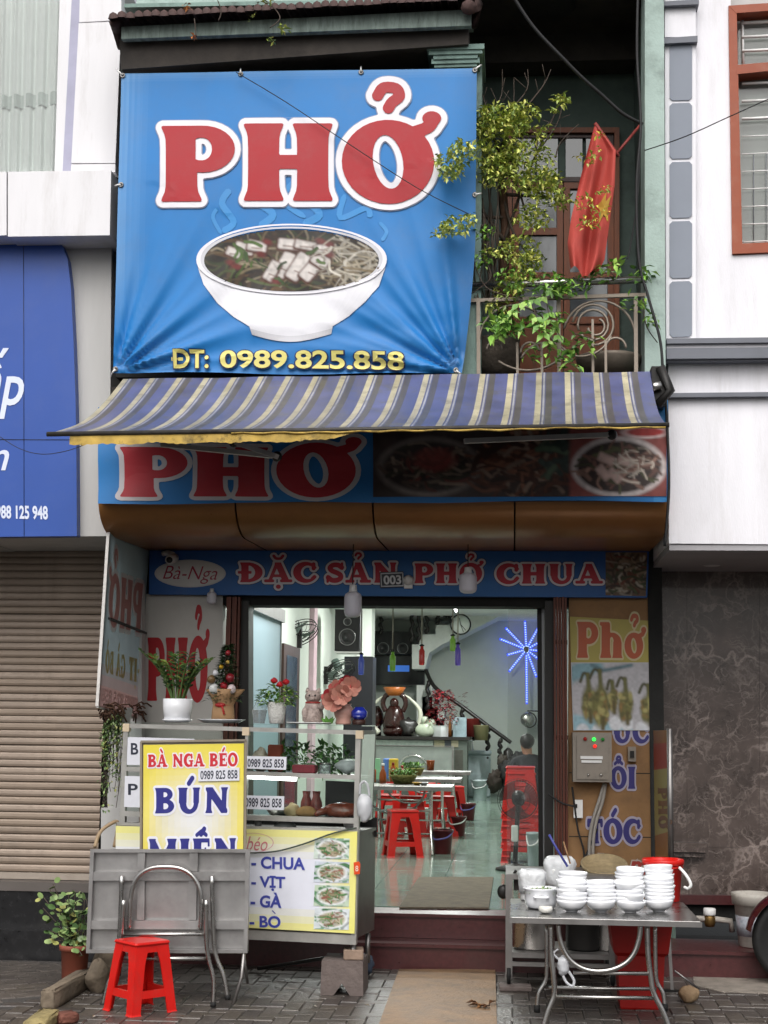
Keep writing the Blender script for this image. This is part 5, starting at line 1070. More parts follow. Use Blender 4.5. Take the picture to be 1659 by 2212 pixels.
# ------------------------------------------------------------------ left food cart
AL = math.radians(10); ca, sa = math.cos(AL), math.sin(AL); CR = P(779, 1800, -1.5); CA = Vector((ca, -sa, 0)); CN = Vector((-sa, -ca, 0)); CD = -CN
KF = Plane(CR, CN); DU, DL_ = .32, .46
ct = T('food_cart', 'steel and glass noodle cart with yellow menu panel left of the steps', 'cart', tuple(KF.pt(520, 2080)))
glassmat('case_glass', (.93, .97, .95), .8); glassmat('clear_plastic', (.88, .92, .94), .8, .15, .25)
def kbar(mb, u0_, v0_, u1_, v1_, th, d=.03, o=0):
    a, b = KF.pt(u0_, v0_, o), KF.pt(u1_, v1_, o); z = Vector((0, 0, th/350)); return mb.slab([a, b, b-z, a-z], CD*d)
def kpost(mb, u0_, v0_, u1_, v1_, w_, d=.03, o=0):
    a, b = KF.pt(u0_, v0_, o), KF.pt(u1_, v1_, o); x = CA*(w_/350); return mb.slab([a, a+x, b+x, b], CD*d)
for nm, a in (('top_rail', (268, 1563, 781, 1578, 9)), ('shelf_rail', (264, 1656, 776, 1675, 9)), ('bottom_rail', (258, 1752, 773, 1768, 11)), ('counter_rail', (252, 1776, 773, 1792, 6)), ('base_rail', (250, 1994, 768, 2020, 20))):
    part(ct, nm, kbar(MB(), *a), M('alu_frame', c('#b3b1ac'), .36, .5, .15, 8, dirt=.35, dscale=6, dcol=(.16, .15, .13)))
for a in ((266, 1572, 252, 1990, 11), (768, 1586, 758, 2040, 11), (530, 1572, 526, 1760, 6)): part(ct, 'post', kpost(MB(), *a, o=-.001), MATS['alu_frame'])
for u, v in ((266, 1563), (769, 1578), (524, 1571)): p = KF.pt(u, v, .006); part(ct, 'corner_cap', MB().slab([p, p+CA*.045, p+CA*.045-Vector((0, 0, .05)), p-Vector((0, 0, .05))], CD*.03), M('cap_cream', c('#c9b79c'), .5))
def kpane(mb, quad, o=-.012): return mb.slab([KF.pt(u, v, o) for u, v in quad], CD*.004)
part(ct, 'pane', kpane(MB(), ((277, 1574), (768, 1588), (766, 1672), (275, 1656))), MATS['case_glass']); part(ct, 'pane', kpane(MB(), ((273, 1668), (765, 1686), (763, 1768), (270, 1752))), MATS['case_glass'])
tl, trr, bl2, br2 = KF.pt(268, 1563), KF.pt(781, 1578), KF.pt(258, 1760), KF.pt(773, 1776)
ZT = tl.z+.004
part(ct, 'top_glass', MB().slab([tl+Vector((0, 0, .002)), Vector((trr.x, trr.y, tl.z+.002)), Vector((trr.x, trr.y, tl.z+.002))+CD*DU, tl+Vector((0, 0, .002))+CD*DU], (0, 0, .006)), MATS['case_glass'])
part(ct, 'side_pane', MB().slab([trr+CD*.03, trr+CD*DU, br2+CD*DU, br2+CD*.03], -CA*.005), MATS['case_glass'])
for p0, p1 in ((trr, br2),): part(ct, 'back_post', MB().slab([p0+CD*DU, p0+CD*(DU+.025), p1+CD*(DU+.025), p1+CD*DU], -CA*.025), MATS['steel_dull'])
part(ct, 'side_rail', MB().slab([trr+CD*.03, trr+CD*DU, trr+CD*DU-Vector((0, 0, .025)), trr+CD*.03-Vector((0, 0, .025))], -CA*.02), MATS['steel_dull'])
for va_, vb_, nm in ((1660, 1678, 'shelf'), (1757, 1774, 'shelf')):
    a, b = KF.pt(264, va_, -.03), KF.pt(772, vb_, -.03); part(ct, nm, MB().slab([a, b, b+CD*(DU-.03), a+CD*(DU-.03)], (0, 0, -.008)), MATS['steel'])
a, b = KF.pt(254, 1782, -.0), KF.pt(772, 1797, -.0); part(ct, 'counter', MB().slab([a, b, b+CD*DL_, a+CD*DL_], (0, 0, -.02)), MATS['steel_dull'])
part(ct, 'back_panel', MB().slab([bl2+CD*DU*.0+CD*(DL_-.02), br2+CD*(DL_-.02), br2+CD*(DL_-.02)-Vector((0, 0, .12)), bl2+CD*(DL_-.02)-Vector((0, 0, .12))], CD*.01), MATS['soot'])
a, b = KF.pt(250, 1790, -.03), KF.pt(768, 1802, -.03); zb_ = KF.pt(768, 2030).z
part(ct, 'base', MB().slab([a, b, Vector((b.x, b.y, zb_)), Vector((a.x, a.y, zb_))], CD*(DL_-.03)), MATS['steel_dull'])
for p in (KF.pt(758, 2035, -.05), KF.pt(756, 2035, -.40), KF.pt(262, 2000, -.05)): part(ct, 'foot', MB().tube([p, Vector((p.x, p.y, .13))], .016, 8), MATS['steel_dull'])
mq = ((252, 1784), (773, 1796), (767, 2016), (252, 1988))
def mcol(s, t):
    e = min(s, 1-s, 1)*1.0; w_ = max(0, min(1, (min(1-s, .5)/.16)))*max(0, min(1, min(t/.28, (1-t)/.22))); return tuple(lerp(x, y, w_) for x, y in zip(c('#e3dd78'), c('#d9dbe6')))
mp = part(ct, 'menu_panel', MB().slab([KF.pt(u, v, .012) for u, v in mq], CD*.03), M('panel_edge', c('#cfcb9a'), .5))
t = MB(); pquad(t, mq, KF, None, .014, 40, 14, mcol); part(ct, 'menu_print', t, PRINT, parent=mp)
lt = MB(); NB = [(.02, c('#c9cbe0')), (0, c('#3b449a'))]
for tx, q in (('- CHUA', ((545, 1849), (661, 1852), (661, 1879), (545, 1875))), ('- VỊT', ((545, 1890), (618, 1892), (618, 1925), (545, 1922))), ('- GÀ', ((544, 1926), (611, 1928), (610, 1961), (543, 1959))), ('- BO', ((541, 1977), (608, 1978), (608, 2004), (541, 2002)))): sans(lt, tx, q, KF, NB, off=.016, bold=.03)
pstroke(lt, [(590, 1966), (597, 1973)], 5, KF, c('#3b449a'), .018)
pell(lt, 548, 1820, 45, 21, KF, c('#cf9aa0'), .0155, 40, inner=.96); sans(lt, 'béo', ((534, 1806), (580, 1808), (580, 1838), (534, 1836)), KF, [(0, c('#c9767c'))], off=.016, shear=.35)
part(ct, 'menu_lettering', lt, PRINT, parent=mp)
pm2 = MB()
for k, (v0_, v1_) in enumerate(((1809, 1856), (1860, 1907), (1911, 1958), (1961, 2008))):
    q = ((682, v0_), (757, v0_+2), (755, v1_), (679, v1_-2)); pquad(pm2, q, KF, (c('#d8dce4'), c('#c4ccd6'), c('#cfd6cf'), c('#d3dade'))[k], .016)
    ph = Photo(46, 30, (c('#c9d6cc'), c('#c4ccd6'), c('#b9c9b4'), c('#cfd6da'))[k], 30+k); ph.strands(30, [c('#5c9a64'), c('#cfd6d8'), c('#8fb89c')], 8, 2); ph.ell(23, 15, 20, 12.5, c('#dfe2e4'), 2)
    ph.ell(23, 15, 16.5, 10, c('#b4ab94'), 2.5); ph.strands(55, [c('#d9d9cf'), c('#5c9a54'), c('#b0a080'), c('#8fb07c'), c('#e2ddd2'), c('#a86a5a'), c('#3f7a44')], 5, .9, 23, 15, 15, 9); ph.noise(.12, 3); quadphoto(pm2, ph, q, KF, .0168)
part(ct, 'menu_photo', pm2, PRINT, parent=mp)
# lit tube inside the case
a, b = KF.pt(440, 1672, -.05), KF.pt(634, 1682, -.05)
lmp = T('tube_lamp', 'lit white tube lamp inside the glass cart', 'lamp', tuple((a+b)/2)); part(lmp, 'tube', MB().tube([a, b], .018, 12), M('tube_lit', (1, 1, 1), .4, emit=(1, 1, 1), estr=7)); part(lmp, 'holder', MB().tube([a+Vector((0, .01, .022)), b+Vector((0, .01, .022))], .01, 6), MATS['white_plastic'])
# cards with numbers and letters in the case
def card(quad, o, tx, tq, label, big=False):
    cd_ = T('paper_card', label, 'card', tuple(KF.pt(quad[3][0], quad[3][1], o))); part(cd_, 'sheet', MB().slab([KF.pt(u, v, o) for u, v in quad], CD*.003), M('card_white', c('#d3d4dc'), .5))
    lt = MB(); sans(lt, tx, tq, KF, [(0, c('#2a2d3c'))], off=o+.0015, bold=.02 if not big else .01); part(cd_, 'print', lt, PRINT)
card(((528, 1633), (619, 1635), (618, 1663), (527, 1660)), .001, '0989 825 858', ((535, 1639), (614, 1640), (613, 1659), (535, 1657)), 'white phone number card on the upper shelf of the glass cart')
card(((524, 1718), (614, 1720), (613, 1750), (523, 1747)), .001, '0989 825 858', ((530, 1723), (609, 1725), (608, 1745), (530, 1743)), 'white phone number card on the lower shelf of the glass cart')
card(((276, 1592), (420, 1596), (420, 1656), (274, 1652)), .001, 'B', ((283, 1605), (299, 1605), (299, 1630), (283, 1630)), 'white card with a black letter B at the left of the cart')
card(((270, 1676), (420, 1680), (420, 1748), (268, 1743)), .001, 'P', ((277, 1693), (298, 1693), (298, 1717), (277, 1717)), 'white card with a black letter P at the left of the cart')
# food and things inside the case
def kin(u, v, dep): return KF.pt(u, v, -dep)
def kz(v_l, dep=.15): return KF.pt(700, v_l, -.03).z
zsh1, zsh2, zcn = KF.pt(520, 1669, -.03).z+.002, KF.pt(520, 1766, -.03).z+.002, KF.pt(520, 1790).z+.002
def at(u, v, dep, z): p = kin(u, v, dep); return Vector((p.x, p.y, z))
dk = T('roast_duck', 'glazed brown roast duck lying on the lower shelf of the cart', 'duck', tuple(at(722, 1750, .12, zsh2)))
b = at(722, 1750, .12, zsh2); M('roast', c('#7a3014'), .25, 0, .45, 14, bump=.4, coat=.5)
part(dk, 'body', MB().blob(b+Vector((.02, 0, .05)), (.125, .06, .05), 18, 12, .05), MATS['roast']); part(dk, 'neck', MB().tube([b+Vector((-.08, 0, .05)), b+Vector((-.13, -.02, .035)), b+Vector((-.15, -.03, .02))], [.03, .02, .013], 8), MATS['roast']); part(dk, 'leg', MB().tube([b+Vector((.1, -.04, .06)), b+Vector((.15, -.05, .04))], [.025, .012], 8), MATS['roast'])
b = at(715, 1752, .12, zsh2); solo('steel_tray', MB().lathe([(.14, -.002), (.155, .01), (.16, .012), (.14, .0)], b, 24, sy=.5), MATS['steel'], 'shallow steel tray under the roast duck', 'tray')
b = at(650, 1746, .12, zsh2); solo('bread_loaf', MB().blob(b+Vector((0, 0, .035)), (.07, .05, .035), 14, 8, .06), M('bread', c('#a87f4e'), .8, 0, .3, 10), 'pale bread loaf beside the roast duck', 'bread'); b = at(618, 1746, .13, zsh2); solo('noodle_pack', MB().blob(b+Vector((0, 0, .04)), (.05, .05, .045), 12, 8, .1), M('noodle', c('#c4ab82'), .6, 0, .2), 'small tan noodle pack behind the lower phone number card', 'pack')
b = at(648, 1655, .1, zsh1); solo('red_box', MB().cbox(b+Vector((0, 0, .026)), (.15, .07, .05), -AL, bev=.006), M('red_box', c('#a03040'), .5, 0, .2, 20), 'flat red cardboard box on the upper cart shelf', 'box')
b = at(692, 1655, .1, zsh1); j = T('glass_jar', 'small glass jar with metal lid on the upper cart shelf', 'jar', tuple(b)); part(j, 'jar', MB().lathe([(.034, 0), (.036, .005), (.036, .05), (.03, .056)], b, 16), MATS['clear_plastic']); part(j, 'lid', MB().lathe([(.033, .056), (.036, .058), (.036, .066), (0, .067)], b, 16), MATS['steel'])
M('bag_white', c('#d3d5d9'), .35, 0, .05, 8, trans=.25); M('bag_clear', c('#e2e4e6'), .25, 0, .05, 8, trans=.12, alpha=.93, bump=.3, bscale=40)
def crumple(ctr, rad, seed, n=14, amp=.22):
    r_ = random.Random(seed); m = MB(); m.blob(ctr, rad, 22, n, 0, smooth=False); c0 = Vector(ctr); ks = [(Vector((r_.gauss(0, 1), r_.gauss(0, 1), r_.gauss(0, 1)))*70, r_.random()*6) for _ in range(7)]
    m.v = [tuple(c0+(Vector(p)-c0)*(1+amp*sum(math.sin(k.dot(Vector(p))+ph) for k, ph in ks)/4)) for p in m.v]; m.sm = [True]*len(m.f); return m
b = at(738, 1655, .12, zsh1); solo('plastic_bag', crumple(b+Vector((0, 0, .045)), (.07, .05, .042), 3), MATS['bag_white'], 'crumpled white plastic bag on the upper cart shelf', 'bag'); b = at(548, 1655, .12, zsh1); solo('plastic_bag', crumple(b+Vector((0, 0, .07)), (.06, .05, .07), 5), M('bag_tan', c('#b8a89a'), .5), 'beige bag of noodles behind the upper phone number card', 'bag')
for k, (u, v, lab) in enumerate(((600, 1790, 'grey plastic cake stand on the cart counter under the case'), (745, 1790, 'white bowl on the cart counter near the right post'), (541, 1790, 'white plastic cup on the cart counter behind the yellow sign'))):
    b = at(u, v, .14, zcn); pr = ([(.07, 0), (.068, .02), (.03, .045), (.025, .06), (.06, .07), (0, .071)], [(.02, 0), (.045, .02), (.058, .055), (.052, .055), (.03, .02), (0, .015)], [(.02, 0), (.024, .06), (.02, .06), (.0, .05)])[k]
    solo(('cake_stand', 'bowl', 'cup')[k], MB().lathe(pr, b, 22), MATS['white_plastic'] if k else M('grey_plastic', c('#9aa09f'), .5), lab, ('stand', 'bowl', 'cup')[k])
# added greens, in place of foliage reflected in the glass, and jars
rnd = random.Random(77)
for k, (u0_, u1_, n, lab) in enumerate(((572, 640, 150, 'pile of leafy green herbs at the left of the upper cart shelf'), (650, 735, 190, 'heap of dark green vegetables at the back of the upper cart shelf'))):
    b = at((u0_+u1_)/2, 1655, .24, zsh1); o = T('green_vegetables', lab, 'vegetables', tuple(b)); lv = MB()
    for j in range(n): p = at(rnd.uniform(u0_, u1_), 1655, rnd.uniform(.19, .29), zsh1+rnd.random()**1.4*.17); lv.leaf(p, (rnd.gauss(0, 1), rnd.gauss(-.4, 1), rnd.gauss(.3, .8)), .06, .03, col=rnd.choice((c('#3f7030'), c('#5c8f45'), c('#2f5a26'), c('#7aa85c'))))
    part(o, 'leaves', lv, MATS['leafm'], kind='stuff')
b = at(572, 1655, .2, zsh1); solo('red_packet', MB().cbox(b+Vector((0, 0, .085)), (.1, .04, .17), -.2, bev=.01), M('packet_red', c('#8a3a26'), .6, 0, .3), 'upright orange red packet beside the noodle bag in the cart', 'packet')
for u, lab in ((640, 'tall patterned red jar at the back of the lower cart shelf'), (662, 'second patterned red jar beside the roast duck')): b = at(u, 1750, .2, zsh2); solo('painted_jar', MB().lathe([(.03, 0), (.04, .03), (.036, .09), (.022, .13), (.026, .16)], b, 14), M('jar_red', c('#7a3028'), .4, 0, .5, 18), lab, 'jar')
a, b = KF.pt(672, 1690, -DU+.02), KF.pt(764, 1694, -DU+.02); part(ct, 'back_board', MB().slab([a, b, Vector((b.x, b.y, zsh2)), Vector((a.x, a.y, zsh2))], CD*.01), MATS['black_plastic'])
b = at(580, 1750, .2, zsh2); solo('steel_bowl', MB().lathe([(.05, 0), (.08, .04), (.085, .05), (.06, .03), (0, .02)], b, 20), MATS['steel'], 'steel bowl behind the lower phone number card', 'bowl')
# bag hanging on the right of the cart, tag
p = KF.pt(790, 1695, .02); bg_ = T('plastic_bag', 'knotted white plastic bag hanging from the right post of the cart', 'bag', tuple(p-Vector((0, 0, .22))))
part(bg_, 'sack', crumple(p+Vector((.0, 0, -.14)), (.048, .045, .085), 8, 14, .12), MATS['bag_white']); part(bg_, 'handle', MB().tube(spline([p+Vector((-.03, 0, -.06)), p+Vector((-.025, -.01, .0)), p+Vector((0, -.015, .02)), p+Vector((.02, -.01, -.01)), p+Vector((.03, 0, -.07))], 4), .008, 6), MATS['bag_white'])
tg = T('price_tag', 'small orange tag hanging on the right edge of the menu panel', 'tag', tuple(KF.pt(773, 1888, .03))); q = ((767, 1862), (778, 1860), (781, 1866), (780, 1887), (768, 1888)); part(tg, 'plate', MB().slab([KF.pt(u, v, .03) for u, v in q], CD*.006), M('tag_orange', c('#d4481c'), .4)); lt = MB(); sans(lt, '8', ((771, 1869), (777, 1869), (777, 1881), (771, 1881)), KF, [(0, c('#e8d8c8'))], off=.032); part(tg, 'print', lt, PRINT)
solo('cable', MB().tube(spline([KF.pt(535, 1842, .03), KF.pt(600, 1838, .035), KF.pt(660, 1822, .035), KF.pt(720, 1800, .03), KF.pt(772, 1788, .02)], 6), .005, 6), M('cable_green', c('#3c463c'), .6), 'thin dark cable strung across the top of the menu panel', 'cable')
solo('hose', MB().tube(spline([P(205, 1830, -1.35), P(215, 1800, -1.3), P(235, 1782, -1.25), P(255, 1778, -1.2), P(247, 1830, -1.2)], 6), .012, 8), M('hose_tan', c('#9a8468'), .6), 'tan hose looping at the left end of the cart', 'hose')
# ------------------------------------------------------------------ things on top of the cart
def ctop(u, dep=.16): p = KF.pt(u, 1565, -dep); return Vector((p.x, p.y, ZT+.007))
PXM = S(-1.25)
def stand(name, label, cat, u, dep=.16): b = ctop(u, dep); return T(name, label, cat, tuple(b)), b
rnd = random.Random(31)
o, b = stand('potted_plant', 'glossy dark green plant in a white pot on the cart', 'plant', 361)
part(o, 'pot', MB().lathe([(.07, .012), (.085, .02), (.094, .09), (.096, .15), (.09, .152), (.087, .13), (.08, .12)], b, 26), MATS['porcelain']); part(o, 'saucer', MB().lathe([(.075, 0), (.1, .016), (.098, .02), (.07, .012)], b, 26), MATS['porcelain']); part(o, 'soil', MB().lathe([(.083, .135), (0, .14)], b, 14), MATS['soil'])
stm = MB(); lv = MB(); DG = [c(h) for h in ('#2f4a26', '#3f5e2c', '#526f33', '#223a1e', '#7d8d45')]
for k in range(13):
    an = k*2.4; ln = rnd.uniform(.2, .33); lean = rnd.uniform(.25, .75)
    pts = spline([b+Vector((.03*math.cos(an), .03*math.sin(an), .13)), b+Vector((.03*math.cos(an)+math.cos(an)*lean*ln*.4, math.sin(an)*lean*ln*.3, .13+ln*.6)), b+Vector((.03*math.cos(an)+math.cos(an)*lean*ln, math.sin(an)*lean*ln*.7, .13+ln))], 5); stm.tube(pts, [lerp(.008, .004, i/10) for i in range(11)], 6)
    for i in range(3, 11):
        for sd in (-1, 1): lv.leaf(pts[i], Vector((math.cos(an+sd*1.2), math.sin(an+sd*1.2)*.7, .5)), .06, .026, (0, -.6, 1), .12, rnd.choice(DG))
part(o, 'stems', stm, M('stem_green', c('#4f6635'), .6)); part(o, 'leaves', lv, MATS['leafm'], kind='stuff')
o, b = stand('serving_tray', 'white scalloped tray under the paper wrapped little Christmas tree', 'tray', 458); part(o, 'tray', MB().lathe([(.11, 0), (.15, .02), (.155, .024), (.14, .016), (.1, .006), (0, .005)], b, 40, sy=.62, wob=lambda a, z: 1+.02*math.sin(a*14)), MATS['porcelain'])
o = T('christmas_tree', 'tiny decorated Christmas tree wrapped in brown paper on the cart', 'tree', tuple(b+Vector((0, 0, .014)))); b = b+Vector((.01, 0, .014))
part(o, 'wrap', MB().lathe([(.075, 0), (.072, .06), (.066, .1), (.085, .15), (.112, .2)], b, 40, sy=.8, wob=lambda a, z: 1+(.2*math.sin(a*5+1)+.14*math.sin(a*3))*max(0, z-.1)/.11), M('kraft', c('#a6835f'), .75, 0, .15, 10)); part(o, 'ribbon', MB().lathe([(.062, .092), (.066, .098), (.062, .108)], b, 24, sy=.82).blob(b+Vector((-.01, -.055, .1)), (.035, .01, .015), 8, 6).tube([b+Vector((0, -.058, .1)), b+Vector((.02, -.065, .04))], .007, 5), M('ribbon_red', c('#b02a2a'), .4))
lv = MB(); GP = [c(h) for h in ('#24381f', '#2f4a26', '#3c5a30', '#1b2c18')]
for k in range(1100):
    h = rnd.random()**1.2; r_ = .1*(1-h)+.01; a = rnd.random()*2*pi; q = b+Vector((.012*h*2, 0, .12+h*.36))+Vector((math.cos(a)*r_*rnd.random(), math.sin(a)*r_*rnd.random(), 0)); lv.leaf(q, (math.cos(a), math.sin(a), rnd.uniform(-.3, .5)), .045, .014, col=rnd.choice(GP))
part(o, 'stem', MB().tube([b+Vector((0, 0, .05)), b+Vector((.02, 0, .47))], .006, 6), MATS['bark']); part(o, 'needles', lv, MATS['leafm'], kind='stuff')
for k, (dx, dz, r_, cc) in enumerate(((-.045, .3, .02, '#c8c8cc'), (.03, .37, .013, '#b89a4a'), (.05, .27, .03, '#7a1c24'), (-.07, .26, .028, '#6e5638'), (.03, .43, .018, '#8a2028'), (-.05, .2, .035, '#c9cac8'), (.06, .2, .03, '#d2c2c2'), (.01, .22, .025, '#a01c28'), (-.01, .34, .015, '#b8901c'))):
    part(o, 'ornament', MB().blob(b+Vector((dx, -.06+abs(dz-.25)*.1, dz)), r_, 10, 8, .03), M('orn_%d' % k, cc, .3, 0, .1))
o, b = stand('plastic_tub', 'empty translucent plastic tub with its lid leaning, on the cart', 'tub', 541); part(o, 'tub', MB().lathe([(.035, 0), (.045, .06), (.05, .085), (.047, .085), (.034, .004), (0, .004)], b, 4, smooth=False), MATS['clear_plastic']); part(o, 'lid', MB().cbox(b+Vector((-.0, .03, .1)), (.08, .008, .09), .2, -.5, .3, bev=.003), MATS['clear_plastic'])
o, b = stand('potted_plant', 'red flowering plant in a white woven planter on the cart', 'plant', 579)
part(o, 'planter', MB().lathe([(.042, 0), (.045, .004), (.065, .135), (.06, .136), (.055, .11), (0, .11)], b, 20, wob=lambda a, z: 1+.02*math.sin(a*10)*math.sin(z*300)), M('woven_white', c('#cfcec9'), .5, 0, .1, 60, bump=.8, bscale=90))
lv = MB(); GG = [c(h) for h in ('#5f8a3c', '#7aa548', '#98bb5a', '#47702c', '#a9c470')]
for k in range(240): a = rnd.random()*2*pi; q = math.sqrt(rnd.random()); h = rnd.random(); p = b+Vector((math.cos(a)*.115*q, math.sin(a)*.08*q, .11+h*.14*(1.15-q*.5))); lv.leaf(p, (math.cos(a), math.sin(a)*.7, rnd.uniform(-.4, .7)), .04, .022, col=rnd.choice(GG))
part(o, 'foliage', lv, MATS['leafm'], kind='stuff')
for dx, dz in ((-.015, .27), (.06, .262), (.02, .245)): part(o, 'flower', MB().blob(b+Vector((dx, -.03, dz)), (.022, .022, .018), 10, 7, .12), M('flower_red', c('#b81c26'), .5, 0, .3, 30))
o, b = stand('serving_tray', 'white oval tray under the lucky cat on the cart', 'tray', 652); part(o, 'tray', MB().lathe([(.12, 0), (.15, .008), (.15, .012), (.11, .006), (0, .005)], b, 32, sy=.55), MATS['white_plastic'])
M('cat_stone', c('#b5a49c'), .5, 0, .4, 30, bump=.8, bscale=45, dirt=.7, dscale=22, dcol=c('#6a544c'))
b = ctop(655)+Vector((.01, 0, .01)); o = T('lucky_cat', 'mottled stone lucky cat figurine with a raised paw on the cart', 'figurine', tuple(b))
part(o, 'body', MB().lathe([(.05, 0), (.066, .01), (.068, .05), (.055, .1), (.046, .125), (.03, .14)], b, 20, sy=.8), MATS['cat_stone']); hd = part(o, 'head', MB().blob(b+Vector((0, -.005, .16)), (.052, .045, .042), 16, 12), MATS['cat_stone'])
for s_ in (-1, 1): part(o, 'ear', MB().lathe([(.018, 0), (.012, .015), (0, .03)], b+Vector((.032*s_, -.005, .19)), 8, ry=.25*s_), MATS['cat_stone'], parent=hd); part(o, 'eye', MB().blob(b+Vector((.018*s_, -.046, .168)), (.006, .004, .007), 8, 6), MATS['black_plastic'], parent=hd)
part(o, 'muzzle', MB().blob(b+Vector((0, -.047, .148)), (.018, .01, .011), 8, 6), MATS['cat_stone'], parent=hd)
part(o, 'raised_paw', MB().tube(spline([b+Vector((.05, -.03, .09)), b+Vector((.075, -.045, .13)), b+Vector((.07, -.045, .18))], 4), [.02]*5+[.019]*4, 8), MATS['cat_stone']); part(o, 'collar', MB().lathe([(.047, .118), (.05, .124), (.046, .13)], b, 18, sy=.85), M('collar_red', c('#9a3a34'), .5)); part(o, 'resting_paw', MB().blob(b+Vector((-.045, -.045, .06)), (.02, .02, .035), 8, 7), MATS['cat_stone'])
o, b = stand('flower_vase', 'pink round vase with large pink silk flowers on the cart', 'vase', 726)
part(o, 'vase', MB().lathe([(.045, 0), (.05, .01), (.045, .035), (.052, .045), (.06, .075), (.054, .105), (.042, .12), (.048, .128), (.04, .125)], b, 24, wob=lambda a, z: 1+.05*abs(math.sin(a*4))), M('vase_pink', c('#c99a8c'), .3, 0, .2, 12))
for k in range(7):
    a = k*.9+.2; ctr = b+Vector((math.cos(a)*.07*(k > 0), -.04+math.sin(a)*.04, .19+.05*math.sin(a*1.3))); pt_ = MB()
    for j in range(8): t_ = j*2*pi/8+k; d9 = Vector((math.cos(t_), -.45, math.sin(t_)*.9)).normalized(); s9 = d9.cross(Vector((0, -1, .2))).normalized(); pt_.add([ctr+d9*.075*(.5-.5*math.cos(q9))+s9*.03*math.sin(q9)+Vector((0, -.02*math.sin(q9/2), 0)) for q9 in [i9*2*pi/10 for i9 in range(10)]], [tuple(range(10))], False, rnd.choice((c('#b5413f'), c('#c0605a'), c('#c98878'), c('#a83038'))) if k < 4 else rnd.choice((c('#b98070'), c('#a86a5c'))))
    part(o, 'flower', pt_, MATS['leafm'])
part(o, 'stems', MB().tube([b+Vector((0, 0, .12)), b+Vector((0, -.02, .2))], .008, 6).tube([b+Vector((.02, 0, .12)), b+Vector((.06, -.02, .19))], .006, 6), MATS['stem_green'])
o, b = stand('potted_plant', 'tiny bright green sprig between the lucky cat and the pink vase', 'plant', 692); lv = MB()
for k in range(7): lv.leaf(b, (math.cos(k*.9), -.4, .9), .06, .03, (0, -1, 0), .1, c('#5f9a3a'))
part(o, 'leaves', lv, MATS['leafm'])
o, b = stand('glass_jar', 'cobalt blue glazed jar on a wooden base behind the pink vase', 'jar', 760); part(o, 'jar', MB().lathe([(.03, .03), (.05, .05), (.052, .08), (.035, .1), (.028, .11)], b, 20), M('cobalt', c('#1f2f9a'), .12, 0, .2, coat=.6)); part(o, 'base', MB().lathe([(.042, 0), (.042, .028), (.03, .032)], b, 16), MATS['wood_dark'])
# ------------------------------------------------------------------ yellow menu board
MBP = FP(-1.78); mb_ = T('menu_board', 'yellow framed board reading BÀ NGA BÉO, BÚN, MIẾN', 'sign', tuple(P(418, 2050, -1.78)))
yq = ((306, 1604), (531, 1601), (528, 2060), (304, 2060))
part(mb_, 'board', MB().slab([P(u, v, -1.775) for u, v in yq], (0, .03, 0)), M('frame_brown', c('#8c8272'), .5, .3))
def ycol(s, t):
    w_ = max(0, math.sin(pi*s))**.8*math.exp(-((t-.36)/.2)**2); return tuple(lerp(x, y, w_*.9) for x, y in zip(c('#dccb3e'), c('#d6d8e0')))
t = MB(); pquad(t, ((310, 1609), (527, 1606), (524, 2056), (308, 2056)), MBP, None, .002, 16, 40, ycol); part(mb_, 'sheet', t, PRINT)
for a, b in (((304, 1602), (532, 1599)), ((305, 1602), (304, 2060)), ((531, 1600), (528, 2060))): part(mb_, 'frame', MB().tube([P(*a, -1.785), P(*b, -1.785)], .009, 4, smooth=False), MATS['frame_brown'])
lt = MB(); slabtext(lt, 'BÀ NGA BÉO', ((319, 1630), (514, 1626), (514, 1655), (319, 1657)), MBP, [(.12, c('#dfd8dc')), (0, c('#bf2430'))], W=.15, off=.004, res=30, gap=.05)
slabtext(lt, 'BÚN', ((333, 1702), (496, 1700), (494, 1756), (333, 1757)), MBP, [(.1, c('#dcdce6')), (0, c('#282a78'))], W=.17, off=.004, res=40, gap=.08); slabtext(lt, 'MIẾN', ((317, 1812), (513, 1810), (513, 1866), (317, 1868)), MBP, [(.1, c('#dcdce6')), (0, c('#282a78'))], W=.17, off=.004, res=40, gap=.06); part(mb_, 'lettering', lt, PRINT)
cd_ = part(mb_, 'number_card', MB().slab([P(u, v, -1.79) for u, v in ((428, 1660), (517, 1658), (517, 1686), (428, 1688))], (0, .005, 0)), MATS['card_white']); lt = MB(); sans(lt, '0989 825 858', ((433, 1665), (513, 1663), (513, 1682), (433, 1684)), FP(-1.79), [(0, c('#262a3a'))], off=.001, bold=.015); part(mb_, 'card_print', lt, PRINT, parent=cd_)
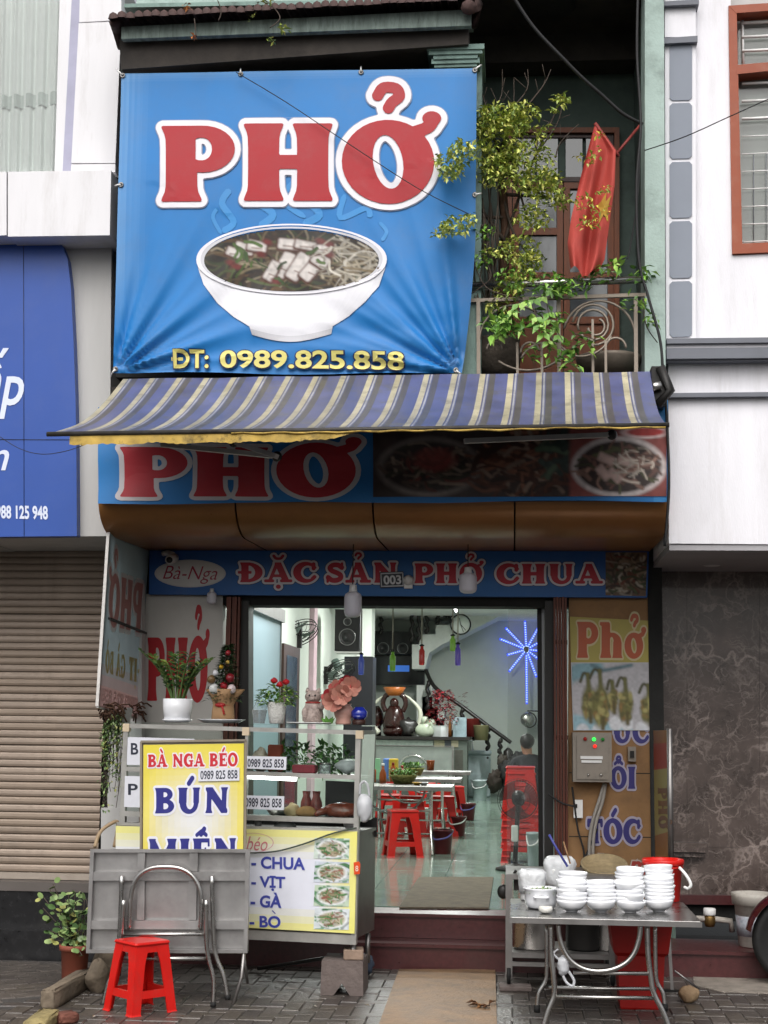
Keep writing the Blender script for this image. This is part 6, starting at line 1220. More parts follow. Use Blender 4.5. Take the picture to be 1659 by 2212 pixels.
# ------------------------------------------------------------------ folded steel table leaning on the cart
YT = -1.95; ft = T('folding_table', 'folded stainless steel table standing on edge against the cart', 'table', tuple(P(365, 2180, YT)))
TP = Plane(P(365, 2055, YT), (0, -1, -.06))
part(ft, 'top', MB().slab([TP.pt(*q, -.02) for q in ((198, 1836), (538, 1836), (534, 2057), (187, 2057))], (0, .02, 0)), M('steel_sheet', c('#a8a6a5'), .4, .65, .2, 5, dirt=.45, dscale=3, dcol=(.14, .13, .125)))
def tb(q, o=.0, d=.022): return MB().slab([TP.pt(u, v, o) for u, v in q], (0, d, 0))
for nm, q in (('rim', ((196, 1834), (540, 1834), (540, 1841), (196, 1841))), ('rim', ((187, 2050), (535, 2050), (535, 2058), (187, 2058))), ('rim', ((196, 1841), (204, 1841), (195, 2050), (187, 2050))), ('rim', ((531, 1841), (540, 1841), (535, 2050), (527, 2050))),
    ('rib', ((200, 1883), (532, 1883), (532, 1902), (199, 1902))), ('rib', ((196, 1988), (530, 1988), (529, 2007), (195, 2007))), ('rib', ((298, 1842), (314, 1842), (312, 1882), (297, 1882))), ('rib', ((410, 1842), (428, 1842), (427, 1882), (410, 1882))), ('rib', ((297, 1903), (313, 1903), (312, 1987), (296, 1987))), ('rib', ((408, 1903), (425, 1903), (424, 1987), (408, 1987)))):
    part(ft, nm, tb(q, .006 if nm == 'rib' else .012), MATS['steel_sheet'])
def tubepx(pts, r, plane, o, n=5): return MB().tube(spline([plane.pt(u, v, o) for u, v in pts], n), r, 8)
arch = [(284, 2005), (286, 1950), (291, 1915), (305, 1888), (330, 1873), (360, 1870), (392, 1873), (418, 1888), (434, 1915), (439, 1950), (436, 2005)]
part(ft, 'arch', tubepx(arch, .0135, TP, .045, 4), MATS['steel'])
for pts, o in (([(266, 1890), (262, 2000), (256, 2060), (245, 2110), (238, 2160)], .03), ([(460, 1890), (463, 2000), (468, 2060), (485, 2105), (494, 2150)], .03), ([(273, 1940), (268, 2020), (260, 2080), (240, 2120), (228, 2165)], .06), ([(450, 1940), (450, 2020), (455, 2065), (466, 2110), (465, 2163)], .06)):
    lg = part(ft, 'leg', tubepx(pts, .0135, TP, o), MATS['steel']); u, v = pts[-1]; part(ft, 'foot', MB().tube([TP.pt(u, v-4, o), TP.pt(u, v+6, o)], .017, 8), MATS['rubber'], parent=lg)
for a, b in (((268, 2015), (452, 2014)), ((255, 2066), (448, 2067))): part(ft, 'crossbar', tubepx([a, b], .011, TP, .05, 1), MATS['steel'])
part(ft, 'prop', MB().tube([P(527, 2057, YT), P(522, 2110, YT), P(504, 2168, YT-.05)], .011, 8).tube([P(526, 2057, YT+.1), P(535, 2125, YT+.15)], .008, 8), MATS['steel_dull'])
# ------------------------------------------------------------------ potted plant, kerb stones and rocks at the left
g = G(152, 2135); o = T('potted_plant', 'round leaved green plant in a terracotta pot on the left pavement', 'plant', (g.x, g.y, 0)); b = Vector((g.x, g.y+.07, 0)); s_ = S(b.y)
M('terracotta', c('#8a4a38'), .75, 0, .2, 6, dirt=.4, dscale=4, dcol=(.08, .05, .04)); hp = 88/s_*1.0
part(o, 'pot', MB().lathe([(.068, 0), (.072, .004), (.084, hp*.86), (.097, hp*.87), (.1, hp), (.092, hp), (.088, hp*.9)], b, 26), MATS['terracotta']); part(o, 'soil', MB().lathe([(.09, hp*.9), (0, hp*.93)], b, 14), MATS['soil'])
stm = MB(); lv = MB(); rnd = random.Random(12); PG = [c(h) for h in ('#6e8a52', '#869e62', '#526e3e', '#98ad70', '#3f5a30', '#788f5e', '#a5a660')]
for k in range(34):
    e = P(rnd.gauss(150, 28), rnd.uniform(1905, 2065), b.y+rnd.uniform(-.12, .12)); s0 = b+Vector((rnd.uniform(-.04, .04), rnd.uniform(-.04, .04), hp*.9)); md = s0.lerp(e, .5)+Vector((rnd.uniform(-.03, .03), 0, .03)); pth = spline([s0, md, e], 5); stm.tube(pth, .0035, 4)
    for i in range(3, 11):
        for _ in range(1):
            d = Vector((rnd.gauss(0, 1), rnd.gauss(-.6, .8), rnd.gauss(.1, .5))).normalized(); q = pth[i]+d*.015; up_ = Vector((rnd.gauss(0, .5), -.6, .8)); sz = rnd.uniform(.026, .056)
            sd = d.cross(up_).normalized(); lv.add([q+d*sz*(.5-.5*math.cos(t_))+sd*sz*.42*math.sin(t_) for t_ in [j*2*pi/9 for j in range(9)]], [tuple(range(9))], False, rnd.choice(PG))
part(o, 'stems', stm, MATS['twig'], kind='stuff'); part(o, 'leaves', lv, MATS['leafm'], kind='stuff')
M('rubble', c('#6f6354'), .85, 0, .35, 8, bump=.7, bscale=18, dirt=.5, dscale=4); M('rubble_yellow', c('#94865c'), .9, 0, .4, 8, bump=.7, bscale=20); M('brick_red', c('#6e4438'), .85, 0, .3, 8, bump=.5)
def stone(a, b, wd, ht, mat, label, seed, cat='stone', name='kerb_stone'):
    A, B = G(*a), G(*b); d = B-A; L_ = d.length; m = MB(); r_ = random.Random(seed); nx, ny, nz = 8, 3, 3
    an = math.atan2(d.y, d.x); t = MB(); t.rbox(L_/2, wd/2, ht/2, .015); bm = bmesh.new(); me = t.mesh(); bm.from_mesh(me); bmesh.ops.subdivide_edges(bm, edges=bm.edges[:], cuts=3, use_grid_fill=True)
    for v in bm.verts: v.co += Vector((r_.uniform(-1, 1), r_.uniform(-1, 1), r_.uniform(-1, 1)))*min(wd, ht)*.06
    bm.verts.ensure_lookup_table(); ctr = (A+B)/2; R_ = Matrix.Rotation(an, 3, 'Z'); m.add([R_ @ v.co+Vector((ctr.x, ctr.y, ht/2-.006)) for v in bm.verts], [tuple(v.index for v in f.verts) for f in bm.faces], True); bm.free()
    return solo(name, m, mat, label, cat)
stone((102, 2180), (190, 2128), .09, .11, MATS['rubble'], 'long broken concrete kerb stone beside the terracotta pot', 1); stone((70, 2236), (108, 2205), .12, .07, MATS['rubble_yellow'], 'yellowish chipped kerb stone at the bottom left edge', 2); stone((120, 2212), (162, 2206), .1, .06, MATS['brick_red'], 'loose dark red brick lying near the red stool', 3, 'brick', 'loose_brick')
def boulder(u, v, r, mat, label, seed): g = G(u, v); random.seed(seed); return solo('rock', MB().blob(g+Vector((0, .05, r[2]*.88)), r, 14, 10, .07), mat, label, 'rock')
boulder(205, 2146, (.075, .07, .1), MATS['rubble'], 'round grey rock beside the leg of the folded table', 3); boulder(228, 2120, (.09, .08, .14), MATS['rubble'], 'tall grey rock under the left end of the folded table', 4); boulder(1490, 2168, (.062, .05, .05), M('rock_tan', c('#8a7358'), .85, 0, .3, 9, bump=.6), 'brown rock on the pavement right of the bowl table', 6)
A, B = G(690, 2152), G(786, 2150); yb = (A.y+B.y)/2; h_ = .2; tm_ = MB(); xm = (A.x+B.x)/2
tm_.slab([(A.x, yb, 0), (xm-.05, yb, 0), (xm, yb, .07), (xm+.05, yb, 0), (B.x, yb, 0), (B.x-.005, yb, h_), (A.x+.005, yb, h_)], (0, .3, 0)); solo('concrete_block', tm_, M('block_grey', c('#6a5f5b'), .85, 0, .25, 8, bump=.5, dirt=.4), 'notched concrete block propping up the right end of the cart', 'block')
solo('loose_brick', MB().cbox((lerp(A.x, B.x, .72), yb+.1, h_+.032), (.12, .14, .06), .1, bev=.006), M('brick_pale', c('#8b7768'), .85, 0, .3, 8, bump=.4), 'pale brick between the concrete block and the cart foot', 'brick')
solo('metal_pipe', MB().tube([G(540, 2120)+Vector((0, .3, .03)), P(740, 2064, -1.25)], .012, 8), MATS['dark_metal'], 'thin dark metal pipe slanting under the cart', 'pipe')
b = G(790, 2100); solo('rag_bundle', crumple(Vector((b.x+.0, b.y-.15, .07)), (.06, .06, .07), 12), M('rag_blue', c('#3c4656'), .9), 'dark blue bundle behind the concrete block', 'bundle')
# ------------------------------------------------------------------ trailing plant under the projecting sign
o = T('hanging_plant', 'trailing green plant spilling down beside the glass cart', 'plant', tuple(P(245, 1745, -.55))); b = P(262, 1562, -.55)
part(o, 'pot', MB().lathe([(.06, 0), (.075, .1), (.08, .105), (.07, .1)], b, 18), MATS['white_plastic']); stm = MB(); lv = MB(); rnd = random.Random(14)
for k in range(30):
    u = rnd.uniform(222, 268); ln = rnd.choice((60, 90, 120, 150, 185)); s0 = b+Vector((rnd.uniform(-.05, .05), rnd.uniform(-.05, .03), .1)); pth = spline([s0, P((u+258)/2, 1552, -.62+rnd.uniform(-.06, .06)), P(u, 1580, -.63), P(u+rnd.uniform(-6, 6), 1560+ln*.6, -.63), P(u+rnd.uniform(-10, 8), 1560+ln, -.62)], 5); stm.tube(pth, .0025, 4)
    for i in range(4, 21):
        if i > 13 and rnd.random() < .45: continue
        for _ in range(2): lv.leaf(pth[i]+Vector((rnd.uniform(-.015, .015), rnd.uniform(-.03, .02), rnd.uniform(-.02, .02))), (rnd.gauss(0, 1), rnd.gauss(-.5, .7), rnd.gauss(-.4, .5)), .03, .017, col=rnd.choice(PG))
part(o, 'stems', stm, MATS['twig'], kind='stuff'); part(o, 'leaves', lv, MATS['leafm'], kind='stuff')
# ------------------------------------------------------------------ right side: bowl table
zt_ = .60; tl_, tr2, br3, bl3 = G(1093, 1942, zt_), G(1480, 1947, zt_), G(1512, 1986, zt_), G(1101, 1986, zt_)
yf, yk = (br3.y+bl3.y)/2, (tl_.y+tr2.y)/2; xL, xR = bl3.x, br3.x
tb_ = T('folding_table', 'steel folding table loaded with stacks of white bowls', 'table', ((xL+xR)/2, (yf+yk)/2, 0))
part(tb_, 'top', MB().cbox(((xL+xR)/2, (yf+yk)/2, zt_-.012), (xR-xL, yk-yf, .022), bev=.006), MATS['steel']); part(tb_, 'rim', MB().box(xL, xR, yf-.004, yf+.004, zt_-.03, zt_-.002), MATS['steel_dull'])
TF = FP(yf+.12); TB = FP(yf+.5)
for pts, pl_ in (([(1190, 1998), (1191, 2060), (1196, 2110), (1197, 2150), (1184, 2185), (1172, 2225), (1170, 2248)], TF), ([(1398, 2000), (1400, 2060), (1406, 2110), (1412, 2145), (1432, 2185), (1447, 2225), (1450, 2248)], TF), ([(1181, 2000), (1181, 2090), (1178, 2120), (1164, 2145), (1160, 2175)], TB), ([(1415, 2000), (1416, 2080), (1419, 2120), (1432, 2145), (1436, 2172)], TB)):
    lg = part(tb_, 'leg', tubepx(pts, .0145 if pl_ is TF else .012, pl_, 0), MATS['steel']); e = pl_.pt(*pts[-1]); part(tb_, 'foot', MB().tube([e+Vector((0, 0, .01)), Vector((e.x, e.y, max(0, e.z-.03)))], .018, 8), MATS['rubber'], parent=lg)
part(tb_, 'arch', tubepx([(1206, 1996), (1208, 2020), (1217, 2050), (1235, 2075), (1262, 2091), (1293, 2096), (1325, 2091), (1352, 2077), (1370, 2055), (1380, 2025), (1383, 1996)], .0135, TF, .03, 4), MATS['steel'])
for a, b, pl_ in (((1238, 2101), (1402, 2103), TF), ((1199, 2153), (1411, 2156), TF), ((1185, 2134), (1418, 2136), TB)): part(tb_, 'crossbar', tubepx([a, b], .0105, pl_, 0, 1), MATS['steel'])
bw = MB().lathe([(.026, 0), (.03, .002), (.03, .008), (.045, .012), (.066, .03), (.075, .052), (.077, .064), (.074, .064), (.071, .052), (.062, .032), (.04, .016), (0, .013)], (0, 0, 0), 26); bw.v = [(x*1.1, y*1.1, z*1.05) for x, y, z in bw.v]; bwm = bw.mesh(name='bowl'); bwm.materials.append(MATS['porcelain'])
rnd = random.Random(3); BPOS = ['first', 'second', 'third', 'fourth']; NB_ = [0]
def stack(u, v, n, label, tilt=0):
    g = G(u, v, zt_); y = g.y+.05
    for k in range(n):
        ob = bpy.data.objects.new('bowl', bwm); lnk(ob); ob.location = (g.x+rnd.uniform(-.005, .005), y+rnd.uniform(-.004, .004), zt_+.0005+k*(.0205+.0 ))
        ob.rotation_euler = (rnd.uniform(-.045, .045), rnd.uniform(-.045, .045)+(tilt if k == n-1 else 0), rnd.random()*6)
        nm = ('bottom' if k == 0 else 'topmost' if k == n-1 else ['', 'second', 'third', 'fourth', 'fifth', 'sixth', 'seventh', 'eighth'][k]+' from bottom'); ob['label'] = 'white bowl, %s in %s' % (nm, label); ob['category'] = 'bowl'; ob['group'] = 'stacked white bowls on the table'
stack(1237, 1972, 6, 'the front stack beside the enamel pot'); stack(1299, 1973, 6, 'the second front stack from the enamel pot'); stack(1362, 1974, 6, 'the third front stack from the enamel pot'); stack(1425, 1972, 7, 'the front stack beside the red bucket')
stack(1238, 1950, 6, 'the back stack behind the enamel pot'); stack(1362, 1950, 7, 'the back stack left of the red bucket', .06); stack(1427, 1952, 8, 'the back stack touching the red bucket', -.16)
def ton(u, v, dy=.0): g = G(u, v, zt_); return Vector((g.x, g.y+dy, zt_+.0008))
b = ton(1169, 1966, .09); o = T('cooking_pot', 'white enamel pot filled with chopped green herbs', 'pot', tuple(b))
part(o, 'pot', MB().lathe([(.07, 0), (.082, .01), (.09, .04), (.09, .1), (.1, .108), (.098, .112), (.086, .104), (.084, .07), (0, .068)], b, 30), MATS['porcelain']); part(o, 'handle', MB().tube(spline([b+Vector((-.035, -.085, .07)), b+Vector((-.03, -.118, .07)), b+Vector((.03, -.118, .07)), b+Vector((.035, -.085, .07))], 4), .009, 6), MATS['porcelain'])
lv = MB()
for k in range(260): a = rnd.random()*2*pi; q = math.sqrt(rnd.random())*.082; lv.leaf(b+Vector((q*math.cos(a), q*math.sin(a), .085+rnd.random()*.022*(1.2-q*8))), (rnd.gauss(0, 1), rnd.gauss(0, 1), rnd.gauss(.2, .5)), .025, .009, col=rnd.choice((c('#6d8a4a'), c('#4b6a33'), c('#9db07c'), c('#c2cdb0'))))
part(o, 'herbs', lv, MATS['leafm'], kind='stuff')
b = ton(1179, 1975, .04); solo('onion', MB().lathe([(.02, 0), (.034, .006), (.037, .022), (.034, .036), (.0, .038)], b, 18, sx=1.05, wob=lambda a, z: 1+.04*math.sin(a*3)), M('onion_white', c('#d9d7d0'), .45), 'small white round dish in front of the enamel pot', 'dish')
def tub(u, v, dy, r, h, label, seed):
    b = ton(u, v, dy); o = T('noodle_tub', label, 'tub', tuple(b)); part(o, 'tub', MB().lathe([(r*.85, 0), (r*.9, .01), (r, h*.7), (r*1.02, h*.72), (r*.95, h*.74), (0, h*.7)], b, 24), MATS['white_plastic'])
    r_ = random.Random(seed); ks = [r_.random()*6 for _ in range(4)]
    part(o, 'bag', MB().lathe([(r*1.02, h*.25), (r*1.05, h*.5), (r*1.06, h*.72), (r*1.12, h*.84), (r*1.06, h*.95), (r*.8, h*1.04), (r*.4, h*1.03), (0, h*.99)], b, 40, wob=lambda a, z: 1+.045*math.sin(a*7+ks[0]+z*40)+.04*math.sin(a*11+ks[1]-z*60)+.03*math.sin(a*4+ks[2])), MATS['bag_clear'])
    part(o, 'noodles', MB().blob(b+Vector((0, 0, h*.78)), (r*.9, r*.9, h*.16), 16, 8, .04), M('rice_noodle', c('#d5d2cc'), .5, 0, .1, 30, bump=.5), kind=None)
tub(1150, 1950, .12, .075, .17, 'tub of white noodles under a plastic bag behind the enamel pot', 1); tub(1212, 1950, .26, .085, .23, 'taller tub of noodles in a crinkled bag with a brush handle', 2)
solo('brush_handle', MB().tube([P(1186, 1803, yk-.05), P(1202, 1832, yk-.05), P(1226, 1872, yk-.08)], .007, 8), M('handle_blue', c('#3a3f86'), .4), 'thin blue handle sticking up from the noodle tub', 'handle'); solo('chopstick', MB().tube([P(1217, 1818, yk-.03), P(1232, 1866, yk-.06)], .005, 6), M('bamboo', c('#8a6a4a'), .6), 'wooden stick leaning beside the blue handle', 'stick')
b = ton(1437, 1950, .1); o = T('bucket', 'bright red plastic bucket with white handle on the bowl table', 'bucket', tuple(b))
part(o, 'pail', MB().lathe([(.092, 0), (.095, .004), (.11, .205), (.121, .207), (.123, .235), (.118, .24), (.108, .236), (.092, .01), (0, .008)], b, 32), MATS['red_plastic']); part(o, 'rim_band', MB().lathe([(.111, .19), (.117, .192), (.117, .2), (.111, .202)], b, 32), MATS['red_plastic']); part(o, 'handle', MB().tube(spline([b+Vector((.085, -.09, .2)), b+Vector((.12, -.12, .16)), b+Vector((.145, -.13, .11)), b+Vector((.13, -.12, .085)), b+Vector((.112, -.1, .09))], 5), .009, 8), MATS['white_plastic'])
# bin, bag, stand below
g = G(1385, 2180); b = Vector((g.x, g.y+.1, 0)); o = T('plastic_bin', 'tall red plastic bin standing under the bowl table', 'bin', tuple(b))
def sq4(r, z): return [(r, -r, z), (r, r, z), (-r, r, z), (-r, -r, z)]
bm_ = MB(); lv_ = [(.115, 0), (.12, .01), (.135, .3), (.155, .32), (.18, .5), (.188, .52), (.178, .52), (.125, .3)]; vs = []
for r, z in lv_: vs += [b+Vector(p) for p in sq4(r, z)]
bm_.add(vs, [(i*4+j, i*4+(j+1) % 4, i*4+4+(j+1) % 4, i*4+4+j) for i in range(len(lv_)-1) for j in range(4)]+[(3, 2, 1, 0)]); part(o, 'body', bm_, M('bin_scarlet', c('#9a1712'), .4, 0, .15, dirt=.4, dscale=8, dcol=(.12, .02, .015)))
p = TF.pt(1222, 2050); o = T('plastic_bag', 'clear plastic bag tied to the left leg of the bowl table', 'bag', tuple(TF.pt(1225, 2130))); part(o, 'sack', crumple(TF.pt(1217, 2085), (.035, .03, .05), 22, 14, .2), MATS['bag_white']); part(o, 'handles', MB().tube(spline([TF.pt(1212, 2095), TF.pt(1222, 2120), TF.pt(1236, 2130), TF.pt(1240, 2118), TF.pt(1228, 2098)], 5), .008, 6).tube(spline([TF.pt(1206, 2050), TF.pt(1196, 2060), TF.pt(1210, 2075)], 4), .006, 6), MATS['bag_white'])
g = G(1452, 2143); o = T('metal_stand', 'grey angle iron stand leg at the right end of the bowl table', 'stand', tuple(g)); part(o, 'post', MB().tube([g+Vector((0, 0, 0)), P(1443, 1992, g.y+.02)], .014, 4, smooth=False), MATS['steel_dull']); part(o, 'strut', MB().tube([g+Vector((.02, .05, .12)), G(1510, 2140)+Vector((0, 0, .01))], .008, 4), MATS['steel_dull']); part(o, 'base', MB().cbox(g+Vector((0, .0, .008)), (.16, .03, .014)), MATS['dark_metal'])
# ------------------------------------------------------------------ soup cart behind the table
g = G(1104, 2138); yc_ = g.y+.02; s_ = S(yc_); xa_, xb_ = P(1092, 2050, yc_).x, P(1330, 2050, yc_).x; zl, zh = P(1100, 2105, yc_).z, .66
o = T('soup_cart', 'low steel wheeled cart holding soup pots behind the bowl table', 'cart', (xa_, yc_, 0)); yd = yc_+.55
for x in (xa_, xb_-.04):
    for y in (yc_, yd-.04): part(o, 'post', MB().box(x, x+.042, y, y+.04, zl, zh), MATS['steel_dull'])
part(o, 'top', MB().box(xa_, xb_, yc_, yd, zh, zh+.03), MATS['steel_dull']); part(o, 'shelf', MB().box(xa_+.042, xb_-.042, yc_+.01, yd-.01, zl+.1, zl+.13), MATS['steel_dull']); part(o, 'lower_rail', MB().box(xa_+.042, xb_-.042, yc_+.005, yc_+.035, zl+.05, zl+.075), MATS['steel_dull'])
part(o, 'trough', MB().box(*pbox(1110, 1888, 1200, 1925, yc_+.1, .3)), M('trough_grey', c('#55504d'), .6, .3, .2))
for x in (xa_+.02, xb_-.02):
    for y in (yc_+.02, yd-.02): w_ = part(o, 'caster', MB().lathe([(.03, -.012), (.05, -.012), (.052, 0), (.05, .012), (.03, .012)], (x, y, .08), 18, ry=pi/2), MATS['rubber']); part(o, 'fork', MB().box(x-.022, x-.016, y-.02, y+.02, .06, zl).box(x+.016, x+.022, y-.02, y+.02, .06, zl), MATS['steel_dull'], parent=w_)
solo('stone_slab', MB().cbox((xa_+.06, yc_-.02, .014), (.2, .13, .028), .05, bev=.006), MATS['block_grey'], 'flat grey stone slab under the caster of the soup cart', 'slab')
for k, (u, r, h, mt_, lab) in enumerate(((1152, .135, .3, 'steel', 'large stainless soup pot on the left of the cart shelf'), (1262, .115, .27, 'dark_metal', 'blackened soup pot in the middle of the cart shelf'), (1318, .1, .28, 'steel', 'stainless soup pot at the right of the cart shelf'))):
    b = Vector((P(u, 2040, yc_+.2).x, yc_+.22, zl+.131)); po_ = T('soup_pot', lab, 'pot', tuple(b)); part(po_, 'body', MB().lathe([(r*.95, 0), (r, .015), (r, h*.9), (r*1.05, h*.91), (r*1.04, h*.93), (r*.96, h*.9), (r*.9, .03), (0, .03)], b, 30), MATS[mt_]); part(po_, 'lid', MB().lathe([(r*1.05, h*.935), (r*.6, h*.99), (.02, h*1.0), (.018, h*1.05), (0, h*1.06)], b, 30), MATS[mt_])
b = P(1087, 1926, yc_+.05); o = T('wok', 'small black wok hung on the left corner of the soup cart', 'wok', tuple(b)); part(o, 'pan', MB().blob(b, (.038, .03, .045), 14, 10), MATS['dark_metal']); part(o, 'handle', MB().tube([b+Vector((.02, 0, .03)), b+Vector((.08, .02, .13))], .01, 6), MATS['dark_metal'])
b = P(1305, 1905, yc_+.3); solo('bamboo_tray', MB().lathe([(0, 0), (.13, .005), (.145, .03), (.15, .05), (.14, .05), (.13, .02)], Vector((b.x, b.y, zh+.035)), 28, rx=.35), M('bamboo_tray', c('#8a7a5c'), .75, 0, .3, 20), 'round bamboo tray tilted behind the bowl stacks', 'tray')
# ------------------------------------------------------------------ bucket, water valve and scooter at the right edge
yl_ = -.25; b = P(1630, 2022, yl_); b.z = z1+.001; o = T('bucket', 'dirty white paint bucket on the red granite ledge', 'bucket', tuple(b))
part(o, 'pail', MB().lathe([(.1, 0), (.105, .005), (.128, .27), (.143, .272), (.148, .325), (.15, .345), (.138, .345), (.122, .27), (.1, .02), (0, .015)], b, 30), M('pail_dirty', c('#b5b0a8'), .6, 0, .15, 8, dirt=.6, dscale=9, dcol=c('#6a6258'))); part(o, 'label_band', MB().lathe([(.1125, .07), (.124, .2)], b, 30), M('pail_label', c('#9aa0a8'), .6, 0, .5, 18, dirt=.7, dscale=14, dcol=c('#7a3040')))
o = T('water_valve', 'brass water valve with white cap low on the granite ledge', 'valve', tuple(P(1535, 2008, -.15))); q = P(1533, 1985, -.15); part(o, 'body', MB().lathe([(.03, -.05), (.04, -.02), (.04, .01), (.03, .03)], q, 14), M('brass', c('#7a6038'), .5, .8, .3)); part(o, 'cap', MB().lathe([(.038, .025), (.042, .03), (.042, .065), (.036, .072), (0, .072)], q, 16), MATS['white_plastic']); part(o, 'pipe', MB().tube([q+Vector((-.13, 0, -.0)), q+Vector((.03, 0, 0)), q+Vector((.14, 0, -.01)), q+Vector((.15, .02, -.08))], .02, 8), M('pipe_white', c('#a8a29a'), .6, 0, .3, dirt=.5))
g = G(1705, 2128); wc = Vector((g.x+.05, g.y, .275)); o = T('scooter', 'maroon scooter with black front tyre at the right edge', 'scooter', (wc.x, wc.y, 0))
wh = part(o, 'front_wheel', MB().lathe([(.2, -.03), (.222, -.03), (.222, .03), (.2, .03)], wc, 30, rx=pi/2), M('rim_alu', c('#8b8b90'), .4, .7)); part(o, 'tyre', MB().lathe([(.222, -.035), (.238, -.05), (.262, -.04), (.275, -.015), (.275, .015), (.262, .04), (.238, .05), (.222, .035)], wc, 36, rx=pi/2), MATS['rubber'], parent=wh); part(o, 'hub', MB().lathe([(.05, -.04), (.05, .04)], wc, 16, rx=pi/2), MATS['steel_dull'], parent=wh)
for k in range(5): a = k*2*pi/5; part(o, 'spoke', MB().tube([wc+Vector((.04*math.cos(a), 0, .04*math.sin(a))), wc+Vector((.21*math.cos(a+.15), 0, .21*math.sin(a+.15)))], .012, 6), MATS['rim_alu'], parent=wh)
fn = MB(); M('maroon', c('#3c1018'), .2, 0, .1, coat=.6)
fn.grid(lambda s, t: wc+Vector((math.cos(lerp(2.95, .6, s))*lerp(.3, .32, math.sin(pi*t)), (t-.5)*.16, math.sin(lerp(2.95, .6, s))*lerp(.29, .325, math.sin(pi*t)))), 20, 6); part(o, 'front_fender', fn, MATS['maroon'])
part(o, 'fork', MB().tube([wc+Vector((0, -.07, 0)), wc+Vector((.16, -.07, .42))], .02, 8).tube([wc+Vector((0, .07, 0)), wc+Vector((.16, .07, .42))], .02, 8), MATS['steel_dull']); part(o, 'leg_shield', MB().grid(lambda s, t: wc+Vector((lerp(.2, .32, t)+.1*(2*s-1)**2, (s-.5)*.42, lerp(.62, .05, t))), 8, 8), MATS['maroon']); part(o, 'body', MB().cbox(wc+Vector((.75, 0, .2)), (.8, .3, .3), bev=.08), MATS['maroon']); part(o, 'seat', MB().cbox(wc+Vector((.8, 0, .42)), (.7, .26, .1), bev=.03), MATS['rubber'])
part(o, 'rear_wheel', MB().lathe([(.12, -.05), (.25, -.05), (.27, 0), (.25, .05), (.12, .05)], wc+Vector((1.2, 0, 0)), 28, rx=pi/2), MATS['rubber']); part(o, 'steering_column', MB().tube([wc+Vector((.12, 0, .33)), wc+Vector((.19, 0, .7))], .03, 8), MATS['maroon']); part(o, 'floorboard', MB().cbox(wc+Vector((.4, 0, .06)), (.3, .26, .06), bev=.02), MATS['maroon']); part(o, 'handlebar', MB().tube([wc+Vector((.2, -.33, .72)), wc+Vector((.18, 0, .68)), wc+Vector((.2, .33, .72))], .016, 8), MATS['dark_metal'])
lf_ = MB(); g = G(1040, 2178); 
for k in range(7): lf_.leaf(g+Vector((rnd.uniform(-.08, .08), rnd.uniform(-.05, .05), .018)), (rnd.gauss(0, 1), rnd.gauss(0, .6), .15), .09, .035, (0, 0, 1), .4, rnd.choice((c('#7a5434'), c('#946a44'), c('#5c3e28'))))
o = T('fallen_leaves', 'dry brown leaf litter on the edge of the board mat', 'leaves', tuple(g)); part(o, 'leaves', lf_, MATS['leafm'], kind='stuff')
# ------------------------------------------------------------------ interior room
YBK = 16.6; XW0, XW1 = -2.56, .92; ZCE = 3.45
M('wall_pale', c('#ccd2ca'), .75, 0, .05, 2, dirt=.1, dcol=(.3, .33, .3)); M('ceiling_white', c('#d5d8d4'), .8); M('tile_green', c('#869a8e'), .12, 0, .12, 5, spec=.6, dirt=.25, dscale=1.2, dcol=c('#6a6a58')); M('grout', c('#54645c'), .8)
flr = struct('floor', MB().box(XW0-.2, XW1+.2, .03, YBK, ZF-.2, ZF-.006), MATS['grout'])
ftm = MB(); ftm.rbox(.247, .247, .006, .002); ftm = ftm.mesh(name='floor_tile'); ftm.materials.append(MATS['tile_green'])
for i in range(7):
    for j in range(33): instpart(flr, 'floor_tile', ftm, (XW0+.25+i*.5, .31+j*.5, ZF-.006+random.uniform(-.0008, .0008)), (0, 0, (i*7+j*3) % 4*pi/2))
struct('wall_left', MB().box(XW0-.2, XW0, .28, YBK, 0, 3.8), MATS['wall_pale']); struct('wall_right', MB().box(XW1, XW1+.2, .28, YBK, 0, 3.8), MATS['wall_pale']); struct('wall_back', MB().box(XW0, XW1, YBK, YBK+.2, 0, 3.8), MATS['wall_pale']); struct('ceiling', MB().box(XW0, XW1, .28, YBK, ZCE, ZCE+.2), MATS['ceiling_white'])
pk = MB(); x = XW0; yy = FPX*-XW0/(1107-670)/math.cos(PITCH)*.985-10.6; pk.box(x, x+.06, yy, yy+.3, ZF, ZCE); solo('wall_strip', pk, M('pink_strip', c('#d0b2bc'), .7), 'pink painted strip running up the left inner wall', 'strip')
for k, y in enumerate((2.2, 5.6, 9.0)):
    tlm = T('tube_lamp', ['lit ceiling tube lamp nearest the doorway', 'lit ceiling tube lamp above the first table', 'lit ceiling tube lamp above the far tables', 'lit ceiling tube lamp before the staircase'][k], 'lamp', (-1.2, y, ZCE-.06)); part(tlm, 'tube', MB().tube([(-1.8, y, ZCE-.07), (-.6, y, ZCE-.07)], .018, 10), MATS['tube_lit']); part(tlm, 'housing', MB().box(-1.85, -.55, y-.04, y+.04, ZCE-.05, ZCE-.002), MATS['white_plastic'])
    la = bpy.data.lights.new('tube_light', 'AREA'); la.shape = 'RECTANGLE'; la.size = 1.2; la.size_y = .1; la.energy = 72; la.color = (.97, 1, .96); lo = bpy.data.objects.new('tube_light', la); lnk(lo); lo.parent = tlm; lo.location = (0, 0, -.05)
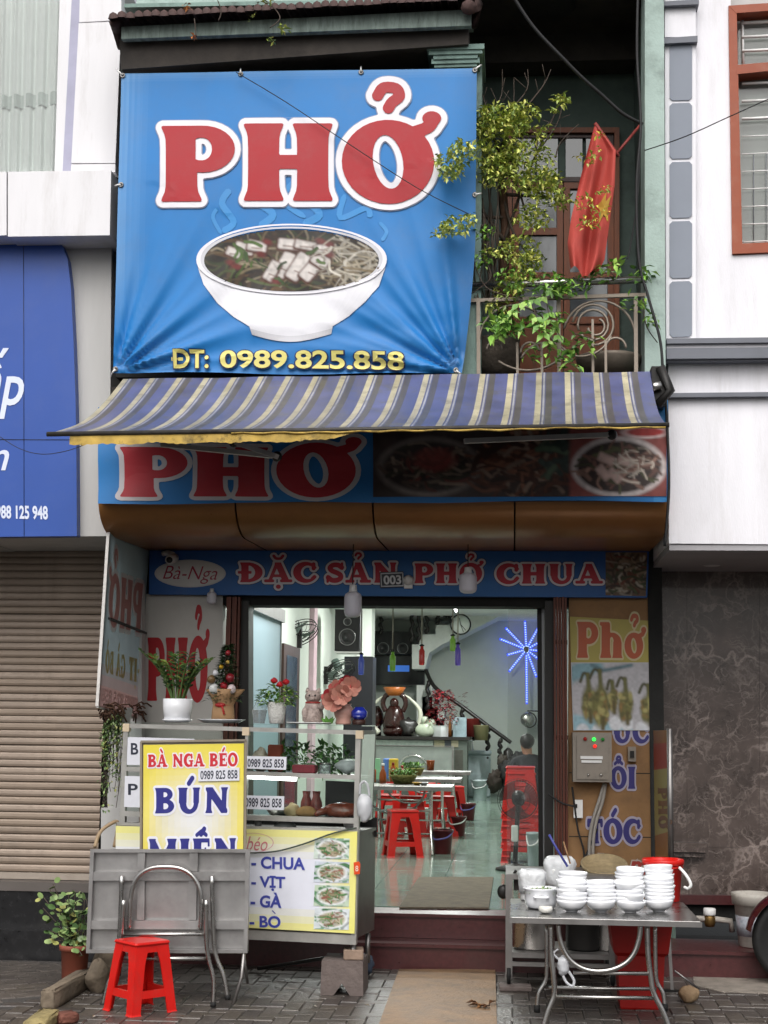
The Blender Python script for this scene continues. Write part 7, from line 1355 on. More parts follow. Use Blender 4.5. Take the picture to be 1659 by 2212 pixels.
tlm = T('tube_lamp', 'lit tube lamp on the far ceiling behind the beam', 'lamp', (-.9, 12.6, ZCE-.06)); part(tlm, 'tube', MB().tube([(-.9, 12, ZCE-.07), (-.9, 13.2, ZCE-.07)], .018, 10), MATS['tube_lit']); part(tlm, 'housing', MB().box(-.94, -.86, 11.95, 13.25, ZCE-.05, ZCE-.002), MATS['white_plastic'])  # added lamp, kept out of view, brightens the back of the room
la = bpy.data.lights.new('tube_light', 'AREA'); la.shape = 'RECTANGLE'; la.size = .1; la.size_y = 1.2; la.energy = 90; la.color = (.97, 1, .96); lo = bpy.data.objects.new('tube_light', la); lnk(lo); lo.parent = tlm; lo.location = (0, 0, -.05)
struct('ceiling_beam', MB().box(XW0, XW1, 9.9, 10.15, P(1000, 1313, 9.9).z, ZCE), MATS['ceiling_white'])  # beam added to hide the far tube lamp from view
# frosted partition, mirror
o = T('frosted_partition', 'frosted glass partition with steel rail inside the doorway on the left', 'partition', (-2.2, 2.6, ZF)); yA, yB_ = PX(537, 1400, -2.2).y, PX(605, 1400, -2.2).y
M('frosted', c('#9fb8c4'), .5, 0, .08, 2, trans=.35); zt1 = PX(605, 1345, -2.2).z
part(o, 'pane', MB().box(-2.215, -2.2, yA, yB_, ZF, zt1), MATS['frosted']); part(o, 'rail', MB().box(-2.25, -2.16, yA, yB_+.02, zt1, zt1+.12), MATS['steel_dull']); part(o, 'end_stile', MB().box(-2.22, -2.19, yB_, yB_+.03, ZF, zt1), MATS['steel_dull'])
o = T('framed_mirror', 'tall mirror in a dark brown frame on the left inner wall', 'mirror', (XW0, 6, ZF)); yA, yB_ = PX(607, 1450, XW0+.02).y, PX(642, 1450, XW0+.02).y; zA = PX(625, 1395, XW0+.02).z; part(o, 'frame', MB().box(XW0+.003, XW0+.05, yA, yB_, ZF+.1, zA), MATS['wood_dark']); part(o, 'glass', MB().box(XW0+.05, XW0+.056, yA+.2, yB_-.25, ZF+.3, zA-.12), M('mirror_blue', c('#56687f'), .1, .6))
def wall_fan(u, v, Y, r, label, mount_u):
    q = P(u, v, Y); o = T('wall_fan', label, 'fan', tuple(q)); ax = Vector((.42, -.36, -.82)).normalized(); m3 = ax.to_track_quat('Z', 'Y').to_matrix()
    mw_ = P(mount_u, v+10, Y); part(o, 'bracket', MB().box(XW0+.002, XW0+.05, Y-.05, Y+.05, mw_.z-.12, mw_.z+.12).tube([(XW0+.04, Y, mw_.z+.04), tuple(q-ax*.16)], .025, 8), MATS['dark_metal']); part(o, 'motor', MB().tube([q-ax*.17, q-ax*.03], .055, 12), M('motor_green', c('#47564f'), .5))
    cg = MB()
    for d, rr in ((0, r), (.04, r*.97), (-.04, r*.97), (.06, r*.5)): cg.tube([q+ax*d+m3 @ Vector((rr*math.cos(t), rr*math.sin(t), 0)) for t in [k*2*pi/28 for k in range(28)]], .006, 5, closed=True)
    for k in range(18): t = k*2*pi/18; cg.tube([q+ax*.065+m3 @ Vector((.03*math.cos(t), .03*math.sin(t), 0)), q+ax*.05+m3 @ Vector((r*.7*math.cos(t), r*.7*math.sin(t), 0)), q+m3 @ Vector((r*math.cos(t), r*math.sin(t), 0))], .0025, 4)
    part(o, 'cage', cg, MATS['dark_metal']); 
    for k in range(3):
        t = k*2*pi/3; bl_ = MB(); bl_.grid(lambda s, w_: q+m3 @ Vector((lerp(.03, r*.85, w_)*math.cos(t+(s-.5)*1.1), lerp(.03, r*.85, w_)*math.sin(t+(s-.5)*1.1), (s-.5)*.05)), 5, 4); part(o, 'blade', bl_, M('blade_grey', c('#7d8a84'), .4))
wall_fan(646, 1368, 7.0, .24, 'wall fan nearest the doorway on the left inner wall', 612); wall_fan(733, 1449, 9.6, .22, 'second wall fan below the loudspeaker on the left wall', 700)
def speaker(u0_, v0_, u1_, v1_, Y, d, cones, label):
    x0, x1, y0, y1, z0, z1_ = pbox(u0_, v0_, u1_, v1_, Y, d); o = T('loudspeaker', label, 'speaker', ((x0+x1)/2, Y+d/2, z0)); part(o, 'cabinet', MB().box(x0, x1, Y, Y+d, z0, z1_), M('spk_black', (.012, .012, .013), .5)); cx = (x0+x1)/2; hh = z1_-z0; ww = x1-x0
    for f_, rr in cones: part(o, 'cone', MB().lathe([(ww*rr, 0), (ww*rr, .008), (ww*rr*.85, .01), (ww*rr*.3, -.02), (0, -.01)], (cx, Y-.002, z0+hh*f_), 24, rx=pi/2), M('cone_grey', (.03, .03, .032), .35)); part(o, 'ring', MB().tube([(cx+ww*rr*math.cos(t), Y-.01, z0+hh*f_+ww*rr*math.sin(t)) for t in [k*2*pi/28 for k in range(28)]], .006, 5, closed=True), M('ring_silver', c('#9a9a9a'), .3, .8))
speaker(724, 1316, 777, 1406, 8.8, .3, ((.33, .32), (.7, .15), (.88, .1)), 'tall black loudspeaker on a shelf high on the left'); solo('wall_shelf', MB().box(*pbox(722, 1407, 782, 1411, 8.75, .4)), MATS['white_plastic'], 'white shelf under the tall black loudspeaker', 'shelf')
o = T('column', 'white square column behind the tall loudspeaker', 'column', tuple(P(788, 1600, 10))); part(o, 'shaft', MB().box(*pbox(772, 1270, 802, 1418, 10, .5)), MATS['wall_pale']); part(o, 'dark_cladding', MB().box(*pbox(744, 1418, 803, 1640, 9.98, .5)), M('dark_clad', c('#1e1f24'), .4))
speaker(808, 1363, 848, 1413, 15.9, .25, ((.25, .3),), 'left black speaker on top of the television'); speaker(851, 1364, 889, 1413, 15.9, .25, ((.25, .3),), 'right black speaker on top of the television')
o = T('television', 'black wall television showing a small blue message', 'television', tuple(P(861, 1480, 16.2))); part(o, 'case', MB().box(*pbox(805, 1415, 917, 1481, 16.2, .1)), MATS['black_plastic']); part(o, 'screen', MB().box(*pbox(807, 1417, 915, 1478, 16.193, .006)), M('screen', (.008, .009, .012), .1)); part(o, 'message', MB().box(*pbox(838, 1437, 884, 1451, 16.186, .004)), M('msg_blue', c('#27508a'), .4, emit='#3a6cc0', estr=.7))
# staircase: upper flight, balusters, curving handrail
o = T('staircase', 'white concrete staircase with dark twisted balusters and handrail', 'staircase', tuple(P(1100, 1720, 16)))
up_ = [(890, 1392), (906, 1392), (906, 1370), (941, 1370), (941, 1350), (975, 1350), (975, 1334), (1010, 1334), (1010, 1316), (1050, 1316), (1050, 1300), (1098, 1300), (1094, 1323), (1050, 1345), (1000, 1371), (955, 1392), (927, 1410), (918, 1445), (890, 1445)]
part(o, 'upper_flight', MB().slab([P(u, v, 15.4) for u, v in up_], (0, 1.1, 0)), MATS['ceiling_white'])
for k, (a, b) in enumerate(((900, 1480), (912, 1505), (926, 1528), (945, 1553), (965, 1577), (985, 1600), (1010, 1625))): part(o, 'step', MB().slab([P(a, b, 15.5), P(a+34, b, 15.5), P(a+34, 1730, 15.5), P(a, 1730, 15.5)], (0, .9-.01*k, 0)), MATS['ceiling_white'])
part(o, 'handrail', MB().tube(spline([P(920, 1447, 15.3), P(930, 1470, 15.2), P(946, 1490, 15.1), P(998, 1526, 15.0), P(1050, 1565, 14.9), P(1104, 1604, 14.8)], 6), .035, 8), M('rail_black', (.014, .012, .011), .3))
M('baluster', (.016, .013, .012), .4)
for u, v0_, v1_, Y in ((823, 1318, 1372, 15.6), (890, 1318, 1388, 15.3), (905, 1318, 1388, 15.3), (922, 1318, 1369, 15.3), (946, 1318, 1350, 15.3), (962, 1318, 1334, 15.3), (972, 1318, 1334, 15.3), (924, 1470, 1536, 15.15), (944, 1495, 1520, 15.1), (998, 1528, 1578, 15), (1025, 1548, 1600, 14.95), (1054, 1570, 1622, 14.9), (1080, 1595, 1640, 14.85)):
    a, b = P(u, v0_, Y), P(u, v1_, Y); n = 14; part(o, 'baluster', MB().tube([a.lerp(b, k/n)+Vector((.018*math.sin(k*1.3), 0, 0)) for k in range(n+1)], [.022+.018*abs(math.sin(k*.9)) for k in range(n+1)], 6), MATS['baluster'])
part(o, 'newel', MB().lathe([(.1, 0), (.12, .3), (.06, .5), (.1, .62), (.08, .8), (.02, .86)], Vector((P(1098, 1640, 14.8).x, 14.8, ZF)), 12), MATS['baluster'])
part(o, 'upper_handrail', MB().tube([P(808, 1322, 15.4), P(830, 1318, 15.4), P(990, 1312, 15.3)], .04, 6), MATS['rail_black'])
q = P(995, 1349, 14.9); o = T('wall_clock', 'round white clock with black rim on the stair wall', 'clock', tuple(q)); part(o, 'face', MB().lathe([(.165, 0), (.165, .01), (0, .012)], q, 28, rx=pi/2), M('clock_face', c('#e2e6e2'), .5)); part(o, 'rim', MB().tube([q+Vector((.17*math.cos(t), -.01, .17*math.sin(t))) for t in [k*2*pi/28 for k in range(28)]], .014, 6, closed=True), MATS['black_plastic'])
for dx, dz in ((.09, -.1), (-.02, .11), (.05, -.13)): part(o, 'hand', MB().tube([q+Vector((0, -.02, 0)), q+Vector((dx, -.02, dz))], .006, 4), MATS['black_plastic'])
# LED star
q = P(1137, 1403, 16.3); o = T('led_star', 'blue LED starburst decoration glowing on the back wall', 'star light', tuple(P(1137, 1520, 16.3))); led = M('led_blue', (.1, .2, 1), .4, emit=(.03, .08, 1), estr=1.1); ledw = M('led_core', (.6, .75, 1), .4, emit=(.42, .58, 1), estr=1.7)
for dx, dv in ((-3, -62), (30, -55), (-45, -47), (-58, -23), (-42, 12), (-38, 48), (1, 118), (22, 60), (38, 30), (42, 4), (32, -18)):
    e = P(1137+dx, 1403+dv, 16.3); d = e-q; n = int(d.length/.045); r_ = part(o, 'ray', MB().tube([q+d*.1, e], .022, 5), led); dt = MB()
    for k in range(n): p = q+d*(.12+.88*k/n); dt.box(p.x-.012, p.x+.012, p.y-.035, p.y-.022, p.z-.009, p.z+.009)
    part(o, 'diodes', dt, ledw, parent=r_, kind='stuff')
part(o, 'hub', MB().lathe([(.06, 0), (.06, .03), (.03, .04), (0, .04)], q, 14, rx=pi/2), M('hub_dark', c('#33343c'), .4)); part(o, 'hook', MB().tube([P(1168, 1318, 16.3), P(1165, 1360, 16.3)], .01, 5), MATS['dark_metal'])
# coloured hanging lanterns at the door head
glassm = {}
for u, v0_, v1_, h, lab in ((780, 1414, 1458, '#5566b8', 'small blue hanging bottle lantern by the loudspeaker'), (848, 1408, 1450, '#6fa03c', 'small green hanging bottle lantern before the television'), (911, 1396, 1437, '#a83a34', 'small red hanging bottle lantern right of the television'), (978, 1374, 1407, '#7fae4a', 'short green hanging bottle lantern left of the clock'), (989, 1392, 1438, '#6658a8', 'small violet hanging bottle lantern below the clock')):
    a, b = P(u, v0_, .4), P(u, v1_, .4); hh = a.z-b.z; o = T('hanging_lantern', lab, 'lantern', tuple(b), 'coloured bottle lanterns in the doorway'); part(o, 'bottle', MB().lathe([(.0, 0), (.02, .002), (.022, .02), (.022, hh*.75), (.012, hh*.88), (.012, hh)], b, 14), M('lan'+h, h, .15, 0, .05, trans=.4, emit=h, estr=.12)); part(o, 'cap', MB().lathe([(.016, hh), (.02, hh+.008), (.0, hh+.02)], b, 10), MATS['dark_metal']); part(o, 'rod', MB().tube([(a.x, a.y, a.z+.02), (a.x, a.y, P(u, 1298, .4).z)], .005, 6), M('rod_cream', c('#b9b8a4'), .5))
solo('curtain_track', MB().tube([P(800, 1304, .4), P(1172, 1307, .4)], .01, 6), MATS['white_plastic'], 'white track across the top of the doorway', 'track')
glassmat('door_glass', (.92, .93, .92), .9, .03, .03)
o = T('sliding_door', 'grey aluminium sliding door pushed to the right of the doorway', 'door', tuple(P(1176, 1955, .2))); part(o, 'stile', MB().slab([P(u, v, .2) for u, v in ((1170, 1303), (1179, 1303), (1183, 1958), (1174, 1958))], (0, .05, 0)), M('alu', c('#8d8f92'), .4, .7)); part(o, 'pane', MB().slab([P(u, v, .235) for u, v in ((1098, 1306), (1162, 1306), (1165, 1958), (1094, 1958))], (0, .006, 0)), MATS['door_glass']); part(o, 'handle', MB().box(*pbox(1178, 1663, 1186, 1698, .15, .05)), MATS['white_plastic']); part(o, 'dark_edge', MB().slab([P(u, v, .22) for u, v in ((1160, 1303), (1170, 1303), (1174, 1958), (1164, 1958))], (0, .03, 0)), MATS['dark_metal'])
# counter with statues
YK = 13.8; zk = P(900, 1591, YK).z; o = T('altar_counter', 'dark edged tiled counter at the back carrying statues', 'counter', tuple(P(900, 1720, YK))); x0, x1 = P(760, 1600, YK).x, P(1009, 1600, YK).x
part(o, 'top', MB().box(x0, x1+.05, YK-.05, YK+.9, zk-.05, zk), M('counter_top', c('#2c2a28'), .3)); part(o, 'front', MB().box(x0, x1, YK, YK+.85, ZF, zk-.052), M('counter_front', c('#5f6660'), .5, 0, .2)); 
for a, b, v0_, v1_, h in ((800, 935, 1598, 1612, '#8f9a92'), (938, 960, 1598, 1616, '#8f8a70'), (975, 990, 1598, 1614, '#9a927c'), (962, 974, 1600, 1630, '#3a3f44'), (982, 1000, 1620, 1700, '#4b4a44')): part(o, 'front_tile', MB().box(*pbox(a, v0_, b, v1_, YK-.012, .01)), M('ft'+h, h, .4, 0, .2, 20))
def oncounter(u, d=.25): p = P(u, 1590, YK+d); return Vector((p.x, YK+d, zk+.001))
b = oncounter(851); M('redwood', c('#2e100c'), .25, 0, .35, 9, coat=.3); o = T('wooden_statue', 'tall red brown carved wooden statue holding an amber bowl overhead', 'statue', tuple(b))
part(o, 'base', MB().blob(b+Vector((0, 0, .08)), (.2, .15, .1), 14, 8, .08), MATS['redwood']); part(o, 'body', MB().lathe([(.17, .1), (.19, .2), (.16, .35), (.13, .42), (.08, .5)], b, 18, sy=.75), MATS['redwood']); part(o, 'head', MB().blob(b+Vector((0, -.02, .54)), (.075, .07, .085), 12, 9), MATS['redwood'])
for s_ in (-1, 1): part(o, 'arm', MB().tube(spline([b+Vector((.14*s_, 0, .4)), b+Vector((.19*s_, 0, .52)), b+Vector((.16*s_, 0, .64)), b+Vector((.1*s_, 0, .68))], 4), .042, 8), MATS['redwood'])
part(o, 'bowl', MB().lathe([(.1, .66), (.15, .72), (.19, .8), (.17, .8), (.1, .7)], b, 20), M('amber', c('#a8602c'), .3, emit='#a8602c', estr=.05))
for u, sg in ((805, 1), (900, -1)):
    b = oncounter(u); pth = spline([b+Vector((.1*sg, 0, .04)), b+Vector((-.04*sg, 0, .2)), b+Vector((-.05*sg, 0, .42)), b+Vector((.1*sg, 0, .6)), b+Vector((.25*sg, 0, .7))], 5); solo('ivory_tusk', MB().tube(pth, [lerp(.055, .008, (k/20)**1.3) for k in range(21)], 10), M('ivory', c('#c4c4b4'), .35), 'curved ivory tusk left of the wooden statue' if sg > 0 else 'curved ivory tusk right of the wooden statue', 'tusk')
b = oncounter(813, .4); solo('carved_ornament', MB().blob(b+Vector((0, 0, .3)), (.12, .08, .18), 14, 10, .06).tube([b, b+Vector((0, 0, .2))], .08, 8), MATS['redwood'], 'round carved wooden ornament behind the left tusk', 'ornament'); b = oncounter(880, .2); solo('carved_ornament', MB().blob(b+Vector((0, 0, .14)), (.16, .1, .14), 14, 10, .16), M('dark_carving', (.02, .018, .017), .35), 'dark carved figure beside the foot of the wooden statue', 'ornament')
b = oncounter(918, .15); o = T('white_buddha', 'small white laughing buddha figurine on the counter', 'figurine', tuple(b)); part(o, 'body', MB().blob(b+Vector((0, 0, .1)), (.16, .11, .12), 16, 10, .05), M('celadon', c('#b9c2ae'), .3)); part(o, 'head', MB().blob(b+Vector((0, -.01, .26)), (.065, .06, .07), 12, 8), MATS['celadon']); part(o, 'sack', MB().blob(b+Vector((.1, .02, .2)), (.08, .07, .09), 10, 8), MATS['celadon'])
b = oncounter(953, .15); o = T('potted_plant', 'bushy crimson leaved plant in a white planter on the counter', 'plant', tuple(b)); part(o, 'planter', MB().lathe([(.14, 0), (.17, .1), (.18, .16), (.19, .18), (.16, .16), (0, .15)], b, 4, smooth=False), MATS['porcelain']); lv = MB()
for k in range(520): a = rnd.random()*2*pi; q = math.sqrt(rnd.random()); h = rnd.random(); lv.leaf(b+Vector((math.cos(a)*.26*q*(1.1-h*.5)+.02, math.sin(a)*.18*q, .2+h*.55)), (math.cos(a), math.sin(a), rnd.uniform(-.5, .8)), .06, .035, col=rnd.choice((c('#7a1c26'), c('#932a32'), c('#5c141c'), c('#a03840'))))
for k in range(14): p = P(rnd.uniform(985, 1005), rnd.uniform(1498, 1530), YK+.1); lv.leaf(p, (1, 0, .5), .07, .03, col=c('#7a1c26'))
part(o, 'foliage', lv, MATS['leafm'], kind='stuff')
b = oncounter(993, .1); solo('gift_box', MB().box(b.x-.11, b.x+.11, b.y, b.y+.1, zk+.001, zk+.32), M('gift', c('#8ea0a8'), .35, 0, .35, 6), 'pale printed bottle box at the right end of the counter', 'box'); b = oncounter(972, .1); solo('bottle', MB().lathe([(.03, 0), (.03, .2), (.012, .26), (.012, .34)], b, 12), M('bottle_brown', c('#7a4a24'), .2), 'slim brown bottle beside the bottle box', 'bottle')
# kitchen corner: wok, freezer, buckets, green chair, seated person
q = P(1139, 1554, 16.2); o = T('hanging_pan', 'round steel pan hanging under the LED star', 'pan', tuple(q)); part(o, 'pan', MB().blob(q, (.125, .06, .125), 18, 12), MATS['steel']); part(o, 'lid_rim', MB().tube([q+Vector((.04+.12*math.cos(t), .02, -.01+.13*math.sin(t))) for t in [k*2*pi/24 for k in range(24)]], .012, 5, closed=True), MATS['dark_metal']); part(o, 'hook_bar', MB().tube([q+Vector((0, .05, .15)), q+Vector((.32, .05, .15))], .012, 5), MATS['dark_metal'])
g = G(1034, 1722, ZF); o = T('freezer', 'white chest freezer beside the back counter', 'freezer', tuple(g)); s_ = S(g.y); wf = 50/s_; hf = (1722-1624)/s_; part(o, 'body', MB().cbox((g.x, g.y+.3, ZF+hf*.46), (wf, .6, hf*.9), bev=.02), M('freezer_white', c('#b4c2c6'), .35)); part(o, 'lid', MB().cbox((g.x, g.y+.29, ZF+hf*.955), (wf+.03, .63, hf*.085), bev=.02), MATS['freezer_white']); part(o, 'badge', MB().blob((g.x+wf*.38, g.y-.005, ZF+hf*.85), (.02, .006, .02), 8, 6), MATS['dark_metal'])
def pail(u, v, r, h, mat, label, name='bucket', cat='bucket', lidm=None):
    g = G(u, v, ZF); o = T(name, label, cat, tuple(g)); g = g+Vector((0, r, 0)); part(o, 'pail', MB().lathe([(r*.8, 0), (r*.82, .005), (r, h*.92), (r*1.07, h*.93), (r*1.08, h), (r*.98, h), (r*.8, .02), (0, .015)], g, 22), mat); part(o, 'handle', MB().tube(spline([g+Vector((-r, 0, h*.9)), g+Vector((-r*.7, -r*1.05, h*.62)), g+Vector((r*.5, -r*1.05, h*.7)), g+Vector((r, 0, h*.92))], 5), .008, 6), lidm or MATS['white_plastic'])
pail(1036, 1731, .13, .34, M('pail_white', c('#b9c6c8'), .4), 'white bucket standing in front of the chest freezer')
M('bin_red', c('#5a1a20'), .4, 0, .1, alpha=.92); M('handle_violet', c('#5b5a98'), .4)
pail(954, 1846, .105, .235, MATS['bin_red'], 'dark red waste bin with violet handle by the first table', 'waste_bin', 'bin', MATS['handle_violet']); pail(987, 1807, .1, .22, MATS['bin_red'], 'dark red waste bin by the second table', 'waste_bin', 'bin'); pail(1010, 1773, .1, .22, MATS['bin_red'], 'dark red waste bin by the third table', 'waste_bin', 'bin', MATS['handle_violet'])
b = oncounter(1030, .6); b.z = P(1030, 1612, b.y).z; bb = Vector((P(1003, 1600, 15.2).x+.25, 14.9, ZF+.98)); solo('red_tub', MB().lathe([(.14, 0), (.17, .3), (.18, .31), (.16, .3)], bb+Vector((-.12, .1, .05)), 16), M('tub_red', c('#7a2a26'), .5), 'red tub on the freezer behind the tan tub', 'tub'); solo('tan_tub', MB().lathe([(.11, 0), (.13, .24), (.14, .25), (.12, .24)], bb+Vector((.05, -.25, .0)), 16), M('tub_tan', c('#8a8460'), .6), 'tan tub standing on the chest freezer', 'tub')
bb = P(1085, 1640, 13.6); 
for k, (dx, dz, r_, h, lab) in enumerate(((-.12, -.35, .15, '#2a201a', 'round brown jar on the clutter beside the staircase'), (.08, -.25, .19, '#141313', 'black bag slumped beside the newel post'), (.24, -.05, .15, '#101012', 'dark coat bundle on the newel post'), (.0, -.05, .1, '#3a342e', 'grey brown basket hung by the staircase'))): solo(['clay_jar', 'shoulder_bag', 'coat_bundle', 'basket'][k], crumple(bb+Vector((dx, k*.1, dz)), (r_*.8, r_*.7, r_*1.15), 40+k, 12, .3), M('clut%d' % k, h, .7), lab, ['jar', 'bag', 'coat', 'basket'][k])
g = G(1125, 1735, ZF); o = T('side_table', 'low table with a red cloth before the clutter by the stairs', 'table', tuple(g)); zz = P(1110, 1660, g.y).z; xa, xb = P(1103, 1700, g.y).x, P(1150, 1700, g.y).x; part(o, 'top', MB().box(xa, xb, g.y, g.y+.6, zz, zz+.03), M('cloth_red', c('#6e2424'), .8)); part(o, 'skirt', MB().box(xa, xb, g.y-.004, g.y+.004, zz-.14, zz), MATS['cloth_red'])
for x in (xa+.02, xb-.02):
    for y in (g.y+.03, g.y+.57): part(o, 'leg', MB().tube([(x, y, ZF), (x, y, zz)], .015, 6), M('green_paint', c('#6fae98'), .5))
part(o, 'shelf', MB().box(xa, xb, g.y, g.y+.5, ZF+.4, ZF+.42), MATS['green_paint'])
# seated person seen from behind
def skinned(name, joints, bones, mat, loc):
    me = bpy.data.meshes.new(name); me.from_pydata([Vector(p[:3]) for p in joints], bones, []); o = bpy.data.objects.new(name, me); lnk(o); o.modifiers.new('s', 'SKIN'); sm = o.modifiers.new('u', 'SUBSURF'); sm.levels = 2; sm.render_levels = 2
    for i, p in enumerate(joints): r_ = p[3]; me.skin_vertices[0].data[i].radius = r_ if hasattr(r_, '__len__') else (r_, r_); me.skin_vertices[0].data[i].use_root = i == 0
    dg = bpy.context.evaluated_depsgraph_get(); m2 = bpy.data.meshes.new_from_object(o.evaluated_get(dg)); o.modifiers.clear(); o.data = m2; m2.materials.clear(); [m2.materials.append(m) for m in mat]; m2.polygons.foreach_set('use_smooth', [True]*len(m2.polygons)); return o
hp_ = P(1146, 1690, 9.4); sh0 = P(1140, 1642, 11.5); SP_ = Vector((hp_.x, 9.4, ZF+.34)); 
J = [(0, 0, 0, (.16, .12)), (0, .02, .22, (.15, .11)), (.01, -.02, .42, (.18, .11)), (.02, -.04, .52, (.07, .06)), (.03, -.08, .58, (.07, .07)), (.035, -.1, .70, (.085, .095)), (.035, -.1, .79, (.06, .07)),
     (-.19, -.03, .44, .06), (-.25, -.02, .2, .048), (-.2, -.22, .14, .038), (-.15, -.3, .15, .03), (.22, -.03, .44, .06), (.27, -.03, .2, .048), (.2, -.22, .14, .038), (.15, -.3, .15, .03),
     (-.1, -.08, -.02, .085), (-.14, -.42, -.02, .065), (-.13, -.4, -.38, .05), (-.13, -.5, -.44, .035), (.1, -.08, -.02, .085), (.14, -.42, -.02, .065), (.13, -.4, -.38, .05), (.13, -.5, -.44, .035)]
Bn = [(0, 1), (1, 2), (2, 3), (3, 4), (4, 5), (5, 6), (2, 7), (7, 8), (8, 9), (9, 10), (2, 11), (11, 12), (12, 13), (13, 14), (0, 15), (15, 16), (16, 17), (17, 18), (0, 19), (19, 20), (20, 21), (21, 22)]
ang = math.radians(195); R_ = Matrix.Rotation(ang, 3, 'Z'); JJ = [(*(R_ @ Vector(j[:3])), j[3]) for j in J]
pr_ = T('person', 'seated person in a dark shirt, seen from behind beside the red stools', 'person', tuple(SP_-Vector((0, 0, .34))))
body = skinned('body', JJ, Bn, [M('shirt_dark', c('#23252a'), .85), M('skin', c('#9a6e58'), .55), M('trousers', c('#2c2a30'), .85)], None); body.parent = pr_; body.location = (0, 0, .34)
for f_ in body.data.polygons:
    z = f_.center.z; loc_ = R_.inverted() @ f_.center
    f_.material_index = 1 if z > .53 or (loc_.y < -.2 and z > .08) else (2 if z < .03 else 0)
hair = MB(); hc = R_ @ Vector((.035, -.085, .735)); hair.blob(SP_+hc, (.1, .108, .1), 16, 12, .02); hp2 = R_ @ Vector((0, .055, -.035)); hair.v = [tuple(Vector(p)+hp2) for p in hair.v]; part(pr_, 'hair', hair, M('hair_black', (.012, .011, .011), .5))
# dining tables
def dining(yf_, ur, vr, label):
    x1 = P(ur, vr, yf_).x; z = P(ur, vr, yf_).z; x0 = x1-1.15; o = T('dining_table', label, 'table', ((x0+x1)/2, yf_+.3, ZF), 'steel dining tables in a row'); part(o, 'top', MB().cbox(((x0+x1)/2, yf_+.3, z-.012), (x1-x0, .6, .024), bev=.005), MATS['steel'])
    part(o, 'rim', MB().box(x0, x1, yf_-.003, yf_+.003, z-.04, z-.004), MATS['steel_dull'])
    for x in (x0+.22, x1-.22):
        for sg in (-1, 1): part(o, 'leg', MB().tube(spline([(x, yf_+.3+.08*sg, z-.02), (x, yf_+.3+.1*sg, lerp(z, ZF, .5)), (x+.02, yf_+.3+.22*sg, ZF+.1), (x+.03, yf_+.3+.27*sg, ZF)], 4), .0135, 6), MATS['steel'])
    for zz in (.2, .42): part(o, 'crossbar', MB().tube([(x0+.22, yf_+.12, ZF+zz), (x1-.22, yf_+.12, ZF+zz)], .01, 6), MATS['steel'])
    part(o, 'arch', MB().tube([((x0+x1)/2+.3*math.cos(t), yf_+.2, z-.02-.26*math.sin(t)) for t in [k*pi/12 for k in range(13)]], .011, 6), MATS['steel_dull']); return z
zd = dining(4.0, 977, 1700, 'first steel dining table nearest the doorway'); dining(6.0, 996, 1683, 'second steel dining table behind the first'); dining(8.3, 1016, 1668, 'third steel dining table farthest from the doorway')
o = T('folding_table', 'folded steel table propped against the front of the back counter', 'table', tuple(P(893, 1690, 13.4))); part(o, 'top', MB().box(*pbox(810, 1612, 978, 1680, 13.42, .03)), M('steel_pale', c('#9aa09c'), .4, .5)); part(o, 'rim', MB().box(*pbox(808, 1609, 980, 1613, 13.39, .03)).box(*pbox(808, 1613, 811, 1680, 13.39, .03)).box(*pbox(976, 1613, 980, 1680, 13.39, .03)), MATS['steel_dull']); part(o, 'arch', MB().tube(parc(893, 1660, 30, 0, pi, 14, 13.36, 28), .02, 8), MATS['steel'])
for k, (u, v, r, lab) in enumerate(((867, 1852, .25, 'red stool in front of the first dining table'), (954, 1806, .1, 'red stool at the right end of the first table'), (977, 1772, .2, 'red stool at the right end of the second table'), (838, 1800, 0, 'red stool tucked under the left of the first table'), (888, 1806, .05, 'red stool under the middle of the first table'), (872, 1768, .1, 'red stool between the first and second tables'), (925, 1762, .3, 'red stool under the second table'), (836, 1755, .1, 'red stool half hidden left of the second table'))):
    g = G(u, v, ZF); dup(STOOL, (g.x, g.y+.14, ZF), r, lab+' inside', 'red plastic stools', scale=(1, 1, 1))
g = G(1125, 1866, ZF)
for k in range(9): dup(STOOL, (g.x, g.y+.22, ZF+k*.055), .03*((k*7) % 5-2), 'red stool in the stack behind the fan, %s' % ('bottom one' if k == 0 else 'topmost' if k == 8 else '%s from bottom' % ['', 'second', 'third', 'fourth', 'fifth', 'sixth', 'seventh', 'eighth'][k]), 'red plastic stools', scale=(1, 1, 1))
# pedestal fan
g = G(1112, 1880, ZF); s_ = S(g.y); fc = P(1120, 1728, g.y); o = T('pedestal_fan', 'dark pedestal fan standing just inside the doorway on the right', 'fan', tuple(g)); part(o, 'base', MB().lathe([(.17, 0), (.17, .02), (.05, .05), (.03, .06)], Vector((g.x, g.y, ZF)), 20), MATS['dark_metal']); part(o, 'pole', MB().tube([(g.x, g.y, ZF+.05), (fc.x, g.y+.05, fc.z)], .022, 10), MATS['dark_metal']); part(o, 'motor', MB().tube([fc+Vector((0, .02, 0)), fc+Vector((0, .18, .02))], .06, 14), MATS['black_plastic'])
part(o, 'control', MB().cbox((g.x, g.y-.02, ZF+.32), (.06, .05, .14), bev=.01), MATS['white_plastic'])
cg = MB(); R1 = .185
for d, rr in ((0, R1), (-.05, R1*.9), (.05, R1*.9), (-.07, R1*.55), (-.075, R1*.25)): cg.tube([fc+Vector((rr*math.cos(t), d, rr*math.sin(t))) for t in [k*2*pi/36 for k in range(36)]], .003, 4, closed=True)
for k in range(40): t = k*2*pi/40; cg.tube([fc+Vector((R1*.2*math.cos(t), -.075, R1*.2*math.sin(t))), fc+Vector((R1*.6*math.cos(t), -.068, R1*.6*math.sin(t))), fc+Vector((R1*math.cos(t), 0, R1*math.sin(t)))], .0014, 3)
part(o, 'cage', cg, MATS['dark_metal'])
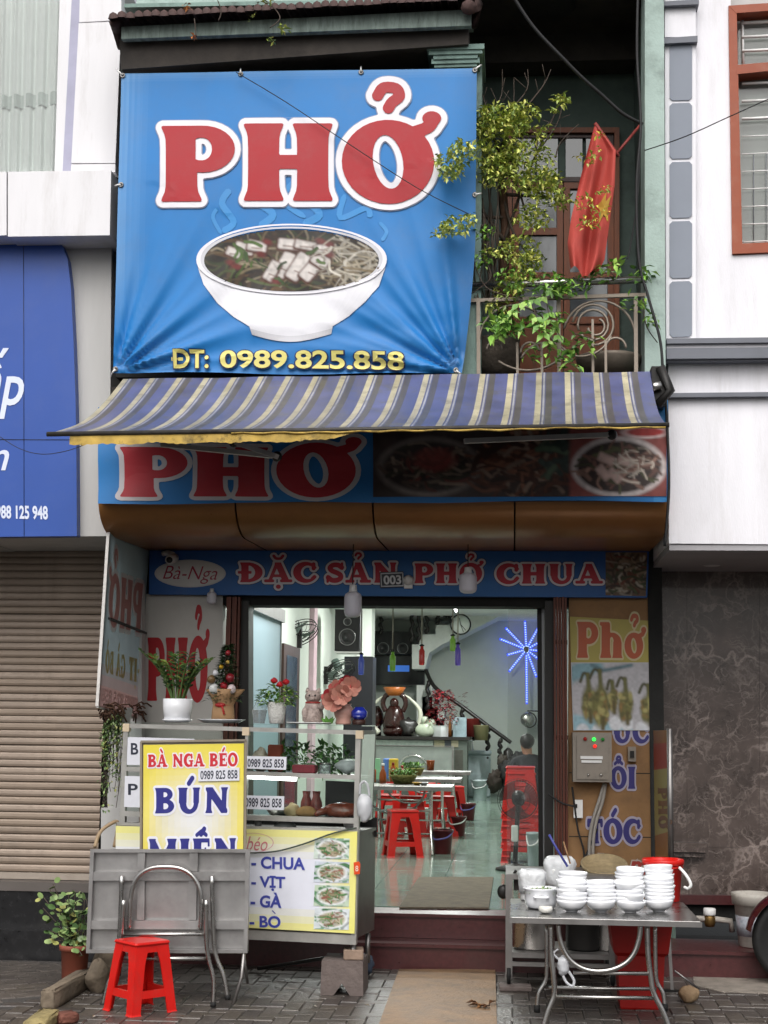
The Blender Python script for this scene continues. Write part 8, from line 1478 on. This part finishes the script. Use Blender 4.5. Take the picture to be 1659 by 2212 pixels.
for k in range(3): t = k*2*pi/3+.4; bl_ = MB(); bl_.grid(lambda s, w_: fc+Vector((lerp(.03, R1*.88, w_)*math.cos(t+(s-.5)*1.5*(.6+w_*.4)), -.02+(s-.5)*.05, lerp(.03, R1*.88, w_)*math.sin(t+(s-.5)*1.5*(.6+w_*.4)))), 6, 5); part(o, 'blade', bl_, M('blade_dark', c('#3a2a2c'), .35, alpha=.75))
pail(1152, 1872, .06, .3, M('canister_w', c('#b4c0c4'), .4), 'narrow white canister beside the pedestal fan', 'canister', 'canister')
# things on the dining tables
def ond(u, v): return G(u, v, zd)+Vector((0, .05, .001))
def cyl(name, u, v, prof, mat, label, cat, capm=None, z0=None):
    b = ond(u, v) if z0 is None else z0; o = T(name, label, cat, tuple(b)); part(o, 'body', MB().lathe(prof, b, 16), mat)
    if capm: part(o, 'cap', MB().lathe([(prof[-1][0]*1.1, prof[-1][1]), (prof[-1][0]*1.1, prof[-1][1]+.025), (0, prof[-1][1]+.027)], b, 12), capm)
M('sauce_orange', c('#9a4a1c'), .25, 0, .2); M('sauce_red', c('#8a1f18'), .25); M('cap_green', c('#8fc49a'), .5); M('holder_yellow', c('#c4a42c'), .5)
cyl('sauce_bottle', 803, 1690, [(.04, 0), (.042, .1), (.038, .13)], MATS['sauce_orange'], 'squat orange sauce jar at the left end of the first table', 'jar'); cyl('sauce_bottle', 826, 1692, [(.035, 0), (.038, .05), (.034, .1), (.015, .14), (.014, .17)], MATS['sauce_orange'], 'orange chilli bottle with a pale label on the first table', 'bottle', MATS['white_plastic']); cyl('sauce_bottle', 848, 1689, [(.035, 0), (.037, .08), (.03, .13), (.014, .17)], MATS['sauce_orange'], 'second orange chilli bottle beside the herb basket', 'bottle', MATS['sauce_red']); cyl('sauce_bottle', 868, 1686, [(.03, 0), (.032, .08), (.014, .13)], MATS['sauce_red'], 'red sauce bottle behind the herb basket', 'bottle', MATS['sauce_red']); cyl('iced_tea', 929, 1664, [(.045, 0), (.055, .12), (.055, .125)], MATS['sauce_orange'], 'glass of orange tea with a straw on the third table', 'glass', None, G(929, 1664, zd)+Vector((0, .1, .001)))
b = ond(804, 1688)+Vector((0, .2, 0)); solo('menu_stand', MB().cbox(b+Vector((0, 0, .12)), (.12, .02, .22), .2, bev=.004), MATS['cap_green'], 'pale green menu holder at the left of the tables', 'holder'); b = ond(833, 1685)+Vector((0, .25, 0)); solo('napkin_box', MB().cbox(b+Vector((0, 0, .11)), (.1, .08, .22), .3, bev=.01), M('holder_blue', c('#5a7ec0'), .5), 'blue napkin holder behind the chilli bottles', 'holder'); b = ond(846, 1685)+Vector((0, .2, 0)); solo('napkin_box', MB().cbox(b+Vector((0, 0, .11)), (.09, .08, .22), -.3, bev=.01), MATS['holder_yellow'], 'yellow napkin holder behind the chilli bottles', 'holder')
for u, v, lab in ((870, 1694, 'basket of green herbs on the first dining table'), (890, 1676, 'basket of green herbs on the second dining table')):
    b = G(u, v, zd)+Vector((0, .08, .001)); o = T('herb_basket', lab, 'basket', tuple(b)); part(o, 'basket', MB().lathe([(.08, 0), (.11, .07), (.12, .09), (.11, .085), (.075, .01), (0, .01)], b, 24, sx=1.2), M('wicker', c('#7a7a44'), .8, 0, .4, 40, bump=.8)); lv = MB()
    for k in range(160): a = rnd.random()*2*pi; q = math.sqrt(rnd.random())*.11; lv.leaf(b+Vector((q*math.cos(a)*1.2, q*math.sin(a), .07+rnd.random()*.06)), (rnd.gauss(0, 1), rnd.gauss(0, 1), rnd.gauss(.5, .5)), .05, .022, col=rnd.choice((c('#5d8a3c'), c('#7aa552'), c('#41682c'))))
    part(o, 'herbs', lv, MATS['leafm'], kind='stuff')
for u, v, lab in ((900, 1697, 'small dish of yellow limes on the first table'), (915, 1697, 'white dish at the right of the first table')): b = G(u, v, zd)+Vector((0, .05, .001)); solo('small_dish', MB().lathe([(.025, 0), (.05, .025), (.052, .03), (.03, .014), (0, .018)], b, 18), M('lime_y', c('#c49a2c'), .5) if u < 905 else MATS['porcelain'], lab, 'dish')
b = G(818, 1700, zd)

lt_ = MB(); rnd = random.Random(55)
for k in range(34):
    g = G(rnd.uniform(60, 1600), rnd.uniform(2105, 2205)); lt_.leaf((g.x, g.y, .006), (rnd.gauss(0, 1), rnd.gauss(0, 1), .05), rnd.uniform(.02, .05), rnd.uniform(.012, .025), (0, 0, 1), .25, rnd.choice((c('#8a8378'), c('#5c4634'), c('#a39c90'), c('#4a4a3a'), c('#6e5a40'))))
struct('litter', lt_, MATS['leafm'], 'stuff')
